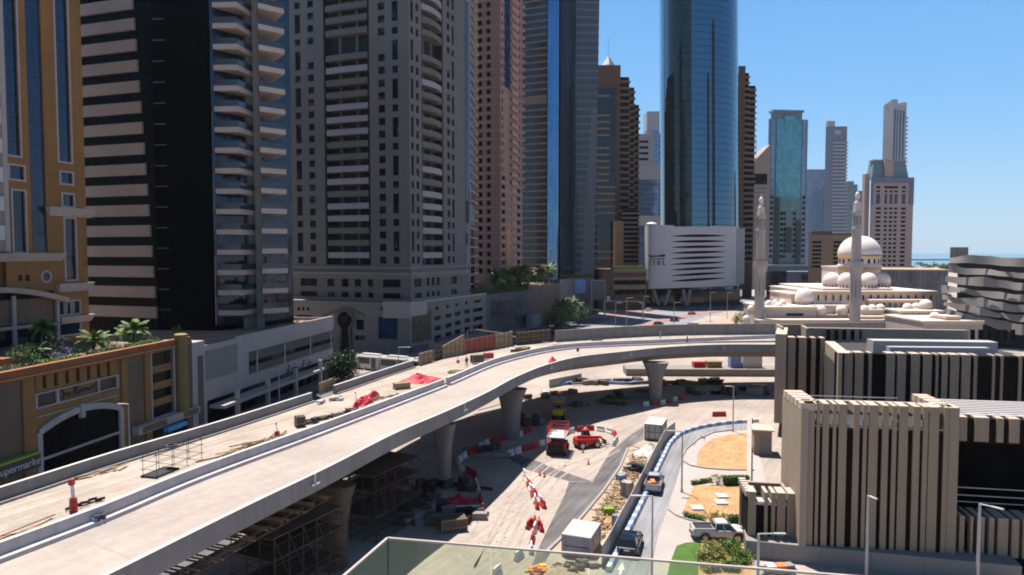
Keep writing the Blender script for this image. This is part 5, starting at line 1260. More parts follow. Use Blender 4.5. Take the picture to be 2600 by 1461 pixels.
# near block
a0, a1 = V2(2041, 63), V2(2436, 61); n1_ = Fa(a0, a1); zt3, zb3 = n1_.z(2240, 1031), 1.6
ed = [(220, 274), (286, 303), (319, 352), (374, 392), (406, 449), (485, 518), (538, 558), (569, 618), (641, 675), (695, 719), (732, 780), (808, 845), (862, 888), (894, 947), (974, 994), (1003, 1056)]
fins(n1_, [(n1_.u(1940 + p / 2.126, 1031), n1_.u(1940 + q / 2.126, 1031)) for p, q in ed], zb3, zt3)
dpt = 6.2
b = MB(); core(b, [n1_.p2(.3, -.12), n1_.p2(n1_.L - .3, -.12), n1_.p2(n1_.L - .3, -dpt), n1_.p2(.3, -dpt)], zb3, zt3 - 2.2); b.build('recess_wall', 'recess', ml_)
lf = Fa(n1_.p2(-.25, -dpt - .2), n1_.p2(-.02, .3)); rf_ = Fa(n1_.p2(n1_.L, .0), n1_.p2(n1_.L, -dpt))
b = MB(); lf.box(b, 0, lf.L, zb3, zt3 - .6, -.6, 0); rf_.box(b, 0, dpt, zb3, zt3 - .02, -.6, -.01); n1_.box(b, 0, n1_.L, zb3, zt3 - .9, -dpt - .5, -dpt); b.build('side_wall', 'finside', ml_)
for k in range(5):
    b = MB(); u = lf.L * (.06 + .19 * k); lf.box(b, u, u + lf.L * .15, zt3 - .6, zt3 + .05, -1.7, .02); b.build('coping_block', 'fintop', ml_)
    b = MB(); u = dpt * (.05 + .19 * k); rf_.box(b, u, u + dpt * .15, zt3 - .6, zt3 + .05, -1.3, .02); b.build('coping_block', 'fintop', ml_)
b = MB(); n1_.box(b, .3, n1_.L - .3, zt3 - 2.2, zt3 - 2.1, -dpt, -.05); b.build('roof', 'roofdark', ml_)
b = MB(); n1_.box(b, 1.5, n1_.L - 2.5, zt3 - .5, zt3 - .42, -dpt + .1, -dpt + .2); n1_.box(b, .6, n1_.L - .6, zt3 - 2.0, zt3 - 1.95, -.02, .02); b.build('rail', 'steel', ml_)
b = MB(); n1_.box(b, n1_.L * .66, n1_.L * .72, zt3 - 2.1, zt3 - .2, -1.6, -.5); b.build('roof_unit', 'rooflight', ml_)
# small left block
b0 = Fa(V2(1903, 65), V2(2018, 64.4)); zt4, zb4 = b0.z(1960, 1252), 1.3
fins(b0, [(b0.u(1880 + p / 3.14, 1260), b0.u(1880 + q / 3.14, 1260)) for p, q in [(64, 125), (192, 218), (248, 278), (294, 360), (386, 437)]], zb4, zt4)
b = MB(); core(b, [b0.p2(.2, -.12), b0.p2(b0.L - .2, -.12), b0.p2(b0.L - .2, -3.2), b0.p2(.2, -3.2)], zb4, zt4 - 1.2); b.build('recess_wall', 'recess', ml_)
b = MB(); b0.box(b, b0.L - .25, b0.L, zb4, zt4, -3.2, 0); b0.box(b, 0, b0.L, zb4, zt4 - .1, -3.6, -3.2); b.build('side_wall', 'finside', ml_)
b = MB(); b0.box(b, b0.u(1922), b0.L - .3, zt4 - 1.2, zt4 - .9, -1.3, -.05); b.build('roof_unit', 'rooflight', ml_)
for k in range(6):
    b = MB(); o = -.2 - .72 * k; b0.box(b, 0, b0.u(1922), zt4 - .5, zt4, o - .45, o); b.build('coping_block', 'fintop', ml_)
# base wall and apron
bw = Fa(V2(1905, 64), V2(2620, 58.6)); b = MB(); bw.box(b, 0, bw.L, -.2, 1.62, -2.5, .15); b.build('base_wall', 'basewall', ml_)
b = MB(); core(b, [n1_.p2(0, -.6), n1_.p2(n1_.L, -.6), (62, 58), (62, 92), (44, 92), (31, 72)], 0, 1.3); b.build('floor_slab', 'recess', ml_)
# right wing: upper fin band with roof louvres, dark loggia, lower fin screen
w1 = Fa(n1_.p2(n1_.L + .05, -1.2), (58, 58.5)); zA, zB = w1.z(2500, 1062), w1.z(2500, 1122)
fins(w1, rfins(w1, .3, 16, rr_), zB, zA)
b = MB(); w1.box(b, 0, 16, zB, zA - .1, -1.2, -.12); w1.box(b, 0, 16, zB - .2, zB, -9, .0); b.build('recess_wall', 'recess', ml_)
b = MB(); w1.box(b, 0, 16, zA - .4, zA - .2, -8.5, -.5); b.build('roof', 'roofdark', ml_)
for k in range(9):
    b = MB(); w1.box(b, .2, 16, zA - .1, zA + .1, -1.3 - .8 * k, -.85 - .8 * k); b.build('roof_louvre', 'rooflight', ml_)
b = MB(); w1.box(b, 0, 16, 1.4, zB, -9, -8.6); w1.box(b, -.2, 0, 1.4, zB, -9, -.8); w1.box(b, 0, 16, 3.6, 3.9, -8.6, -1.2); b.build('loggia', 'recess', ml_)
zc = w1.z(2500, 1308)
for z_ in (zc + .6, zc + 1.2, zc + 1.9):
    b = MB(); w1.box(b, .5, 16, z_, z_ + .06, -1.5, -1.4); b.build('rail', 'steel', ml_)
fins(w1, [(.75, 1.15), (1.6, 1.85), (2.2, 2.75)] + rfins(w1, 3.1, 16, rr_), 1.5, zc, .3, .9)
b = MB(); w1.box(b, 3.0, 16, 1.4, zc - .3, -.1, .25); b.build('recess_wall', 'recess', ml_)
# long rear wing
e1_ = V2(2131, 95); r1_ = Fa(e1_, V2(2640, 91)); zr = r1_.z(2350, 900); zrb = 4.0
fins(r1_, rfins(r1_, .9, r1_.L - .2, rr_, (.4, .7, 1.05, .32), (.32, .5, .65, .42, 1.8)), zrb, zr)
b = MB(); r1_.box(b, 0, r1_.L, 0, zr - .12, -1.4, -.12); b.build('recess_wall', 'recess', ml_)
r0_ = Fa(V2(1992, 107.5), V2(2098, 106.5)); fins(r0_, rfins(r0_, .7, r0_.L, rr_, (.8, 1.1, .6, .5), (.5, .7)), 2.2, r0_.z(2040, 858))
zl_ = r0_.z(2040, 858)
b = MB(); r0_.box(b, 0, r0_.L, 2.2, zl_ - .12, -1.4, -.12); b.build('recess_wall', 'recess', ml_)
dg_ = Fa(r0_.b, r1_.a); b = MB(); dg_.box(b, -.2, dg_.L + .8, 0, zr, -.5, 0); b.cur = 1; dg_.box(b, -.2, dg_.L + .8, zr, zr + .06, -1.4, .0); b.build('angled_wall', ['finside', 'fintop'], ml_)
b = MB(); dg_.box(b, dg_.L * .35, dg_.L * .5, zr - 6.2, zr - 2.6, 0, .02); b.build('stain', mat('green_wall_stain', (.06, .075, .045), .9, var=.3), ml_)
sd_ = Fa(V2(1977, 117), V2(1972, 107.3)); b = MB(); sd_.box(b, 0, sd_.L, 2.0, zl_ + .5, -1.6, 0); b.cur = 1; sd_.box(b, 0, sd_.L, zl_ + .5, zl_ + .56, -1.6, 0); b.build('end_wall', ['finside', 'fintop'], ml_)
b = MB(); core(b, [(sd_.a.x + 2, sd_.a.y + 3), (sd_.b.x + 2.2, sd_.b.y + 1), (r0_.b.x, r0_.b.y + .8), (r1_.a.x, r1_.a.y + .8), (75, 92.5), (75, 126), (sd_.a.x + 3, 126)], 1.5, zr - 1.6); b.build('roof', 'roofdark', ml_)
b = MB(); core(b, [(sd_.a.x + 6, 120), (75, 116), (75, 117), (sd_.a.x + 6, 121)], zr - 1.6, P(2200, 836, 118).z); b.build('rear_parapet', 'finside', ml_)
for k in range(24):
    b = MB(); x = sd_.a.x + 9 + 1.35 * k; b.box(x, 118.6, zr - 1.2, x + .5, 119.1, P(2200, 839, 118).z); b.build('parapet_rib', 'recess', ml_)
ru = Fa(V2(2222, 104), V2(2540, 102)); b = MB(); ru.box(b, 0, ru.L, zr - 1.5, ru.z(2400, 868), -2.5, 0); b.build('roof_unit', 'rooflight', ml_)
ru2 = Fa(V2(2265, 98), V2(2520, 97)); b = MB(); ru2.box(b, 0, ru2.L, zr - 1.5, ru2.z(2400, 883), -1.2, 0); b.build('roof_unit', 'rooflight', ml_)
b = MB()
zf = P(1985, 826, 116).z
b.prism([(X(1972, 118), 118), (X(1988, 113), 113), (X(1994, 113), 113), (X(1978, 118), 118)], zr - 2, zf); b.prism([(X(2036, 118), 118), (X(2050, 113), 113), (X(2056, 113), 113), (X(2044, 118), 118)], zr - 2, zf - .2); b.prism([(X(1976, 118), 118), (X(2044, 118), 118), (X(2044, 118), 118.5), (X(1976, 118), 118.5)], zr - 2, zf - .1); b.build('roof_screen', 'finside', ml_)
# service yard between the small block and the rear wing
b = MB(); x0 = G(1896, 1240); x1 = G(1897, 1062)
b.prism([(x0.x, x0.y), (x0.x + .5, x0.y), (x1.x + .8, x1.y), (x1.x, x1.y)], 0, .7); o = b.build('boundary_wall', 'paving'); tag(o, 'low white boundary wall along the sand bed', 'wall')
kz = thing('service_kiosk', 'small tan service kiosk at the far end of the yard', 'kiosk', (X(1925, 99), 99, 0), world=True)
kf = Fa(V2(1922, 97), V2(1968, 96.5)); b = MB(); kf.box(b, 0, kf.L, 0, 3.4, -3, 0); b.build('wall', 'finside', kz)
b = MB(); kf.box(b, -.2, kf.L + .3, 3.4, 3.6, -3.2, .3); b.build('roof', 'fintop', kz)
b = MB(); kf.box(b, .8, kf.L - .3, .1, 2.6, 0, .06); b.build('door', 'basewall', kz)
# ------------------------------------------------------------------ plants
rt = random.Random(3)
def palm_mesh(rnd, r=2.2, n=38, droop=1.0):
    b = MB()
    for i in range(n):
        a = 2 * math.pi * i / n + rnd.uniform(-.2, .2); el = rnd.uniform(-.25, 1.25); ln = r * rnd.uniform(.75, 1.1)
        p = Vector((0, 0, 0)); pts = [p.copy()]
        for k in range(5):
            e = el - droop * .28 * k * (1.1 - .4 * el); p = p + Vector((math.cos(a) * math.cos(e), math.sin(a) * math.cos(e), math.sin(e))) * ln / 5; pts.append(p.copy())
        sd_ = Vector((-math.sin(a), math.cos(a), 0))
        for k in range(5):
            for q in range(5):
                t = (q + rnd.random()) / 5; o = pts[k].lerp(pts[k + 1], t); d = (pts[k + 1] - pts[k]).normalized(); w_ = ln * .30 * (1 - abs((k + t) / 5 - .45) * 1.3)
                for s_ in (-1, 1):
                    tip = o + sd_ * s_ * w_ + d * w_ * .55 - Vector((0, 0, w_ * .38)); b.add([o - d * .055 * r * .6, o + d * .055 * r * .6, tip], [(0, 1, 2)])
    return b
def make_palm(loc, r, h, label, m='palm', group=None, rnd=rt, dry=False):
    t = thing('palm_tree', label, 'palm', loc, rnd.uniform(0, 6), group)
    b = MB(); 
    for k in range(6): b.tube((.04 * k, 0, h * k / 6), (.04 * (k + 1), 0, h * (k + 1) / 6), .20 - .008 * k, 8, .17 - .008 * k)
    b.build('trunk', 'bark', t, loc=(0, 0, 0))
    b = palm_mesh(rnd, r); b.build('crown', m, t, loc=(.24, 0, h))
    if dry:
        b = palm_mesh(rnd, r * .8, 12, 2.6); b.build('dry_fronds', 'dry', t, loc=(.24, 0, h - .3))
    return t
def make_tree(loc, rad, h, label, m='leaf', n=2600, size=.34, name='tree', cat='tree', group=None, rnd=rt, trunk=.16):
    t = thing(name, label, cat, loc, 0, group)
    b = MB(); b.tube((0, 0, 0), (.1, .05, h * .55), trunk, 8, trunk * .7)
    for k in range(7):
        a = k * 2.4; b.tube((.1, .05, h * (.4 + .02 * k)), (rad[0] * .6 * math.cos(a), rad[1] * .6 * math.sin(a), h + rad[2] * rnd.uniform(-.3, .4)), trunk * .5, 5, .02)
    b.build('trunk', 'bark', t, loc=(0, 0, 0))
    b = MB(); b.leaves((0, 0, h), rad, n, size, rnd); b.build('crown', m, t, loc=(0, 0, 0)); return t
def make_shrub(loc, rad, label, m='shrub', n=900, size=.16, name='shrub', cat='shrub', group=None, rnd=rt, rz=0):
    t = thing(name, label, cat, loc, rz, group)
    b = MB()
    for k in range(6): a = k * 1.05; b.tube((0, 0, 0), (rad[0] * .5 * math.cos(a), rad[1] * .5 * math.sin(a), rad[2] * 1.1), .03, 5, .01)
    b.build('stem', 'bark', t, loc=(0, 0, 0))
    b = MB(); b.leaves((0, 0, rad[2] * .95), rad, n, size, rnd, shell=.1); b.build('foliage', m, t, loc=(0, 0, 0)); return t
def make_hedge(p, q, w_, h, label, m='hedge', rnd=rt):
    """clipped hedge: a box of leaves between two ground points"""
    p, q = Vector(p), Vector(q); d = q - p; L_ = d.length; t = thing('hedge', label, 'hedge', (p + q) / 2, math.atan2(d.y, d.x))
    b = MB(); b.box(-L_ / 2 + .1, -w_ / 2 + .1, 0, L_ / 2 - .1, w_ / 2 - .1, h - .1); b.build('inner_growth', 'leafdark', t, loc=(0, 0, 0))
    b = MB(); vs = []; fs = []
    for i in range(int(500 * (L_ + w_) * max(h, .5) / 2)):
        s_ = rnd.random(); x, y, z = rnd.uniform(-L_ / 2, L_ / 2), rnd.uniform(-w_ / 2, w_ / 2), rnd.uniform(0, h)
        if s_ < .5: z = h
        elif s_ < .8: y = -w_ / 2 if rnd.random() < .7 else w_ / 2
        else: x = -L_ / 2 if rnd.random() < .5 else L_ / 2
        o = Vector((x, y, z)) + Vector((rnd.gauss(0, .04), rnd.gauss(0, .04), rnd.gauss(0, .04)))
        n_ = Vector((rnd.gauss(0, 1), rnd.gauss(0, 1), rnd.gauss(.6, 1))).normalized(); a_ = n_.orthogonal().normalized() * rnd.uniform(.06, .13); c = n_.cross(a_) * .6
        k = len(vs); vs += [o - a_, o + c, o + a_, o - c]; fs.append((k, k + 1, k + 2, k + 3))
    b.add(vs, fs); b.build('foliage', m, t, loc=(0, 0, 0)); return t
zter = zt - 1.2
for px, py, r, h, lab in [(106, 884, 2.3, 2.8, 'taller bushy palm before the porch on the orange podium terrace'), (90, 915, 1.7, 1.0, 'low bright palm at the terrace edge below the porch palm'),
                          (236, 902, 2.0, 1.9, 'palm on the terrace beside the orange tower corner'), (338, 884, 2.3, 2.4, 'large grey green palm on the terrace between the black tower and the yellow column'),
                          (318, 868, 1.5, 1.2, 'small dark palm behind the large grey green terrace palm')]:
    p_ = G(px, py, zter); make_palm(p_, r * 1.12, h, lab, 'palm')
p_ = G(450, 862, zw - .9); make_palm(p_, 1.1, 1.7, 'small round headed palm above the join of the orange and white podiums')
for i, (px, py, rx, m, lab) in enumerate([(20, 925, 1.4, 'hedge', 'low green bush at the far left of the terrace edge'), (140, 915, 1.2, 'hedge', 'low pale bush beside the low bright palm'), (180, 905, 1.0, 'leaf', 'dark leafy bush between two terrace palms'), (275, 893, 1.1, 'flower', 'purple flowering bush left of the large grey green palm'), (300, 893, 1.0, 'hedge', 'low green bush at the foot of the large grey green palm'), (390, 872, 1.2, 'leaf2', 'pale bush by the yellow column')]):
    make_shrub(G(px, py, zter), (rx, .9, .6), lab, m, 320, .2)
b = MB(); f0.box(b, f0.u(115), f0.u(140), zter, zter + 1.5, -9, -6); o = b.build('planter', 'terracotta'); tag(o, 'terracotta planter box on the orange podium terrace', 'planter')
make_shrub(G(606, 860, zw - .7), (.9, .9, .9), 'bright green bush on the white podium roof below the balconies', 'hedge', 380, .16)
make_shrub(G(752, 826, zw - .7), (.9, .7, .6), 'sparse bush on the sunny corner of the white podium roof', 'leaf2', 200, .16)
make_tree((X(866, 128), 128, 0), (2.9, 2.7, 2.6), 7.4, 'dark round tree in the street between the white podium and the viaduct', 'leafdark', 6000, .42)
podtop = [(1222, 742, 236, 2.4, 'leaf2', 3.0), (1262, 735, 246, 3.4, 'palm', 5.0), (1300, 730, 256, 3.6, 'palm', 5.5), (1330, 720, 262, 3.4, 'palm', 6.5), (1368, 712, 285, 3.0, 'dry', 4.5), (1395, 708, 292, 3.2, 'palm', 5.0)]
labs = ['low pale tree at the left end of the planted podium roof', 'ragged palm next to the low pale tree on the planted roof', 'tallest ragged palm in front of the pink tower', 'palm right of the tallest one below the pink tower corner', 'dry brown palm before the banded tower', 'palm at the foot of the blue glass corner']
for (px, py, Y, r, m, h), lab in zip(podtop, labs):
    z_ = zk - .3 if Y < 265 else zk2 - .2
    if m == 'leaf2': make_tree((X(px, Y), Y, z_), (3.4, 2.6, 2.0), 3.0, lab, m, 1200, .4)
    else: make_palm((X(px, Y), Y, z_), r * 1.35, h * 1.1, lab, m, None, rt, True)
make_hedge((X(1172, 226), 226, zq), (X(1236, 238), 238, zq), 3.0, 1.4, 'bright clipped hedge on the stone podium roof edge')
make_hedge((X(1240, 240), 240, zk), (X(1330, 262), 262, zk), 2.0, 1.2, 'olive hedge along the dark shop block roof', 'leaf2')
make_hedge((X(1430, 300), 300, zk3), (X(1500, 318), 318, zk3), 2.0, 1.5, 'hedge on the roof above the blue advertising screen')
for i, (px, Y, r, h, lab) in enumerate([(1408, 250, 3.4, 4.5, 'grey green date palm nearest the viaduct in the roadside cluster'), (1428, 262, 3.6, 6.5, 'tallest grey green date palm of the roadside cluster'), (1446, 270, 3.6, 6.2, 'grey green date palm in the middle of the roadside cluster'), (1466, 282, 3.4, 6.0, 'grey green date palm at the right end of the roadside cluster'), (1420, 240, 2.4, 2.4, 'low dark palm below the roadside cluster')]):
    make_palm((X(px, Y), Y, 0), r * 1.55, h * 1.15, lab, mat('greygreen_fronds', (.085, .115, .06), .7, var=.4) if i == 0 else bpy.data.materials['greygreen_fronds'])
make_hedge(G(1438, 812), G(1512, 795), 3.5, 1.6, 'bright clipped hedge beside the roadside palms')
make_shrub(G(1405, 822), (3.2, 2.4, 1.6), 'dark green bush below the roadside palms', 'leaf', 900, .4)
make_shrub(G(1385, 815), (2.0, 1.5, 1.2), 'magenta flowering bush by the brown shop block', mat('magenta_flowers', (.30, .05, .10), .8, var=.4), 500, .3)
make_tree((X(1884, 236), 236, 0), (2.9, 2.6, 3.6), 4.2, 'dense dark green tree by the sand lot left of the mosque', 'leaf', 2200, .4)
make_tree((X(1966, 262), 262, 0), (2.4, 2.4, 2.0), 2.8, 'small dark tree behind the left minaret', 'leafdark', 700, .4)
make_tree((X(2075, 420), 420, 0), (7, 5, 4.2), 6, 'pale green tree between the brown block and the great dome', 'leaf2', 1500, .6)
make_palm((X(1653, 366), 366, 26), 5.0, 9.5, 'dry palm standing above the white hotel podium', 'dry')
b = MB()
for i in range(60):
    x = rt.uniform(560, 1100); y = rt.uniform(1100, 1330); b.leaves((x, y, 5), (16, 12, rt.uniform(5, 9)), 130, 4.0, rt)
o = b.build('treeline', 'leaf'); o['kind'] = 'stuff'; o['label'] = 'far strip of green trees before the sea'
# forecourt planting
make_hedge(G(*z8([(1968, 545)])[0]), G(*z8([(2112, 520)])[0]), .5, .45, 'low clipped hedge strip at the top left of the middle sand bed')
make_shrub(G(*z8([(2160, 545)])[0]), (1.05, .6, .75), 'olive shrub next to the low hedge strip behind the middle sand bed', 'shrub', 1000, .12)
make_hedge(G(*z8([(2210, 545)])[0]), G(*z8([(2395, 540)])[0]), .9, 1.0, 'clipped green hedge behind the middle sand bed beside the wall', 'leaf')
make_hedge(G(*z8([(1905, 785)])[0]), G(*z8([(2055, 822)])[0]), .5, .5, 'low clipped hedge strip in front of the middle sand bed')
make_shrub(G(*z8([(2110, 828)])[0]), (.85, .5, .7), 'olive shrub left of centre behind the white pickup', 'shrub', 900, .12)
make_shrub(G(*z8([(2190, 828)])[0]), (.8, .5, .65), 'olive shrub beside the dark hedge behind the white pickup', 'shrub', 900, .12)
make_hedge(G(*z8([(2242, 838)])[0]), G(*z8([(2362, 840)])[0]), .8, .85, 'dark clipped hedge behind the bonnet of the white pickup', 'leaf')
for x, y, r, h, m, lab in [(2080, 1115, .8, .8, 'shrub', 'olive shrub between the lawn and the green bush, nearer the lawn'), (2150, 1090, .8, .9, 'shrub', 'taller olive shrub between the lawn and the green bush'), (2120, 1040, .75, .75, 'shrub', 'olive shrub nearest the rear wheel of the white pickup'), (2110, 1190, .8, .7, 'shrub', 'olive shrub seen through the glass railing'),
                           (2270, 1060, 1.0, 1.2, 'hedge', 'large bright green bush below the front wheel of the white pickup'), (2330, 1130, 1.0, 1.0, 'hedge', 'large bright green bush against the dark wall foot'), (2260, 1180, .9, .8, 'hedge', 'bright green bush just above the glass railing')]:
    make_shrub(G(*z8([(x, y)])[0]), (r * 1.05, r * .95, h * .55), lab, m, 3600, .16)
for px, py in [(1780, 1113), (1788, 1115), (1762, 1129), (1905, 1068)]: make_shrub(G(px, py), (.25, .25, .2), {1780: 'tiny shrub on the rear sand bed, left of a pair', 1788: 'tiny shrub on the rear sand bed, right of a pair', 1762: 'tiny dry shrub at the edge of the rear sand bed', 1905: 'tiny dark shrub at the far corner of the rear sand bed'}[px], 'shrub', 60, .1)
for (a, c, d, lab) in [(2190, 635, 'pale slab lying on the middle sand bed, the farther of two in line'), (2185, 680, 'pale slab lying on the middle sand bed, the nearer of two in line'), (2003, 722, 'pale slab lying alone near the hedge strip of the middle sand bed')] if False else [(2192, 632, 0, 'pale slab on the middle sand bed, the farther of two in line'), (2185, 682, 0, 'pale slab on the middle sand bed, the nearer of two in line'), (2003, 724, 0, 'pale slab lying alone near the front hedge strip')]:
    p_ = G(*z8([(a, c)])[0]); b = MB(); b.box(-.62, -.75, 0, .62, .55, .22); o = b.build('concrete_slab', 'whitepaint', loc=p_); tag(o, lab, 'slab', 'pale slabs on the sand bed')

# ------------------------------------------------------------------ vehicles
def wheel(t, x, y, r=.36, w_=.24):
    b = MB(); b.tube((x, y - w_ / 2, r), (x, y + w_ / 2, r), r, 18); wl_ = b.build('wheel', 'black', t, loc=(0, 0, 0), smooth=True)
    s_ = 1 if y > 0 else -1; b = MB(); b.tube((x, y + s_ * (w_ / 2 - .02), r), (x, y + s_ * (w_ / 2 + .012), r), r * .62, 12); b.build('rim', 'rim', wl_, loc=(0, 0, 0)); return wl_
def shell(st):
    """loft of rounded sections: (x, half width, z bottom, z top, shoulder)"""
    rings = []
    for x, hw_, zb_, zt_, sh in st:
        c = min(.12, hw_ * .3)
        rings.append([Vector((x, -hw_ + c, zb_)), Vector((x, hw_ - c, zb_)), Vector((x, hw_, zb_ + c)), Vector((x, hw_, zt_ - sh)), Vector((x, hw_ - sh * .9, zt_)), Vector((x, -hw_ + sh * .9, zt_)), Vector((x, -hw_, zt_ - sh)), Vector((x, -hw_, zb_ + c))])
    b = MB(); b.loft(rings); return b
def cabin(t, x0, x1, xr0, xr1, zb_, zt_, hw_, hr, paint):
    """glass house with roof and pillars: base x0..x1, roof xr0..xr1"""
    b = MB(); b.hexa([(x0, -hw_, zb_), (x1, -hw_, zb_), (x1, hw_, zb_), (x0, hw_, zb_), (xr0, -hr, zt_), (xr1, -hr, zt_), (xr1, hr, zt_), (xr0, hr, zt_)]); b.build('windows', 'carglass', t, loc=(0, 0, 0))
    b = MB(); rings = []
    for k, (x, z) in enumerate([(xr0 - .06, zt_ - .05), (xr0 + .15, zt_ + .03), ((xr0 + xr1) / 2, zt_ + .06), (xr1 - .15, zt_ + .02), (xr1 + .06, zt_ - .05)]): rings.append([Vector((x, -hr - .03, zt_ - .07)), Vector((x, hr + .03, zt_ - .07)), Vector((x, hr - .1, z)), Vector((x, -hr + .1, z))])
    b.loft(rings); b.build('roof', paint, t, loc=(0, 0, 0), smooth=True)
    b = MB()
    for s_ in (-1, 1):
        for xa, xb in ((x0, xr0), (x1, xr1), (lerp(x0, x1, .47), lerp(xr0, xr1, .47))): b.tube((xa, s_ * (hw_ + .005), zb_), (xb, s_ * (hr + .005), zt_ - .03), .045, 6)
    b.build('pillars', paint, t, loc=(0, 0, 0))
def lights(t, x, y, z, m, name, w_=.3, h=.16):
    for s_ in (-1, 1):
        b = MB(); b.cbox((x, s_ * y, z), (.06, w_, h)); b.build(name, m, t, loc=(0, 0, 0))
M['tail'] = mat('tail_lamp', (.25, .01, .01), .3); M['head'] = mat('head_lamp', (.6, .6, .6), .15)
def suv(label, loc, rz, paint='blackpaint'):
    t = thing('parked_car', label, 'car', loc, rz)
    b = shell([(-2.42, .80, .45, .98, .10), (-2.30, .92, .34, 1.05, .10), (-1.6, .96, .26, 1.08, .08), (0, .97, .25, 1.06, .07), (1.2, .96, .25, 1.04, .09), (1.9, .93, .28, .98, .12), (2.3, .84, .36, .86, .14), (2.42, .70, .45, .74, .1)]); b.build('body', paint, t, loc=(0, 0, 0), smooth=True)
    cabin(t, -2.28, 1.15, -1.85, .30, 1.02, 1.66, .88, .68, paint)
    for x in (-1.45, 1.5):
        for y in (-.86, .86): wheel(t, x, y, .38)
    b = MB(); b.cbox((-2.45, 0, .78), (.04, .5, .13)); b.build('number_plate', 'whitepl', t, loc=(0, 0, 0))
    lights(t, -2.38, .66, .86, 'tail', 'tail_light'); lights(t, 2.34, .62, .72, 'head', 'headlight')
    b = MB(); b.cbox((-2.43, 0, .52), (.06, 1.5, .18)); b.build('bumper', 'darksteel', t, loc=(0, 0, 0))
    for s_ in (-1, 1):
        b = MB(); b.cbox((.75, s_ * 1.04, 1.12), (.16, .2, .14)); b.build('mirror', paint, t, loc=(0, 0, 0))
    return t
def pickup(label, loc, rz, paint, load=None):
    t = thing('pickup_truck', label, 'pickup', loc, rz)
    b = shell([(-2.62, .86, .52, 1.08, .05), (-2.55, .90, .46, 1.12, .05), (-.55, .92, .40, 1.12, .05), (-.5, .92, .40, 1.12, .06), (1.0, .92, .40, 1.12, .08), (1.9, .91, .42, 1.10, .12), (2.45, .86, .46, 1.00, .16), (2.62, .76, .52, .84, .12)])
    b.build('body', paint, t, loc=(0, 0, 0), smooth=True)
    b = MB(); b.box(-2.5, -.80, 1.10, -.62, .80, 1.135); b.build('bed_floor', 'black', t, loc=(0, 0, 0))
    b = MB(); b.box(-2.60, -.9, 1.1, -2.50, .9, 1.30); b.box(-2.5, -.90, 1.1, -.6, -.82, 1.30); b.box(-2.5, .82, 1.1, -.6, .90, 1.30); b.build('bed_side', paint, t, loc=(0, 0, 0))
    cabin(t, -.58, 1.45, -.42, .80, 1.1, 1.74, .86, .68, paint)
    for x in (-1.55, 1.62):
        for y in (-.82, .82): wheel(t, x, y, .40, .26)
    b = MB()
    for x in (-1.55, 1.62):
        for s_ in (-1, 1):
            for k in range(9):
                a0, a1 = math.pi * k / 9, math.pi * (k + 1) / 9; b.tube((x + .47 * math.cos(a0), s_ * .90, .42 + .47 * math.sin(a0)), (x + .47 * math.cos(a1), s_ * .90, .42 + .47 * math.sin(a1)), .05, 5)
    b.build('wheel_arch', 'darksteel', t, loc=(0, 0, 0))
    b = MB(); b.cbox((-2.68, 0, .5), (.14, 1.6, .16)); b.build('bumper', 'darksteel', t, loc=(0, 0, 0))
    b = MB(); b.cbox((-2.66, 0, .82), (.04, .5, .13)); b.build('number_plate', 'whitepl', t, loc=(0, 0, 0))
    lights(t, -2.63, .80, .95, 'tail', 'tail_light', .14, .34); lights(t, 2.55, .66, .92, 'head', 'headlight')
    b = MB(); b.cbox((2.62, 0, .78), (.06, .9, .22)); b.build('grille', 'darksteel', t, loc=(0, 0, 0))
    for s_ in (-1, 1):
        b = MB(); b.cbox((1.05, s_ * 1.02, 1.2), (.14, .22, .2)); b.build('mirror', 'darksteel', t, loc=(0, 0, 0))
        b = MB(); b.cbox((.25, s_ * .925, 1.0), (.2, .02, .04)); b.cbox((-.45, s_ * .925, 1.0), (.18, .02, .04)); b.build('door_handle', 'darksteel', t, loc=(0, 0, 0))
    return t
pa, pb_ = G(1608, 1410), G(1662, 1240); hd = math.atan2(pb_.y - pa.y, pb_.x - pa.x)
suv('black glossy estate car driving away along the blue and white blocks', G(1606, 1408) + Vector((0, 1.3, 0)), hd)
sp_ = pickup('silver pickup with orange load driving away along the service road', G(1661, 1252) + Vector((.3, 1.6, 0)), hd, 'silver')
tk = pickup('white double cab pickup parked side on before the hedges', G(1825, 1367), -.02, 'whitecar')
b = MB(); b.cbox((-1.6, 0, 1.3), (1.2, .5, .3), .2); b.cbox((-2.0, .3, 1.25), (.6, .5, .25), -.3); o = b.build('load_sack', 'orange', None, loc=sp_.location.copy(), rz=hd); tag(o, 'orange sacks lying in the bed of the silver pickup', 'sack')
pickup('dusty olive pickup parked in the shade under the viaduct', G(1556, 1026), 2.75, mat('olive_paint', (.10, .11, .035), .5))
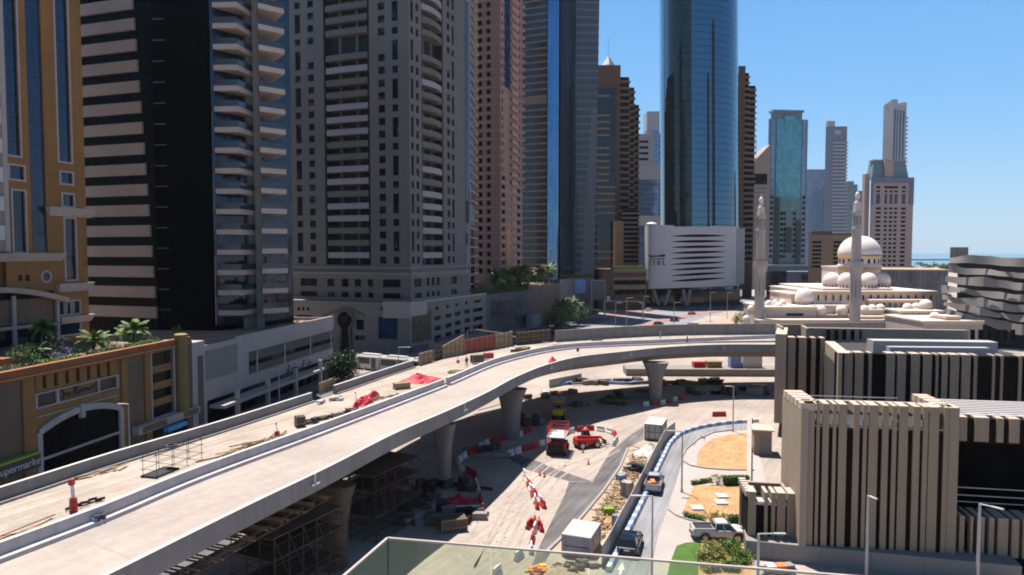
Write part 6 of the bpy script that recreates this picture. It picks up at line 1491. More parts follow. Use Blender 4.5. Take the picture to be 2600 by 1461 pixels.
# far traffic
fc_ = thing('far_car', 'dark car on the far road nearest the median', 'car', G(1713, 817), .62)
b = shell([(-2.2, .7, .4, .9, .1), (-1.9, .88, .28, .95, .1), (1.5, .88, .28, .92, .1), (2.2, .7, .4, .75, .1)]); b.build('body', 'blackpaint', fc_, loc=(0, 0, 0))
cabin(fc_, -1.7, 1.1, -1.2, .4, .93, 1.42, .8, .62, 'blackpaint')
for x in (-1.35, 1.4):
    for y in (-.8, .8): wheel(fc_, x, y, .33)
def recolour(t, m):
    for c in t.children:
        if c.name.split('.')[0] in ('body', 'roof', 'pillars'): c.data = c.data.copy(); c.data.materials[0] = M[m]
for px, py, m, rz, lab in [(1648, 790, 'whitecar', .55, 'white car under the hotel podium edge'), (1503, 797, 'whitecar', .5, 'white car parked by the clipped roadside hedge'), (1757, 800, 'redpaint', .62, 'red car on the inner lanes of the far road'), (1790, 782, 'silver', .6, 'silver car on the outer lanes of the far road'), (1672, 826, 'blackpaint', .62, 'black car just above the far parapet'), (1840, 775, 'whitecar', .6, 'white car on the far road near the small tree')]:
    d_ = dup(fc_, G(px, py), rz, lab); recolour(d_, m); d_['group'] = 'cars on the far road'
fc_['group'] = 'cars on the far road'
# tram
ta, tb = Vector((-37.5, 171, 0)), Vector((-17, 160, 0)); dv = tb - ta; tl = dv.length
tr = thing('tram', 'white tram with dark windows crossing the street behind the viaduct', 'tram', ta, math.atan2(dv.y, dv.x))
n_s = 3; sl_ = tl / n_s
for k in range(n_s):
    x0, x1 = k * sl_ + .15, (k + 1) * sl_ - .15; nose = .9 if k == 0 else 0
    b = MB(); rings = []
    for (x, f_) in [(x0, .75 if nose else 1), (x0 + .4, .9 if nose else 1), (x0 + 1.4, 1), (x1, 1)]:
        w_ = 1.25; zt_ = 3.6 if f_ == 1 else 3.6 - (1 - f_) * 1.6
        rings.append([Vector((x, -w_ * f_, .35)), Vector((x, w_ * f_, .35)), Vector((x, w_ * f_, zt_ - .4)), Vector((x, w_ * f_ * .75, zt_)), Vector((x, -w_ * f_ * .75, zt_)), Vector((x, -w_ * f_, zt_ - .4))])
    b.loft(rings); b.build('car_body', 'whitecar', tr, loc=(0, 0, 0))
    b = MB(); b.box(x0 + (1.2 if nose else .3), -1.275, 1.5, lerp(x0, x1, .62), 1.275, 2.9); b.build('window', 'carglass', tr, loc=(0, 0, 0))
    b = MB(); b.box(lerp(x0, x1, .68), -1.28, .5, lerp(x0, x1, .86), 1.28, 2.95); b.build('door', 'carglass', tr, loc=(0, 0, 0))
    b = MB(); b.box(x0 + 1.6, -.8, 3.6, x1 - .6, .8, 3.85); b.build('roof_unit', 'rooflight', tr, loc=(0, 0, 0))
    b = MB(); b.box(x0 + .6, -1.1, .05, x1 - .6, 1.1, .35); b.build('undercarriage', 'darksteel', tr, loc=(0, 0, 0))

# ------------------------------------------------------------------ machines
def scissor(label, loc, rz):
    t = thing('scissor_lift', label, 'lift', loc, rz)
    b = MB(); b.box(-1.5, -1.0, .55, 1.5, 1.0, 1.25); b.box(-1.5, -1.05, .75, -.9, 1.05, 1.55); b.build('chassis', 'redpaint', t, loc=(0, 0, 0), bevel=.05)
    b = MB(); b.box(-1.56, -.9, .4, -1.48, .9, 1.45); b.build('front_panel', 'black', t, loc=(0, 0, 0))
    for x in (-1.0, 1.0):
        for y in (-.98, .98): wheel(t, x, y, .48, .34)
    b = MB()
    for k in range(3):
        z0, z1 = 1.3 + .3 * k, 1.6 + .3 * k
        for y in (-.6, .6): b.tube((-1.3, y, z0), (1.3, y, z1), .06, 6); b.tube((1.3, y, z0), (-1.3, y, z1), .06, 6)
    b.build('scissor_arms', 'darksteel', t, loc=(0, 0, 0))
    b = MB(); b.box(-1.7, -1.05, 2.2, 1.9, 1.05, 2.32); b.build('platform', 'whitepl', t, loc=(0, 0, 0))
    b = MB()
    for x in (-1.68, -.8, .1, 1.0, 1.88):
        for y in (-1.03, 1.03): b.tube((x, y, 2.3), (x, y, 3.4), .035, 6)
    for z in (2.65, 3.0, 3.4):
        for y in (-1.03, 1.03): b.tube((-1.68, y, z), (1.88, y, z), .035, 6)
        for x in (-1.68, 1.88): b.tube((x, -1.03, z), (x, 1.03, z), .035, 6)
    b.build('guard_rail', 'redpaint', t, loc=(0, 0, 0))
    b = MB(); b.cbox((1.6, .7, 3.0), (.3, .3, .5)); b.build('control_box', 'darksteel', t, loc=(0, 0, 0)); return t
scissor('red scissor lift with a raised rail platform beside the barrier island', G(1418, 1156) + Vector((0, 1.3, 0)), 1.35).scale = (1.2, 1.2, 1.15)
t = thing('telehandler', 'red telehandler with four tyres and forward boom beside the scissor lift', 'telehandler', G(1492, 1140) + Vector((0, 1.0, 0)), .35)
b = shell([(-1.9, .7, .6, 1.3, .1), (-1.7, .95, .5, 1.5, .12), (.9, .95, .5, 1.35, .12), (1.7, .8, .55, 1.1, .1)]); b.build('body', 'redpaint', t, loc=(0, 0, 0))
b = MB(); b.hexa([(-.6, .1, 1.4), (.7, .1, 1.4), (.7, .95, 1.4), (-.6, .95, 1.4), (-.4, .2, 2.3), (.45, .2, 2.3), (.45, .9, 2.3), (-.4, .9, 2.3)]); b.build('cab_glass', 'carglass', t, loc=(0, 0, 0))
b = MB(); b.box(-.5, .15, 2.3, .55, .95, 2.42); b.build('cab_roof', 'redpaint', t, loc=(0, 0, 0), bevel=.03)
b = MB(); b.tube((-1.7, -.45, 1.75), (2.0, -.45, 1.35), .2, 8); b.tube((2.0, -.45, 1.35), (2.6, -.45, .7), .14, 8); b.build('boom', 'redpaint', t, loc=(0, 0, 0))
b = MB(); b.box(2.5, -1.0, .3, 2.65, .1, 1.0); b.box(2.65, -.95, .28, 3.6, -.8, .34); b.box(2.65, -.1, .28, 3.6, .05, .34); b.build('fork', 'darksteel', t, loc=(0, 0, 0))
for x in (-1.2, 1.15):
    for y in (-.95, .95): wheel(t, x, y, .52, .38)
t = thing('road_roller', 'yellow road roller with flat canopy standing in the shade of the viaduct', 'roller', G(1420, 1066) + Vector((0, 1.5, 0)), 1.45)
b = MB(); b.tube((1.6, -1.0, .7), (1.6, 1.0, .7), .7, 24); b.build('drum', 'steel', t, loc=(0, 0, 0), smooth=True)
b = MB(); wheel(t, -1.5, -.8, .75, .5); wheel(t, -1.5, .8, .75, .5)
b = MB(); b.box(-2.5, -.9, .9, -.4, .9, 1.8); b.box(-.4, -.7, .8, .5, .7, 1.3); b.build('body', 'yellow', t, loc=(0, 0, 0), bevel=.08)
b = MB(); b.box(.5, -1.2, .5, 2.4, -1.05, 1.0); b.box(.5, 1.05, .5, 2.4, 1.2, 1.0); b.box(.4, -1.2, .5, .6, 1.2, 1.0); b.build('drum_frame', 'yellow', t, loc=(0, 0, 0))
b = MB()
for x in (-1.3, .3):
    for y in (-.75, .75): b.tube((x, y, 1.3), (x, y, 2.95), .05, 6)
b.build('canopy_post', 'darksteel', t, loc=(0, 0, 0)); b = MB(); b.box(-1.6, -1.0, 2.95, .6, 1.0, 3.07); b.build('canopy', 'yellow', t, loc=(0, 0, 0))
b = MB(); b.cbox((-.6, 0, 1.6), (.5, .6, .2)); b.cbox((-.85, 0, 1.95), (.12, .6, .6)); b.build('seat', 'black', t, loc=(0, 0, 0))

# ------------------------------------------------------------------ cabins, hoarding, blocks
def box_cabin(name, label, cat, p, q, dep, h, m, roofm, door=True):
    p, q = Vector(p), Vector(q); d = q - p; t = thing(name, label, cat, p, math.atan2(d.y, d.x)); L_ = d.length
    b = MB(); b.box(0, 0, .15, L_, dep, h); b.build('wall', m, t, loc=(0, 0, 0))
    b = MB(); b.box(-.08, -.08, h, L_ + .08, dep + .08, h + .12); b.build('roof', roofm, t, loc=(0, 0, 0))
    b = MB()
    for x in (0, L_):
        for y in (0, dep): b.cbox((x, y, h / 2), (.14, .14, h - .01))
    b.build('corner_post', m, t, loc=(0, 0, 0))
    b = MB(); b.box(L_ - .02, dep * .3, 1.0, L_ + .03, dep * .5, 1.9); b.build('window', 'glassdark', t, loc=(0, 0, 0))
    b = MB(); b.box(.15, -.02, .2, L_ - .15, .1, .3); b.box(.15, -.02, h * .52, L_ - .15, .1, h * .56); b.build('rail', 'darksteel', t, loc=(0, 0, 0)); return t
box_cabin('site_cabin', 'pale lilac site cabin with flat white roof in the foreground rubble strip', 'cabin', G(1428, 1413), G(1498, 1424), 3.8, 2.0, 'cabin', 'rooflight')
box_cabin('site_cabin', 'grey site cabin with pale roof at the far end of the hoarding', 'cabin', G(1637, 1118), G(1680, 1122), 4.6, 2.4, 'container', 'whitepaint')
hb = [G(*q) for q in z8([(1285, 1180), (1345, 1075), (1420, 920), (1510, 745), (1600, 560), (1710, 335), (1790, 205), (1840, 165)])]
hsp = spline(hb, 40); b = MB(); sweep(b, hsp, [(-.06, 0), (0, 0), (0, 2.05), (-.06, 2.05)]); o = b.build('hoarding', 'hoard'); tag(o, 'long grey hoarding fence between the rubble strip and the service road', 'fence')
b = MB(); b.loft([[Vector((x, -.28, 0)), Vector((x, .28, 0)), Vector((x, .26, .18)), Vector((x, .22, .32)), Vector((x, .20, .52)), Vector((x, -.20, .52)), Vector((x, -.22, .32)), Vector((x, -.26, .18))] for x in (-.48, .48)])
blk = {}
for nm, mm in (('white', 'whitepl'), ('blue', 'bluepl')):
    q_ = MB(); q_.v, q_.f, q_.mi = list(b.v), list(b.f), list(b.mi); o = q_.build('road_block', mm, loc=(0, 0, -50)); blk[nm] = o
bl = [G(*q) for q in z8([(1305, 1185), (1365, 1075), (1440, 920), (1530, 745), (1620, 560), (1725, 345), (1800, 215), (1860, 165), (1990, 118), (2150, 88), (2300, 72), (2440, 62)])]
tot = sum((q - p).length for p, q in zip(bl, bl[1:])); nb = int(tot / 1.02); bs = offset(spline(bl, nb), .42)
for i, p in enumerate(bs):
    a = bs[max(i - 1, 0)]; e = bs[min(i + 1, nb - 1)]; nm = 'blue' if i % 2 else 'white'
    o = blk[nm].copy(); COL.objects.link(o); o.location = p; o.rotation_euler.z = math.atan2(e.y - a.y, e.x - a.x)
    part = 'along the grey hoarding' if i < nb * .62 else 'round the bend of the service road'
    tag(o, f'{nm} painted road block in the alternating row {part}', 'road block', 'blue and white road blocks')
for o in blk.values(): bpy.data.objects.remove(o)
# red and white barriers
b = MB(); b.loft([[Vector((x, -.25, 0)), Vector((x, .25, 0)), Vector((x, .22, .28)), Vector((x, .10, .42)), Vector((x, .08, .85)), Vector((x, -.08, .85)), Vector((x, -.10, .42)), Vector((x, -.22, .28))] for x in (-.62, .62)])
bar = {}
for nm, mm in (('white', 'whitepl'), ('red', 'red')):
    q_ = MB(); q_.v, q_.f, q_.mi = list(b.v), list(b.f), list(b.mi); bar[nm] = q_.build('barrier', mm, loc=(0, 0, -50))
def chain(px, where, step=1.35, run=1, jit=.06):
    pts = [G(*q) for q in px]; tot = sum((q - p).length for p, q in zip(pts, pts[1:])); n_ = max(2, int(tot / step)); s_ = spline(pts, n_)
    for i, p in enumerate(s_):
        a = s_[max(i - 1, 0)]; e = s_[min(i + 1, n_ - 1)]; nm = 'red' if (i // run) % 2 else 'white'
        o = bar[nm].copy(); COL.objects.link(o); o.location = p; o.rotation_euler.z = math.atan2(e.y - a.y, e.x - a.x) + rt.uniform(-jit, jit)
        tag(o, f'{nm} plastic barrier in the chain {where}', 'barrier', 'red and white site barriers')
chain([(1331, 1210), (1344, 1235), (1362, 1265), (1379, 1288)], 'leading away from the shadow edge', 1.3)
chain([(1336, 1222), (1348, 1250), (1364, 1290)], 'doubling the one at the shadow edge', 1.5, 1, .15)
chain([(1358, 1350), (1352, 1375), (1349, 1402)], 'beside the dusty track above the glass railing', 1.25)
for px, py, a in [(1344, 1340, 1.2), (1356, 1334, 1.35), (1368, 1338, 1.5), (1374, 1346, 1.7)]:
    o = bar['red'].copy(); COL.objects.link(o); o.location = G(px, py); o.rotation_euler.z = a; tag(o, 'red plastic barrier in the fanned cluster beside the dusty track', 'barrier', 'red and white site barriers')
chain([(1166, 1173), (1190, 1157), (1221, 1139), (1243, 1128), (1265, 1121), (1290, 1117), (1326, 1106), (1345, 1095)], 'in the shade past the pier', 1.5, 2)
chain([(1165, 1177), (1177, 1199), (1199, 1206), (1210, 1235), (1221, 1276), (1224, 1295)], 'in deep shade round the scaffold yard', 1.4, 3)
chain([(1296, 1158), (1335, 1144), (1374, 1133), (1452, 1100), (1505, 1094), (1530, 1097), (1553, 1103), (1566, 1118), (1560, 1131)], 'round the machine island', 1.6, 2)
chain([(1640, 1032), (1687, 1026), (1709, 1020), (1732, 1016)], 'at the foot of the far pier', 1.5)
chain([(1262, 1462), (1290, 1440), (1318, 1420)], 'seen through the glass railing', 1.3, 2)
o = bar['red'].copy(); COL.objects.link(o); o.scale = (1.9, 1, 1); o.location = G(1826, 1058); o.rotation_euler.z = .1; tag(o, 'lone red barrier on the sunny ground behind the bend', 'barrier', 'red and white site barriers')
for o in bar.values(): bpy.data.objects.remove(o)
# roof and planting of the podium terrace
b = MB(); core(b, [f0.p2(.2, -.55), f0.p2(f0.L - .2, -.55), f0.p2(f0.L - .2, -58), f0.p2(.2, -58)], zter + .004, zter + .05); b.build('roof', 'brownpanel', pod)
for i, (pa_, pb2, m, lab) in enumerate([(-40, 75, 'leaf2', 'hedge strip along the coping at the far left of the orange podium'), (122, 215, 'hedge', 'hedge strip along the coping between the two left terrace palms'), (255, 310, 'leaf2', 'pale hedge strip along the coping left of the large palm'), (348, 420, 'hedge', 'hedge strip along the coping near the yellow column')]):
    u0, u1 = f0.u(pa_), f0.u(pb2); make_hedge(f0.pt(u0, zter, -1.6), f0.pt(u1, zter, -1.6), 1.6, 1.3, lab, m)
for i, (px, o_, r, m, lab) in enumerate([(60, -7, 1.6, 'leaf', 'dark bush deeper on the terrace below the glazed porch'), (165, -6, 1.3, 'leaf', 'dark bush behind the hedge strip beside the porch palm'), (200, -8, 1.5, 'leaf', 'dark bush behind the palm at the orange tower corner'), (262, -6, 1.0, 'flower', 'small purple flowering bush before the black banded tower'), (290, -9, 1.8, 'leafdark', 'dark bush deep on the terrace before the black banded tower'), (380, -8, 1.6, 'leaf', 'dark bush behind the large grey green palm'), (410, -4, 1.1, 'leaf2', 'pale bush left of the yellow column top')]):
    make_shrub(f0.pt(f0.u(px), zter, o_), (r * 1.2, r, r * .8), lab, m, 900, .26)
for px, Y, z_, rad, h, m, n_, lab in [(1278, 249, zk - .3, (4.2, 3.2, 3.0), 3.6, 'leaf2', 2200, 'rounded pale green tree between the two left palms on the planted roof'), (1318, 260, zk - .3, (4.4, 3.4, 3.4), 4.2, 'leaf', 2400, 'rounded green tree on the planted roof below the pink tower corner'), (1350, 274, zk2 - .2, (4.0, 3.2, 2.8), 3.2, 'leaf2', 2000, 'rounded pale tree on the brown shop block roof'), (1384, 288, zk2 - .2, (4.2, 3.2, 3.2), 3.8, 'leaf', 2000, 'rounded green tree on the brown shop block roof before the blue glass corner'),
                                     (1412, 246, 0, (4.2, 3.4, 3.6), 5.0, 'leaf2', 2400, 'rounded grey green tree at the left of the roadside palms'), (1440, 258, 0, (4.6, 3.6, 4.4), 6.5, 'leaf2', 2600, 'tallest rounded grey green tree among the roadside palms'), (1470, 272, 0, (4.0, 3.2, 3.4), 5.4, 'leaf', 2200, 'rounded green tree at the right of the roadside palms')]:
    make_tree((X(px, Y), Y, z_), rad, h, lab, m, n_, .5)
# ------------------------------------------------------------------ street lamps, gantry
def lamp(base, h, ax, ay, ln, label, r=.09):
    t = thing('street_lamp', label, 'street lamp', base)
    b = MB(); b.tube((0, 0, 0), (0, 0, h), r * 1.25, 10, r * .8); b.build('pole', 'lamp', t, loc=(0, 0, 0), smooth=True)
    b = MB(); d = Vector((ax, ay, 0)).normalized(); b.tube((0, 0, h), d * ln + Vector((0, 0, h + .05)), .06, 8); b.build('arm', 'lamp', t, loc=(0, 0, 0))
    b = MB(); b.cbox(d * (ln - .35) + Vector((0, 0, h + .03)), (.9, .26, .10), math.atan2(ay, ax)); b.build('lamp_head', 'lamp', t, loc=(0, 0, 0), bevel=.02)
    b = MB(); b.tube((0, 0, 0), (0, 0, .35), r * 2, 10); b.build('base_plate', 'steel', t, loc=(0, 0, 0)); return t
lamp(G(1655, 1470), 7.2, -1, .05, 1.75, 'street lamp with short arm in front of the black estate car')
lamp(G(1731, 1250), 7.2, -1, .1, 1.7, 'street lamp on the forecourt edge beside the silver pickup')
lamp(G(1861, 1096), 7.1, -1, .2, 1.2, 'street lamp by the bend in front of the rear sand bed')
lamp(G(2199, 1472), 7.3, .25, -1, .9, 'street lamp in front of the wide finned block', .12)
lamp(G(2481, 1500), 7.3, .6, -.8, 1.6, 'street lamp with angled arm in front of the dark loggia', .12)
lamp(Vector((X(1938, 54), 54, 0)), 6.2, 1, 0, 2.0, 'street lamp with arm to the right before the small finned block', .12)
lamp(Vector((X(1010, 146), 146, 0)), 8.4, 1, 0, 2.4, 'street lamp behind the viaduct beside the tram')
lamp(Vector((X(704, 118), 118, 0)), 8.5, -.5, -.2, 1.8, 'street lamp in front of the white podium colonnade')
lamp(Vector((X(317, 84), 84, 0)), 9.9, -.6, 0, 1.2, 'street lamp right of the white arch')
lamp(Vector((X(1186, 172), 172, 0)), 9.2, 1, 0, 2.4, 'street lamp in front of the slotted stone podium wall')
for px, Y, h, lab in [(1564, 240, 11, 'tall thin lamp left of the overhead gantry on the far road'), (1592, 250, 12, 'tall thin lamp under the overhead gantry'), (1636, 275, 11, 'tall thin lamp at the right end of the overhead gantry'), (1713, 255, 10, 'thin lamp by the purple banner on the far road'), (1805, 285, 12, 'thin lamp in front of the hotel podium slits'), (1848, 300, 11, 'thin lamp near the right edge of the hotel podium')]:
    lamp(Vector((X(px, Y), Y, 0)), h, 1, .2, 2.2, lab, .1)
gy = 300; t = thing('overhead_gantry', 'white overhead sign gantry spanning the far road before the brown podium', 'gantry', (X(1535, gy), gy, 0)); w_ = X(1632, gy) - X(1535, gy)
b = MB(); b.tube((0, 0, 0), (0, 0, 7.4), .22, 8); b.tube((w_, 0, 0), (w_, 0, 6.6), .22, 8); b.build('post', 'lamp', t, loc=(0, 0, 0))
b = MB(); b.tube((0, 0, 7.4), (w_ * .85, 0, 7.4), .22, 8); b.tube((w_ * .85, 0, 7.4), (w_, 0, 6.6), .22, 8); b.build('beam', 'lamp', t, loc=(0, 0, 0))
b = MB(); b.box(1.0, -.2, 7.6, 2.4, .2, 9.6); b.build('camera_box', 'whitepaint', t, loc=(0, 0, 0))
t = thing('banner', 'purple banner on a dark board at the edge of the far road', 'banner', (X(1757, 240), 240, 0), .2)
b = MB(); b.box(-1.4, 0, .6, 1.0, .15, 4.2); b.build('board', mat('purple_banner', (.25, .20, .62), .5), t, loc=(0, 0, 0))
b = MB(); b.box(1.0, -.1, .2, 2.6, .5, 4.0); b.build('dark_panel', 'darksteel', t, loc=(0, 0, 0))

# ------------------------------------------------------------------ clutter on the viaduct deck
def D(px, py, z=10.26): return G(px, py, z)
def dz(p): return p
def panel(p0, p1, h0, h1, m, label, name='formwork_panel', cat='formwork', th=.14, walers=None):
    p0, p1 = Vector(p0), Vector(p1); f = Fa((p0.x, p0.y), (p1.x, p1.y)); t = thing(name, label, cat, p0, world=True); z = p0.z
    b = MB(); b.hexa([f.pt(0, z, 0), f.pt(f.L, z, 0), f.pt(f.L, z, -th), f.pt(0, z, -th), f.pt(0, z + h0, 0), f.pt(f.L, z + h1, 0), f.pt(f.L, z + h1, -th), f.pt(0, z + h0, -th)]); b.build('sheet', m, t)
    for zz in (walers or (.3, .7)):
        b = MB(); f.box(b, -.1, f.L + .1, z + min(h0, h1) * zz, z + min(h0, h1) * zz + .12, 0, .12); b.build('waler', 'wood', t)
    n_ = max(2, int(f.L / 1.2))
    for i in range(n_ + 1): b = MB(); u = f.L * i / n_; f.box(b, u - .05, u + .05, z, z + lerp(h0, h1, i / n_) + .15, .12, .22); b.build('stud', m, t)
    return t
panel(D(1064, 929, 10.2), D(1099, 919, 10.2), 1.9, 1.9, 'ply', 'plain plywood hoarding panel at the end of the left parapet')
panel(D(1101, 917, 10.2), D(1121, 911, 10.2), 2.4, 2.3, 'darksteel', 'black sheet panel between two plywood panels')
panel(D(1122, 911, 10.2), D(1177, 899, 10.2), 2.0, 3.4, 'ply', 'plywood panel with rising top edge left of the red formwork')
panel(D(1178, 898, 10.2), D(1255, 887, 10.2), 2.3, 2.7, 'redform', 'dark red formwork wall with a timber ledge')
panel(D(1256, 887, 10.2), D(1291, 880, 10.2), 2.7, 2.7, 'ply', 'plywood panel right of the red formwork')
panel(D(1310, 877, 10.2), D(1396, 867, 10.2), 2.5, 2.4, 'plydark', 'dark formwork with bright timber walers before the tall parapet', walers=(.25, .55, .95))
b = MB(); p = D(1297, 879, 10.2); b.cbox(p + Vector((0, 0, 1.4)), (.7, .7, 2.8)); o = b.build('concrete_post', 'conc'); tag(o, 'grey concrete post between the plywood and the dark formwork', 'post')
def beam(a, c, w_, h, m, name, label, cat, group=None):
    a, c = Vector(a), Vector(c); d = c - a; b = MB(); q = d.to_track_quat('X', 'Z').to_matrix().to_4x4(); b.mx = Matrix.Translation((a + c) / 2) @ q; b.box(-d.length / 2, -w_ / 2, -h / 2, d.length / 2, w_ / 2, h / 2)
    o = b.build(name, m); tag(o, label, cat, group); return o
beam(D(1187, 889) + Vector((0, -.5, 1.0)), D(1256, 878) + Vector((0, -.5, 1.05)), .35, .12, 'wood', 'timber_plank', 'long bright timber plank leaning along the red formwork', 'plank')
beam(P(1208, 838, 150), P(1292, 850, 146), .3, .3, 'wood', 'timber_beam', 'slender beam jutting left above the formwork', 'beam')
for px0, py0, px1, py1, lab in [(812, 1004, 846, 992, 'brown plywood boards closing the gap in the left parapet')]:
    panel(D(px0, py0), D(px1, py1), 1.5, 1.6, 'ply', lab)
def tarp(c4, hgt, label, seed, m='tarp'):
    rnd = random.Random(seed); n, k = 16, 12; b = MB(); vs = []
    c4 = [Vector(q) for q in c4]
    for j in range(k + 1):
        for i in range(n + 1):
            u, v = i / n, j / k; p = (c4[0] * (1 - u) + c4[1] * u) * (1 - v) + (c4[3] * (1 - u) + c4[2] * u) * v
            e = (math.sin(math.pi * u) * math.sin(math.pi * v)) ** .55
            vs.append(p + Vector((rnd.uniform(-.12, .12), rnd.uniform(-.12, .12), .03 + e * hgt * (.55 + .5 * math.sin(u * 9 + seed) * math.sin(v * 5 + seed * 2) + rnd.uniform(-.12, .16)))))
    b.add(vs, [(j * (n + 1) + i, j * (n + 1) + i + 1, (j + 1) * (n + 1) + i + 1, (j + 1) * (n + 1) + i) for j in range(k) for i in range(n)])
    o = b.build('tarpaulin', m); tag(o, label, 'tarpaulin', 'red tarpaulins on the deck'); return o
tarp([D(1010, 972), D(1082, 978), D(1125, 962), D(1040, 958)], 1.0, 'crumpled red tarpaulin over a pile, the farther of the two on the dusty carriageway', 1)
tarp([D(884, 1042), D(925, 1034), D(968, 1010), D(952, 998)], 1.2, 'crumpled red tarpaulin narrowing towards the viewer, nearer of the two on the dusty carriageway', 2)
tarp([D(1392, 923, 9.9), D(1408, 922, 9.9), D(1413, 916, 9.9), D(1396, 914, 9.9)], .9, 'small bright red sheet on the inner edge of the curved carriageway', 3)
def crate(px, py, s, m, label, name='crate', cat='crate', rz=.5, z=10.26):
    t = thing(name, label, cat, G(px, py, z), rz)
    b = MB(); b.box(-s[0] / 2, -s[1] / 2, .1, s[0] / 2, s[1] / 2, s[2]); b.build('box', m, t, loc=(0, 0, 0))
    b = MB()
    for x in (-s[0] / 2, s[0] / 2):
        for y in (-s[1] / 2, s[1] / 2): b.cbox((x, y, s[2] / 2), (.09, .09, s[2] + .04))
    for z_ in (s[2] * .35, s[2] * .98):
        for y in (-s[1] / 2, s[1] / 2): b.cbox((0, y, z_), (s[0] + .06, .08, .09))
    b.build('frame', 'wood' if m != 'wood' else 'plydark', t, loc=(0, 0, 0)); return t
crate(1212, 922, (2.0, .9, 1.3), 'plydark', 'dark timber crate by the white median before the red formwork')
crate(1240, 912, (1.5, .8, 1.0), 'red', 'red and white stacked box right of the dark timber crate')
crate(762, 1084, (.9, .7, 1.1), 'darksteel', 'black box standing by the white median', 'equipment_box', 'box')
crate(1020, 988, (2.0, .8, .8), 'ply', 'plywood box half hidden behind the median beside the far red tarpaulin')
def clutter(name, label, cat, ctr, n, spread, sizes, ms, seed, rz=.9, z=10.28):
    rnd = random.Random(seed); t = thing(name, label, cat, G(*ctr, z), rz)
    for i in range(n):
        b = MB(); sx, sy, sz = rnd.choice(sizes); b.cbox((rnd.uniform(-1, 1) * spread[0], rnd.uniform(-1, 1) * spread[1], sz / 2 + .06 * (i % 4)), (sx, sy, sz), rnd.gauss(0, .35)); b.build('piece', rnd.choice(ms), t, loc=(0, 0, 0))
    return t
PL = [(2.4, .2, .06), (1.6, .15, .1), (3.0, .12, .12), (1.0, .5, .15)]
clutter('scrap_pile', 'dark scrap and steel frames heaped along the median in front of the near red tarpaulin', 'scrap pile', (845, 1062), 22, (3.6, .6), [(1.8, .12, .3), (1.2, .6, .3), (2.4, .1, .15), (.8, .5, .5)], ['darksteel', 'plydark', 'conc'], 4)
clutter('timber_pile', 'grey planks and mats between the two red tarpaulins', 'timber pile', (985, 1010), 12, (2.6, .5), PL, ['plydark', 'conc', 'ply'], 5)
clutter('timber_pile', 'orange brown planks lying along the median beyond the scaffold frame', 'timber pile', (610, 1140), 16, (5.0, .4), [(3.2, .14, .07), (2.4, .12, .05)], ['wood', 'wood', 'rust'], 6, 1.12)
clutter('timber_pile', 'loose boards lying at the kerb of the left parapet', 'timber pile', (262, 1200), 8, (1.6, .5), [(1.6, .14, .05), (1.0, .2, .05)], ['wood', 'ply'], 7)
clutter('timber_pile', 'long rods and a plank at the near end of the dusty carriageway', 'timber pile', (75, 1345), 7, (3.0, .5), [(4.2, .06, .05), (3.6, .05, .05), (2.4, .2, .05)], ['darksteel', 'orange', 'rust'], 8, 1.0)
clutter('timber_pile', 'timber frames lying left of the dark formwork by the median', 'timber pile', (1318, 893), 9, (2.6, .8), [(2.4, .2, .5), (1.2, .3, .6)], ['plydark', 'wood', 'darksteel'], 9)
clutter('timber_pile', 'small stack of brown planks near the curve of the median', 'timber pile', (1405, 881), 5, (1.4, .4), [(2.6, .3, .2)], ['wood', 'redform', 'plydark'], 10)
clutter('timber_pile', 'short dark planks on the sunny strip before the tall parapet', 'timber pile', (1508, 866), 4, (1.0, .3), [(2.2, .3, .25)], ['plydark', 'wood'], 11, .3)
clutter('timber_pile', 'dusty brown mats behind the far red tarpaulin', 'timber pile', (1160, 945), 8, (2.2, .6), PL, ['plydark', 'ply'], 12)
clutter('sack_pile', 'white sacks lying by the gap in the left parapet', 'sack pile', (838, 1020), 8, (1.9, .5), [(.8, .5, .25), (.6, .4, .3)], ['whitepl', 'whitepaint', 'ply'], 13)
clutter('hose', 'coiled black hoses behind the red canister', 'hose', (230, 1280), 9, (1.5, .35), [(.9, .07, .07), (.6, .06, .18)], ['black'], 14)
clutter('tool_pile', 'blue tool bag and clamp hung on the foot of the median', 'tool bag', (255, 1322), 3, (.3, .1), [(.4, .3, .3)], ['bluepl', 'darksteel'], 15, 1.1, 10.5)
clutter('tool_pile', 'grey clamps left on the kerb of the left parapet', 'clamp', (330, 1160), 5, (.8, .2), [(.2, .2, .5), (.7, .1, .1)], ['darksteel', 'steel'], 16)
for px, py, h, lab in [(187, 1300, 2.3, 'red and white canister stand at the near end of the median'), (905, 1042, 2.2, 'red bollard with thin mast in front of the near red tarpaulin'), (704, 1112, 1.5, 'red bucket with mast beside the orange planks'), (1467, 893, 1.5, 'dark red bollard on the inner carriageway before the curve'), (1163, 921, .9, 'small red cylinder near the plywood panels')]:
    t = thing('marker_post', lab, 'marker post', D(px, py), 0)
    b = MB(); b.tube((0, 0, 0), (0, 0, h * .42), .26, 12, .24); b.build('drum', 'red', t, loc=(0, 0, 0), smooth=True)
    b = MB(); b.tube((0, 0, h * .42), (-.05, 0, h * .8), .12 if px < 200 else .04, 8); b.build('mast', 'whitepl', t, loc=(0, 0, 0))
    b = MB(); b.cbox((-.08, 0, h * .9), (.3, .3, .4) if px < 200 else (.12, .12, .2)); b.build('head', 'red', t, loc=(0, 0, 0))
t = thing('scaffold', 'low scaffold frame with a black base tray standing on the dusty carriageway', 'scaffold', D(398, 1215), 0, world=True)
fs = Fa((D(398, 1212).x, D(398, 1212).y), (D(512, 1165).x, D(512, 1165).y)); z0 = 10.28
for o_ in (0, -1.3):
    for u in (0, fs.L * .33, fs.L * .66, fs.L):
        b = MB(); b.tube(fs.pt(u, z0, o_), fs.pt(u, z0 + 1.9, o_), .025, 6); b.build('post', 'darksteel', t)
b = MB()
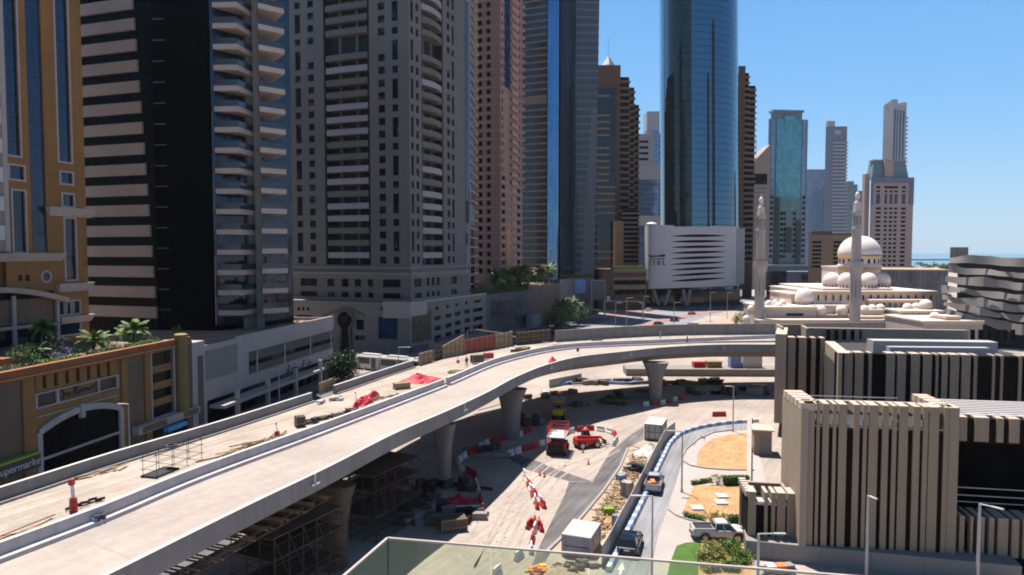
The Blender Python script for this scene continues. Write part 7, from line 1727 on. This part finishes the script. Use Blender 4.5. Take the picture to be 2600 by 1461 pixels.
for zz in (.5, 1.2, 1.75):
    for o_ in (0, -1.3): b.tube(fs.pt(-.2, z0 + zz, o_), fs.pt(fs.L + .2, z0 + zz, o_), .02, 6)
    for u in (0, fs.L * .33, fs.L * .66, fs.L): b.tube(fs.pt(u, z0 + zz, .15), fs.pt(u, z0 + zz, -1.5), .02, 6)
b.build('rails', 'darksteel', t)
b = MB(); fs.box(b, -.4, 2.2, z0, z0 + .12, -1.2, .3); b.build('base_tray', 'black', t)
b = MB(); q_ = fs.pt(fs.L * .45, z0 + 1.85, -.6); b.lathe([(.5, -.06), (.5, .06), (.3, .07), (.3, -.05)], 14, tuple(q_)); b.build('cable_reel', 'darksteel', t)

# ------------------------------------------------------------------ under the viaduct
sc_n = 0
def scaffold(loc, rz, nx, ny, h, label):
    t = thing('scaffold_tower', label, 'scaffold', loc, rz); s_ = 1.5
    for i in range(nx + 1):
        for j in range(ny + 1):
            b = MB(); b.tube((i * s_, j * s_, 0), (i * s_, j * s_, h), .04, 6); b.build('standard', 'rust', t, loc=(0, 0, 0))
    for z in [1.5 * k + .3 for k in range(int(h / 1.5) + 1)]:
        b = MB()
        for j in range(ny + 1): b.tube((-.2, j * s_, z), (nx * s_ + .2, j * s_, z), .035, 6)
        for i in range(nx + 1): b.tube((i * s_, -.2, z + .06), (i * s_, ny * s_ + .2, z + .06), .035, 6)
        b.build('ledger', 'rust', t, loc=(0, 0, 0))
    b = MB()
    for i in range(nx):
        b.tube((i * s_, 0, .3), ((i + 1) * s_, 0, h * .5), .03, 5); b.tube(((i + 1) * s_, 0, h * .5), (i * s_, 0, h), .03, 5)
    b.build('brace', 'rust', t, loc=(0, 0, 0))
    for z in (2.6, 5.1, h):
        b = MB(); b.box(-.2, .1, z, nx * s_ + .2, ny * s_ - .1, z + .07); b.build('plank', 'plydark', t, loc=(0, 0, 0))
    return t
scaffold(G(955, 1385), 1.1, 5, 3, 6.6, 'tall rusty scaffold tower nearest the thin lit edge of the pier')
scaffold(G(700, 1600), 1.1, 5, 3, 6.8, 'rusty scaffold tower under the nearest span, at the bottom of the photo')
scaffold(G(820, 1300) , 1.1, 4, 3, 6.6, 'rusty scaffold tower deep in the shade behind the tall one')
Ra = [p for p in R if 36 < p.y < 58]
t = thing('falsework', 'row of rough timber joists and planks slung under the near parapet', 'falsework', Ra[0], world=True)
for i in range(34):
    q_ = Ra[0].lerp(Ra[-1], i / 33 * .9 + .02); a_, e_ = Ra[0], Ra[-1]; d = (e_ - a_).normalized(); s_ = Vector((d.y, -d.x, 0)).normalized()
    k = min(range(len(R)), key=lambda j: (R[j] - q_).length); q_ = R[k] if False else q_
    q_ = Vector((q_.x, q_.y, q_.z - 2.15 - .1 * (i % 3)))
    b = MB(); L0 = q_ - s_ * 3.0; L1 = q_ + s_ * (rt.uniform(-.15, .55)); b.tube(L0, L1, .075, 4); b.build('joist', 'wood' if i % 3 else 'plydark', t)
b = MB(); p0_, p1_ = Ra[0] + Vector((0, 0, -2.5)), Ra[-1] + Vector((0, 0, -2.5)); b.tube(p0_, p0_.lerp(p1_, .93), .09, 6); b.tube(p0_ + Vector((-.8, 0, 0)), p0_.lerp(p1_, .93) + Vector((-.8, 0, 0)), .1, 6); b.build('runner', 'rust', t)
# shaded yard
crate(1150, 1345, (2.6, 1.6, 1.3), 'plydark', 'brown crate in the shaded yard beside the scaffold tower', z=0, rz=.3)
tarp([G(1128, 1288), G(1205, 1290), G(1212, 1268), G(1140, 1262)], 1.0, 'dark red sheet over a load in the deep shade beside the barriers', 7)
beam(G(1140, 1300) + Vector((0, 0, .3)), G(1222, 1296) + Vector((0, 0, .3)), .5, .5, 'whitepl', 'long_beam', 'long pale beam lying in front of the dark red sheet', 'beam')
SZ = [(1.6, .8, .7), (1.0, 1.0, .9), (2.4, .6, .5), (.9, .5, .4), (3.0, .3, .3)]
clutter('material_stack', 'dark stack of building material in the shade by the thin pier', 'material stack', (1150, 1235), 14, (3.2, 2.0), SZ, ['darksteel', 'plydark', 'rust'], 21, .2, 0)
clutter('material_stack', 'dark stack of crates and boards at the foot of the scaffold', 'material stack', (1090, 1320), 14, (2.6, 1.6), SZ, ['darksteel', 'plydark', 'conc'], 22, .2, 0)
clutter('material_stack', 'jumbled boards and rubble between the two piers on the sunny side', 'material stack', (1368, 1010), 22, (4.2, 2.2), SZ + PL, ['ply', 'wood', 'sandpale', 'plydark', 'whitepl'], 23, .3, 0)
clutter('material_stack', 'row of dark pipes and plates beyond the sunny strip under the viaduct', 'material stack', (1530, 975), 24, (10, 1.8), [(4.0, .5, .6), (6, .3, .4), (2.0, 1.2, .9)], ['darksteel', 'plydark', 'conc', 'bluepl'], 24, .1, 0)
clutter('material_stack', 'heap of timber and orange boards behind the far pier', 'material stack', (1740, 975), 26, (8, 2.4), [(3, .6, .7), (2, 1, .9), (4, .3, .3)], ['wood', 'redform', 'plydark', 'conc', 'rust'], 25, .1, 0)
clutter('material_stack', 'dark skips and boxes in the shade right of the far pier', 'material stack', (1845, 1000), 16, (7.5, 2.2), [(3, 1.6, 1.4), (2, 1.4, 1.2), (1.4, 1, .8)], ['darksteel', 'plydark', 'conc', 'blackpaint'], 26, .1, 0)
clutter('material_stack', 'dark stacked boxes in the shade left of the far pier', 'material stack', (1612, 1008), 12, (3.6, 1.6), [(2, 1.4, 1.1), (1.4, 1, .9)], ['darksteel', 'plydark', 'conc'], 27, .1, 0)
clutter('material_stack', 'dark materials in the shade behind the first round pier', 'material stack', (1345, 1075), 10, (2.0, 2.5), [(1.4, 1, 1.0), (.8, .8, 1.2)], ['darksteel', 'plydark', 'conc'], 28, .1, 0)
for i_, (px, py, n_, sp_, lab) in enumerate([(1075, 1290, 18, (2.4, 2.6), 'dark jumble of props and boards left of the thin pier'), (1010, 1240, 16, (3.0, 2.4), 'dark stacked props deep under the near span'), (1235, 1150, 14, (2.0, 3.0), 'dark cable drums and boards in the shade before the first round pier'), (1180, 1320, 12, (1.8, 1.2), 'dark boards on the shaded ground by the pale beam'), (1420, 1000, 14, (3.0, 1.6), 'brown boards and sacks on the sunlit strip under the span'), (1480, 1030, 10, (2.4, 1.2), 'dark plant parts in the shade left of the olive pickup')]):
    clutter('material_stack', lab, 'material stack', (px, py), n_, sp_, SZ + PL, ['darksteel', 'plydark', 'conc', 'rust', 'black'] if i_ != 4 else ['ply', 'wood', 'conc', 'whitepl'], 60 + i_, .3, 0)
t = thing('concrete_barrier', 'pale green sheet barrier in front of the lit strip under the deck', 'barrier wall', G(1395, 985)); pq = G(1476, 968) - G(1395, 985)
b = MB(); b.mx = Matrix.Rotation(math.atan2(pq.y, pq.x), 4, 'Z'); b.box(0, -.1, 0, pq.length, .1, 1.7); b.build('sheet', mat('green_grey_sheet', (.26, .29, .28), .6), t, loc=(0, 0, 0))
pr = Fa((G(1590, 955).x, G(1590, 955).y), (G(1990, 957).x, G(1990, 957).y)); b = MB(); pr.box(b, 0, pr.L, 0, 1.6, -6, 0); o = b.build('ramp_wall', 'conc'); tag(o, 'low concrete ramp wall seen under the far span', 'wall')
for u, w_, h, m, lab in [(17, 2.6, 1.2, 'redpaint', 'red skip on the low ramp wall under the far span'), (20.4, 3.4, 1.4, 'wood', 'tan timber pallet stack on the low ramp wall'), (25.2, 2.4, 2.8, 'bluepl', 'blue site container on the low ramp wall, left of the white one'), (29, 4.5, 3.0, 'whitecar', 'white site container on the low ramp wall beside the shopping building')]:
    q_ = pr.pt(u, 1.6, -3); t = thing('site_container' if h > 2 else 'skip', lab, 'container' if h > 2 else 'skip', q_, .05); b = MB(); b.box(-w_ / 2, -1, 0, w_ / 2, 1, h); b.build('body', m, t, loc=(0, 0, 0), bevel=.05); b = MB(); b.box(-w_ / 2 - .05, -1.05, h - .1, w_ / 2 + .05, 1.05, h + .05); b.build('lid', m, t, loc=(0, 0, 0))
# ------------------------------------------------------------------ rubble strip
rq = random.Random(17)
def instrip():
    a = rq.random(); p = G(*z8([(1150 + 400 * a, 880 - 620 * a)])[0]); q = G(*z8([(1310 + 350 * a, 960 - 640 * a)])[0]); return p.lerp(q, rq.uniform(.05, .9))
b = MB()
for i in range(520):
    p = instrip(); s_ = rq.uniform(.08, .3)
    b.cbox(p + Vector((0, 0, s_ * .3)), (s_ * rq.uniform(.7, 2.2), s_, s_ * rq.uniform(.4, .9)), rq.uniform(0, 3), rq.uniform(-.4, .4))
o = b.build('rubble', 'sandpale'); o['kind'] = 'stuff'; o['label'] = 'broken stone and dirt scattered along the hoarding'
b = MB()
for i in range(150):
    p = instrip(); b.cbox(p + Vector((0, 0, rq.uniform(.05, .4))), (rq.uniform(.8, 2.2), .12, .07), rq.uniform(0, 3), rq.uniform(-.2, .2), rq.uniform(-.25, .25))
o = b.build('scrap_timber', 'wood'); o['kind'] = 'stuff'; o['label'] = 'loose scrap timber scattered along the hoarding'
def heap(px, py, r, h, m, label, seed, name='spoil_heap', cat='heap'):
    rnd = random.Random(seed); b = MB(); n = 22; prof = []; c = G(px, py); vs = [c + Vector((0, 0, h))]; fs = []
    for k in range(1, 8):
        for i in range(n):
            a = 2 * math.pi * i / n; rr_ = r * k / 7 * rnd.uniform(.88, 1.12); vs.append(c + Vector((rr_ * math.cos(a), rr_ * .75 * math.sin(a), h * (1 - (k / 7)) ** 1.0 * rnd.uniform(.8, 1.15) - (.05 if k == 7 else 0))))
    for i in range(n): fs.append((0, 1 + i, 1 + (i + 1) % n))
    for k in range(6):
        for i in range(n): fs.append((1 + k * n + i, 1 + (k + 1) * n + i, 1 + (k + 1) * n + (i + 1) % n, 1 + k * n + (i + 1) % n))
    b.add(vs, fs); o = b.build(name, m, smooth=True); tag(o, label, cat)
heap(1650, 1152, 2.3, 1.5, 'whitepaint', 'white spoil heap at the foot of the grey cabin', 1)
heap(1585, 1225, 1.6, .7, 'sandpale', 'sandy spoil heap halfway along the hoarding', 2)
heap(1552, 1325, 1.5, .6, 'sandsite', 'orange sand heap near the lilac cabin', 3)
clutter('scrap_pile', 'black scrap pile in front of the white spoil heap', 'scrap pile', (1622, 1195), 16, (1.3, 1.6), [(1.0, .6, .6), (.7, .7, .9), (1.4, .2, .2)], ['darksteel', 'black', 'conc'], 31, .9, 0)
crate(1577, 1226, (.9, .8, 1.0), 'bluepl', 'blue box among the rubble along the hoarding', z=0)
crate(1592, 1262, (1.1, 1.1, 1.8), 'container', 'tall grey brown crate against the hoarding', z=0, rz=1.1)
crate(1545, 1308, (1.1, .9, .8), mat('green_box', (.14, .26, .02), .6), 'lime green box with a red lid in the rubble strip', z=0, rz=.1)
crate(1563, 1340, (.4, .6, 1.3), 'bluepl', 'narrow blue box leaning by the hoarding near the lilac cabin', z=0, rz=1.1)
for px, py in [(1494, 1180), (1371, 1208), (1382, 1212), (1527, 1133), (1480, 1150)]:
    t = thing('traffic_cone', {1494: 'traffic cone alone on the sandy triangle', 1371: 'traffic cone left of a pair by the shadow edge', 1382: 'traffic cone right of a pair by the shadow edge', 1527: 'traffic cone near the telehandler forks', 1480: 'traffic cone below the telehandler'}[px], 'traffic cone', G(px, py), 0)
    b = MB(); b.lathe([(.17, 0), (.16, .04), (.03, .75)], 12, (0, 0, .03)); b.build('cone', 'orange', t, loc=(0, 0, 0)); b = MB(); b.box(-.2, -.2, 0, .2, .2, .035); b.build('foot', 'black', t, loc=(0, 0, 0))
# seen through the railing
heap(1415, 1462, 2.6, .9, 'sandpale', 'sandy heap seen through the glass railing', 5)
clutter('net_pile', 'orange safety netting and a yellow board heaped behind the glass railing', 'net pile', (1400, 1452), 16, (1.8, .7), [(.8, .5, .3), (1.1, .3, .2), (.6, .6, .25)], ['orange', 'yellow', 'rust', 'orange'], 33, .1, .3)
clutter('scrap_pile', 'dark scrap behind the glass railing below the lilac cabin', 'scrap pile', (1475, 1440), 14, (1.8, .8), [(.8, .5, .3), (1.2, .2, .2)], ['darksteel', 'plydark', 'conc'], 34, .1, 0)
t = thing('flatbed', 'small flat trailer with white and orange load below the small finned block', 'trailer', G(1978, 1462) + Vector((0, 0, 0)), .03)
b = MB(); b.box(-1.5, -.6, .5, 1.5, .6, .62); b.build('bed', 'darksteel', t, loc=(0, 0, 0))
for x in (-.9, .9):
    for y in (-.6, .6): wheel(t, x, y, .26, .16)
for i, (x, m) in enumerate([(-.7, 'whitepl'), (.15, 'orange'), (.9, 'conc')]):
    b = MB(); b.cbox((x, .1 * i, .8), (.75, .8, .32), .1 * i); o = b.build('load_bag', m, loc=t.location.copy()); tag(o, ['white sack on the small flat trailer', 'orange sack on the small flat trailer', 'grey sack on the small flat trailer'][i], 'sack')

# ------------------------------------------------------------------ people
def person(label, loc, rz, top, stride=.18):
    me = bpy.data.meshes.new('person')
    J = [(0, 0, .95), (0, 0, 1.2), (0, .02, 1.42), (0, .03, 1.52), (0, .05, 1.66), (0, .05, 1.74),
         (-.19, .01, 1.40), (-.25, .0, 1.13), (-.23, .14, .92), (.19, .01, 1.40), (.25, -.02, 1.13), (.24, .10, .90),
         (-.10, 0, .90), (-.11, stride * .6, .50), (-.11, stride * .2, .08), (-.11, stride * .2 + .16, .05), (.10, 0, .90), (.11, -stride * .1, .50), (.11, -stride, .08), (.11, -stride + .16, .05)]
    E = [(0, 1), (1, 2), (2, 3), (3, 4), (4, 5), (2, 6), (6, 7), (7, 8), (2, 9), (9, 10), (10, 11), (0, 12), (12, 13), (13, 14), (14, 15), (0, 16), (16, 17), (17, 18), (18, 19)]
    rad = [.15, .15, .15, .06, .10, .08, .07, .05, .045, .07, .05, .045, .09, .07, .05, .045, .09, .07, .05, .045]
    me.from_pydata(J, E, []); o = bpy.data.objects.new('person', me); COL.objects.link(o); me.materials.append(M[top])
    o.modifiers.new('Skin', 'SKIN'); s_ = o.modifiers.new('Subdivision', 'SUBSURF'); s_.levels = 1; s_.render_levels = 1
    if not me.skin_vertices: 
        import bmesh as _b; bm = _b.new(); bm.from_mesh(me); bm.verts.layers.skin.verify(); bm.to_mesh(me); bm.free()
    for i, sv_ in enumerate(me.skin_vertices[0].data): sv_.radius = (rad[i], rad[i] * .85)
    me.skin_vertices[0].data[0].use_root = True
    o.location = loc; o.rotation_euler.z = rz; tag(o, label, 'person')
    b = MB(); b.lathe([(.14, 0), (.13, .07), (.07, .13), (.01, .15)], 10, (0, .05, 1.70)); b.build('helmet', 'yellow', o, loc=(0, 0, 0))
    return o
person('worker in dark clothes standing by the median near the dark timber crate', D(1185, 934), .6, 'darksteel')
person('worker in navy clothes standing on the sunny strip before the tall parapet', D(1677, 866, 10.0), 2.0, 'bluepl')
person('worker in dark clothes on the inner carriageway beside the curved median', D(1745, 873, 9.6), 1.0, 'darksteel')

# ------------------------------------------------------------------ glass railing in the foreground
Cn = P(984, 1369, 12); ra = G(1960, 1449.5, Cn.z); la = G(878, 1461, Cn.z); dr = (ra - Cn).normalized(); dl = (la - Cn).normalized()
gm = bpy.data.materials.new('green_railing_glass'); gm.use_nodes = True; gn, gl = gm.node_tree.nodes, gm.node_tree.links; gn.remove(gn['Principled BSDF'])
tb_ = gn.new('ShaderNodeBsdfTransparent'); tb_.inputs[0].default_value = (.74, .84, .70, 1); gs = gn.new('ShaderNodeBsdfGlossy'); gs.inputs['Roughness'].default_value = .02; gs.inputs[0].default_value = (.8, .9, .82, 1)
df = gn.new('ShaderNodeBsdfDiffuse'); df.inputs[0].default_value = (.40, .50, .38, 1); m1_ = gn.new('ShaderNodeMixShader'); m1_.inputs[0].default_value = .07; m2_ = gn.new('ShaderNodeMixShader'); m2_.inputs[0].default_value = .10
gl.new(tb_.outputs[0], m1_.inputs[1]); gl.new(gs.outputs[0], m1_.inputs[2]); gl.new(m1_.outputs[0], m2_.inputs[1]); gl.new(df.outputs[0], m2_.inputs[2]); gl.new(m2_.outputs[0], gn['Material Output'].inputs[0]); M['railglass'] = gm
rg = thing('glass_railing', 'greenish frameless glass railing with a slim pale cap along the terrace corner', 'railing', Cn, world=True)
def pane(a, c):
    b = MB(); b.add([a + Vector((0, 0, -1.25)), c + Vector((0, 0, -1.25)), c, a], [(0, 1, 2, 3)]); b.build('glass_pane', 'railglass', rg)
def along(px): 
    f = Fa((Cn.x, Cn.y), (ra.x, ra.y)); u = f.u(px, 1400); return Cn + dr * u
st_px = [986, 1247, 1496, 1737, 1975]; prev = Cn + dr * .02
for px in st_px[1:]: q_ = along(px); pane(prev, q_ - dr * .012); prev = q_
pane(prev, prev + dr * 1.9); pane(prev + dr * 1.92, prev + dr * 3.8)
pane(Cn + dl * .02, Cn + dl * 2.2)
b = MB()
for a, d, ln in ((Cn, dr, 9.2), (Cn, dl, 2.2)):
    s_ = Vector((-d.y, d.x, 0)) * .022; c = a + d * ln; b.hexa([a - s_, c - s_, c + s_, a + s_, a - s_ + Vector((0, 0, .03)), c - s_ + Vector((0, 0, .03)), c + s_ + Vector((0, 0, .03)), a + s_ + Vector((0, 0, .03))])
b.build('cap_rail', 'trim', rg)
# loose stones, ruts and scraps on the open site ground
rg2 = random.Random(41); b = MB()
for i in range(260):
    a = rg2.random(); p = G(rg2.uniform(1180, 1560), rg2.uniform(1090, 1440)) if i % 3 else G(rg2.uniform(1340, 1920), rg2.uniform(965, 1060)); s_ = rg2.uniform(.04, .11)
    b.cbox(p + Vector((0, 0, s_ * .3)), (s_ * rg2.uniform(.8, 2), s_, s_ * .7), rg2.uniform(0, 3))
o = b.build('gravel', 'sandpale'); o['kind'] = 'stuff'; o['label'] = 'loose stones scattered over the site ground'
M['rut'] = mat('compacted_tyre_rut', (.265, .218, .182), .95, var=.22, scale=.8, fine=.2)
b = MB()
for pts in [[(1180, 1440), (1230, 1340), (1290, 1240), (1370, 1170), (1470, 1120), (1600, 1080)], [(1225, 1450), (1290, 1340), (1340, 1250), (1420, 1180)], [(1400, 1215), (1440, 1190), (1500, 1170), (1560, 1140)], [(1500, 1060), (1620, 1040), (1760, 1032), (1900, 1030)], [(1270, 1430), (1330, 1310), (1400, 1215)]]:
    l_ = spline([G(*q) for q in pts], 30)
    for o_ in (-.9, .9):
        A = offset(l_, o_ - .13); B_ = offset(l_, o_ + .13); b.strip(lift(A, .016), lift(B_, .016))
o = struct('tyre_tracks', b, 'rut', 'tyre tracks pressed into the sandy site ground')
rg3 = random.Random(9); b = MB()
for i in range(420):
    p = G(*rg3.choice([(rg3.uniform(1775, 1905), rg3.uniform(1105, 1180)), (rg3.uniform(1745, 1890), rg3.uniform(1240, 1310))])); s_ = rg3.uniform(.03, .09); b.cbox(p + Vector((0, 0, .03)), (s_ * 2, s_, s_), rg3.uniform(0, 3))
o = b.build('pebbles', 'sandpale'); o['kind'] = 'stuff'; o['label'] = 'pebbles scattered on the orange sand beds'
# ------------------------------------------------------------------ air
b = MB(); b.box(-1500, -60, -1, 1500, 2200, 262); hz = b.build('haze', None if False else 'black'); hz['kind'] = 'stuff'; hz['label'] = 'thin pale coastal haze'
hm = bpy.data.materials.new('haze_air'); hm.use_nodes = True; hn, hl = hm.node_tree.nodes, hm.node_tree.links; hn.remove(hn['Principled BSDF'])
pv_ = hn.new('ShaderNodeVolumePrincipled'); pv_.inputs['Color'].default_value = (.80, .88, 1, 1); pv_.inputs['Density'].default_value = .00003; pv_.inputs['Anisotropy'].default_value = .2
hl.new(pv_.outputs[0], hn['Material Output'].inputs['Volume']); hz.data.materials.clear(); hz.data.materials.append(hm)
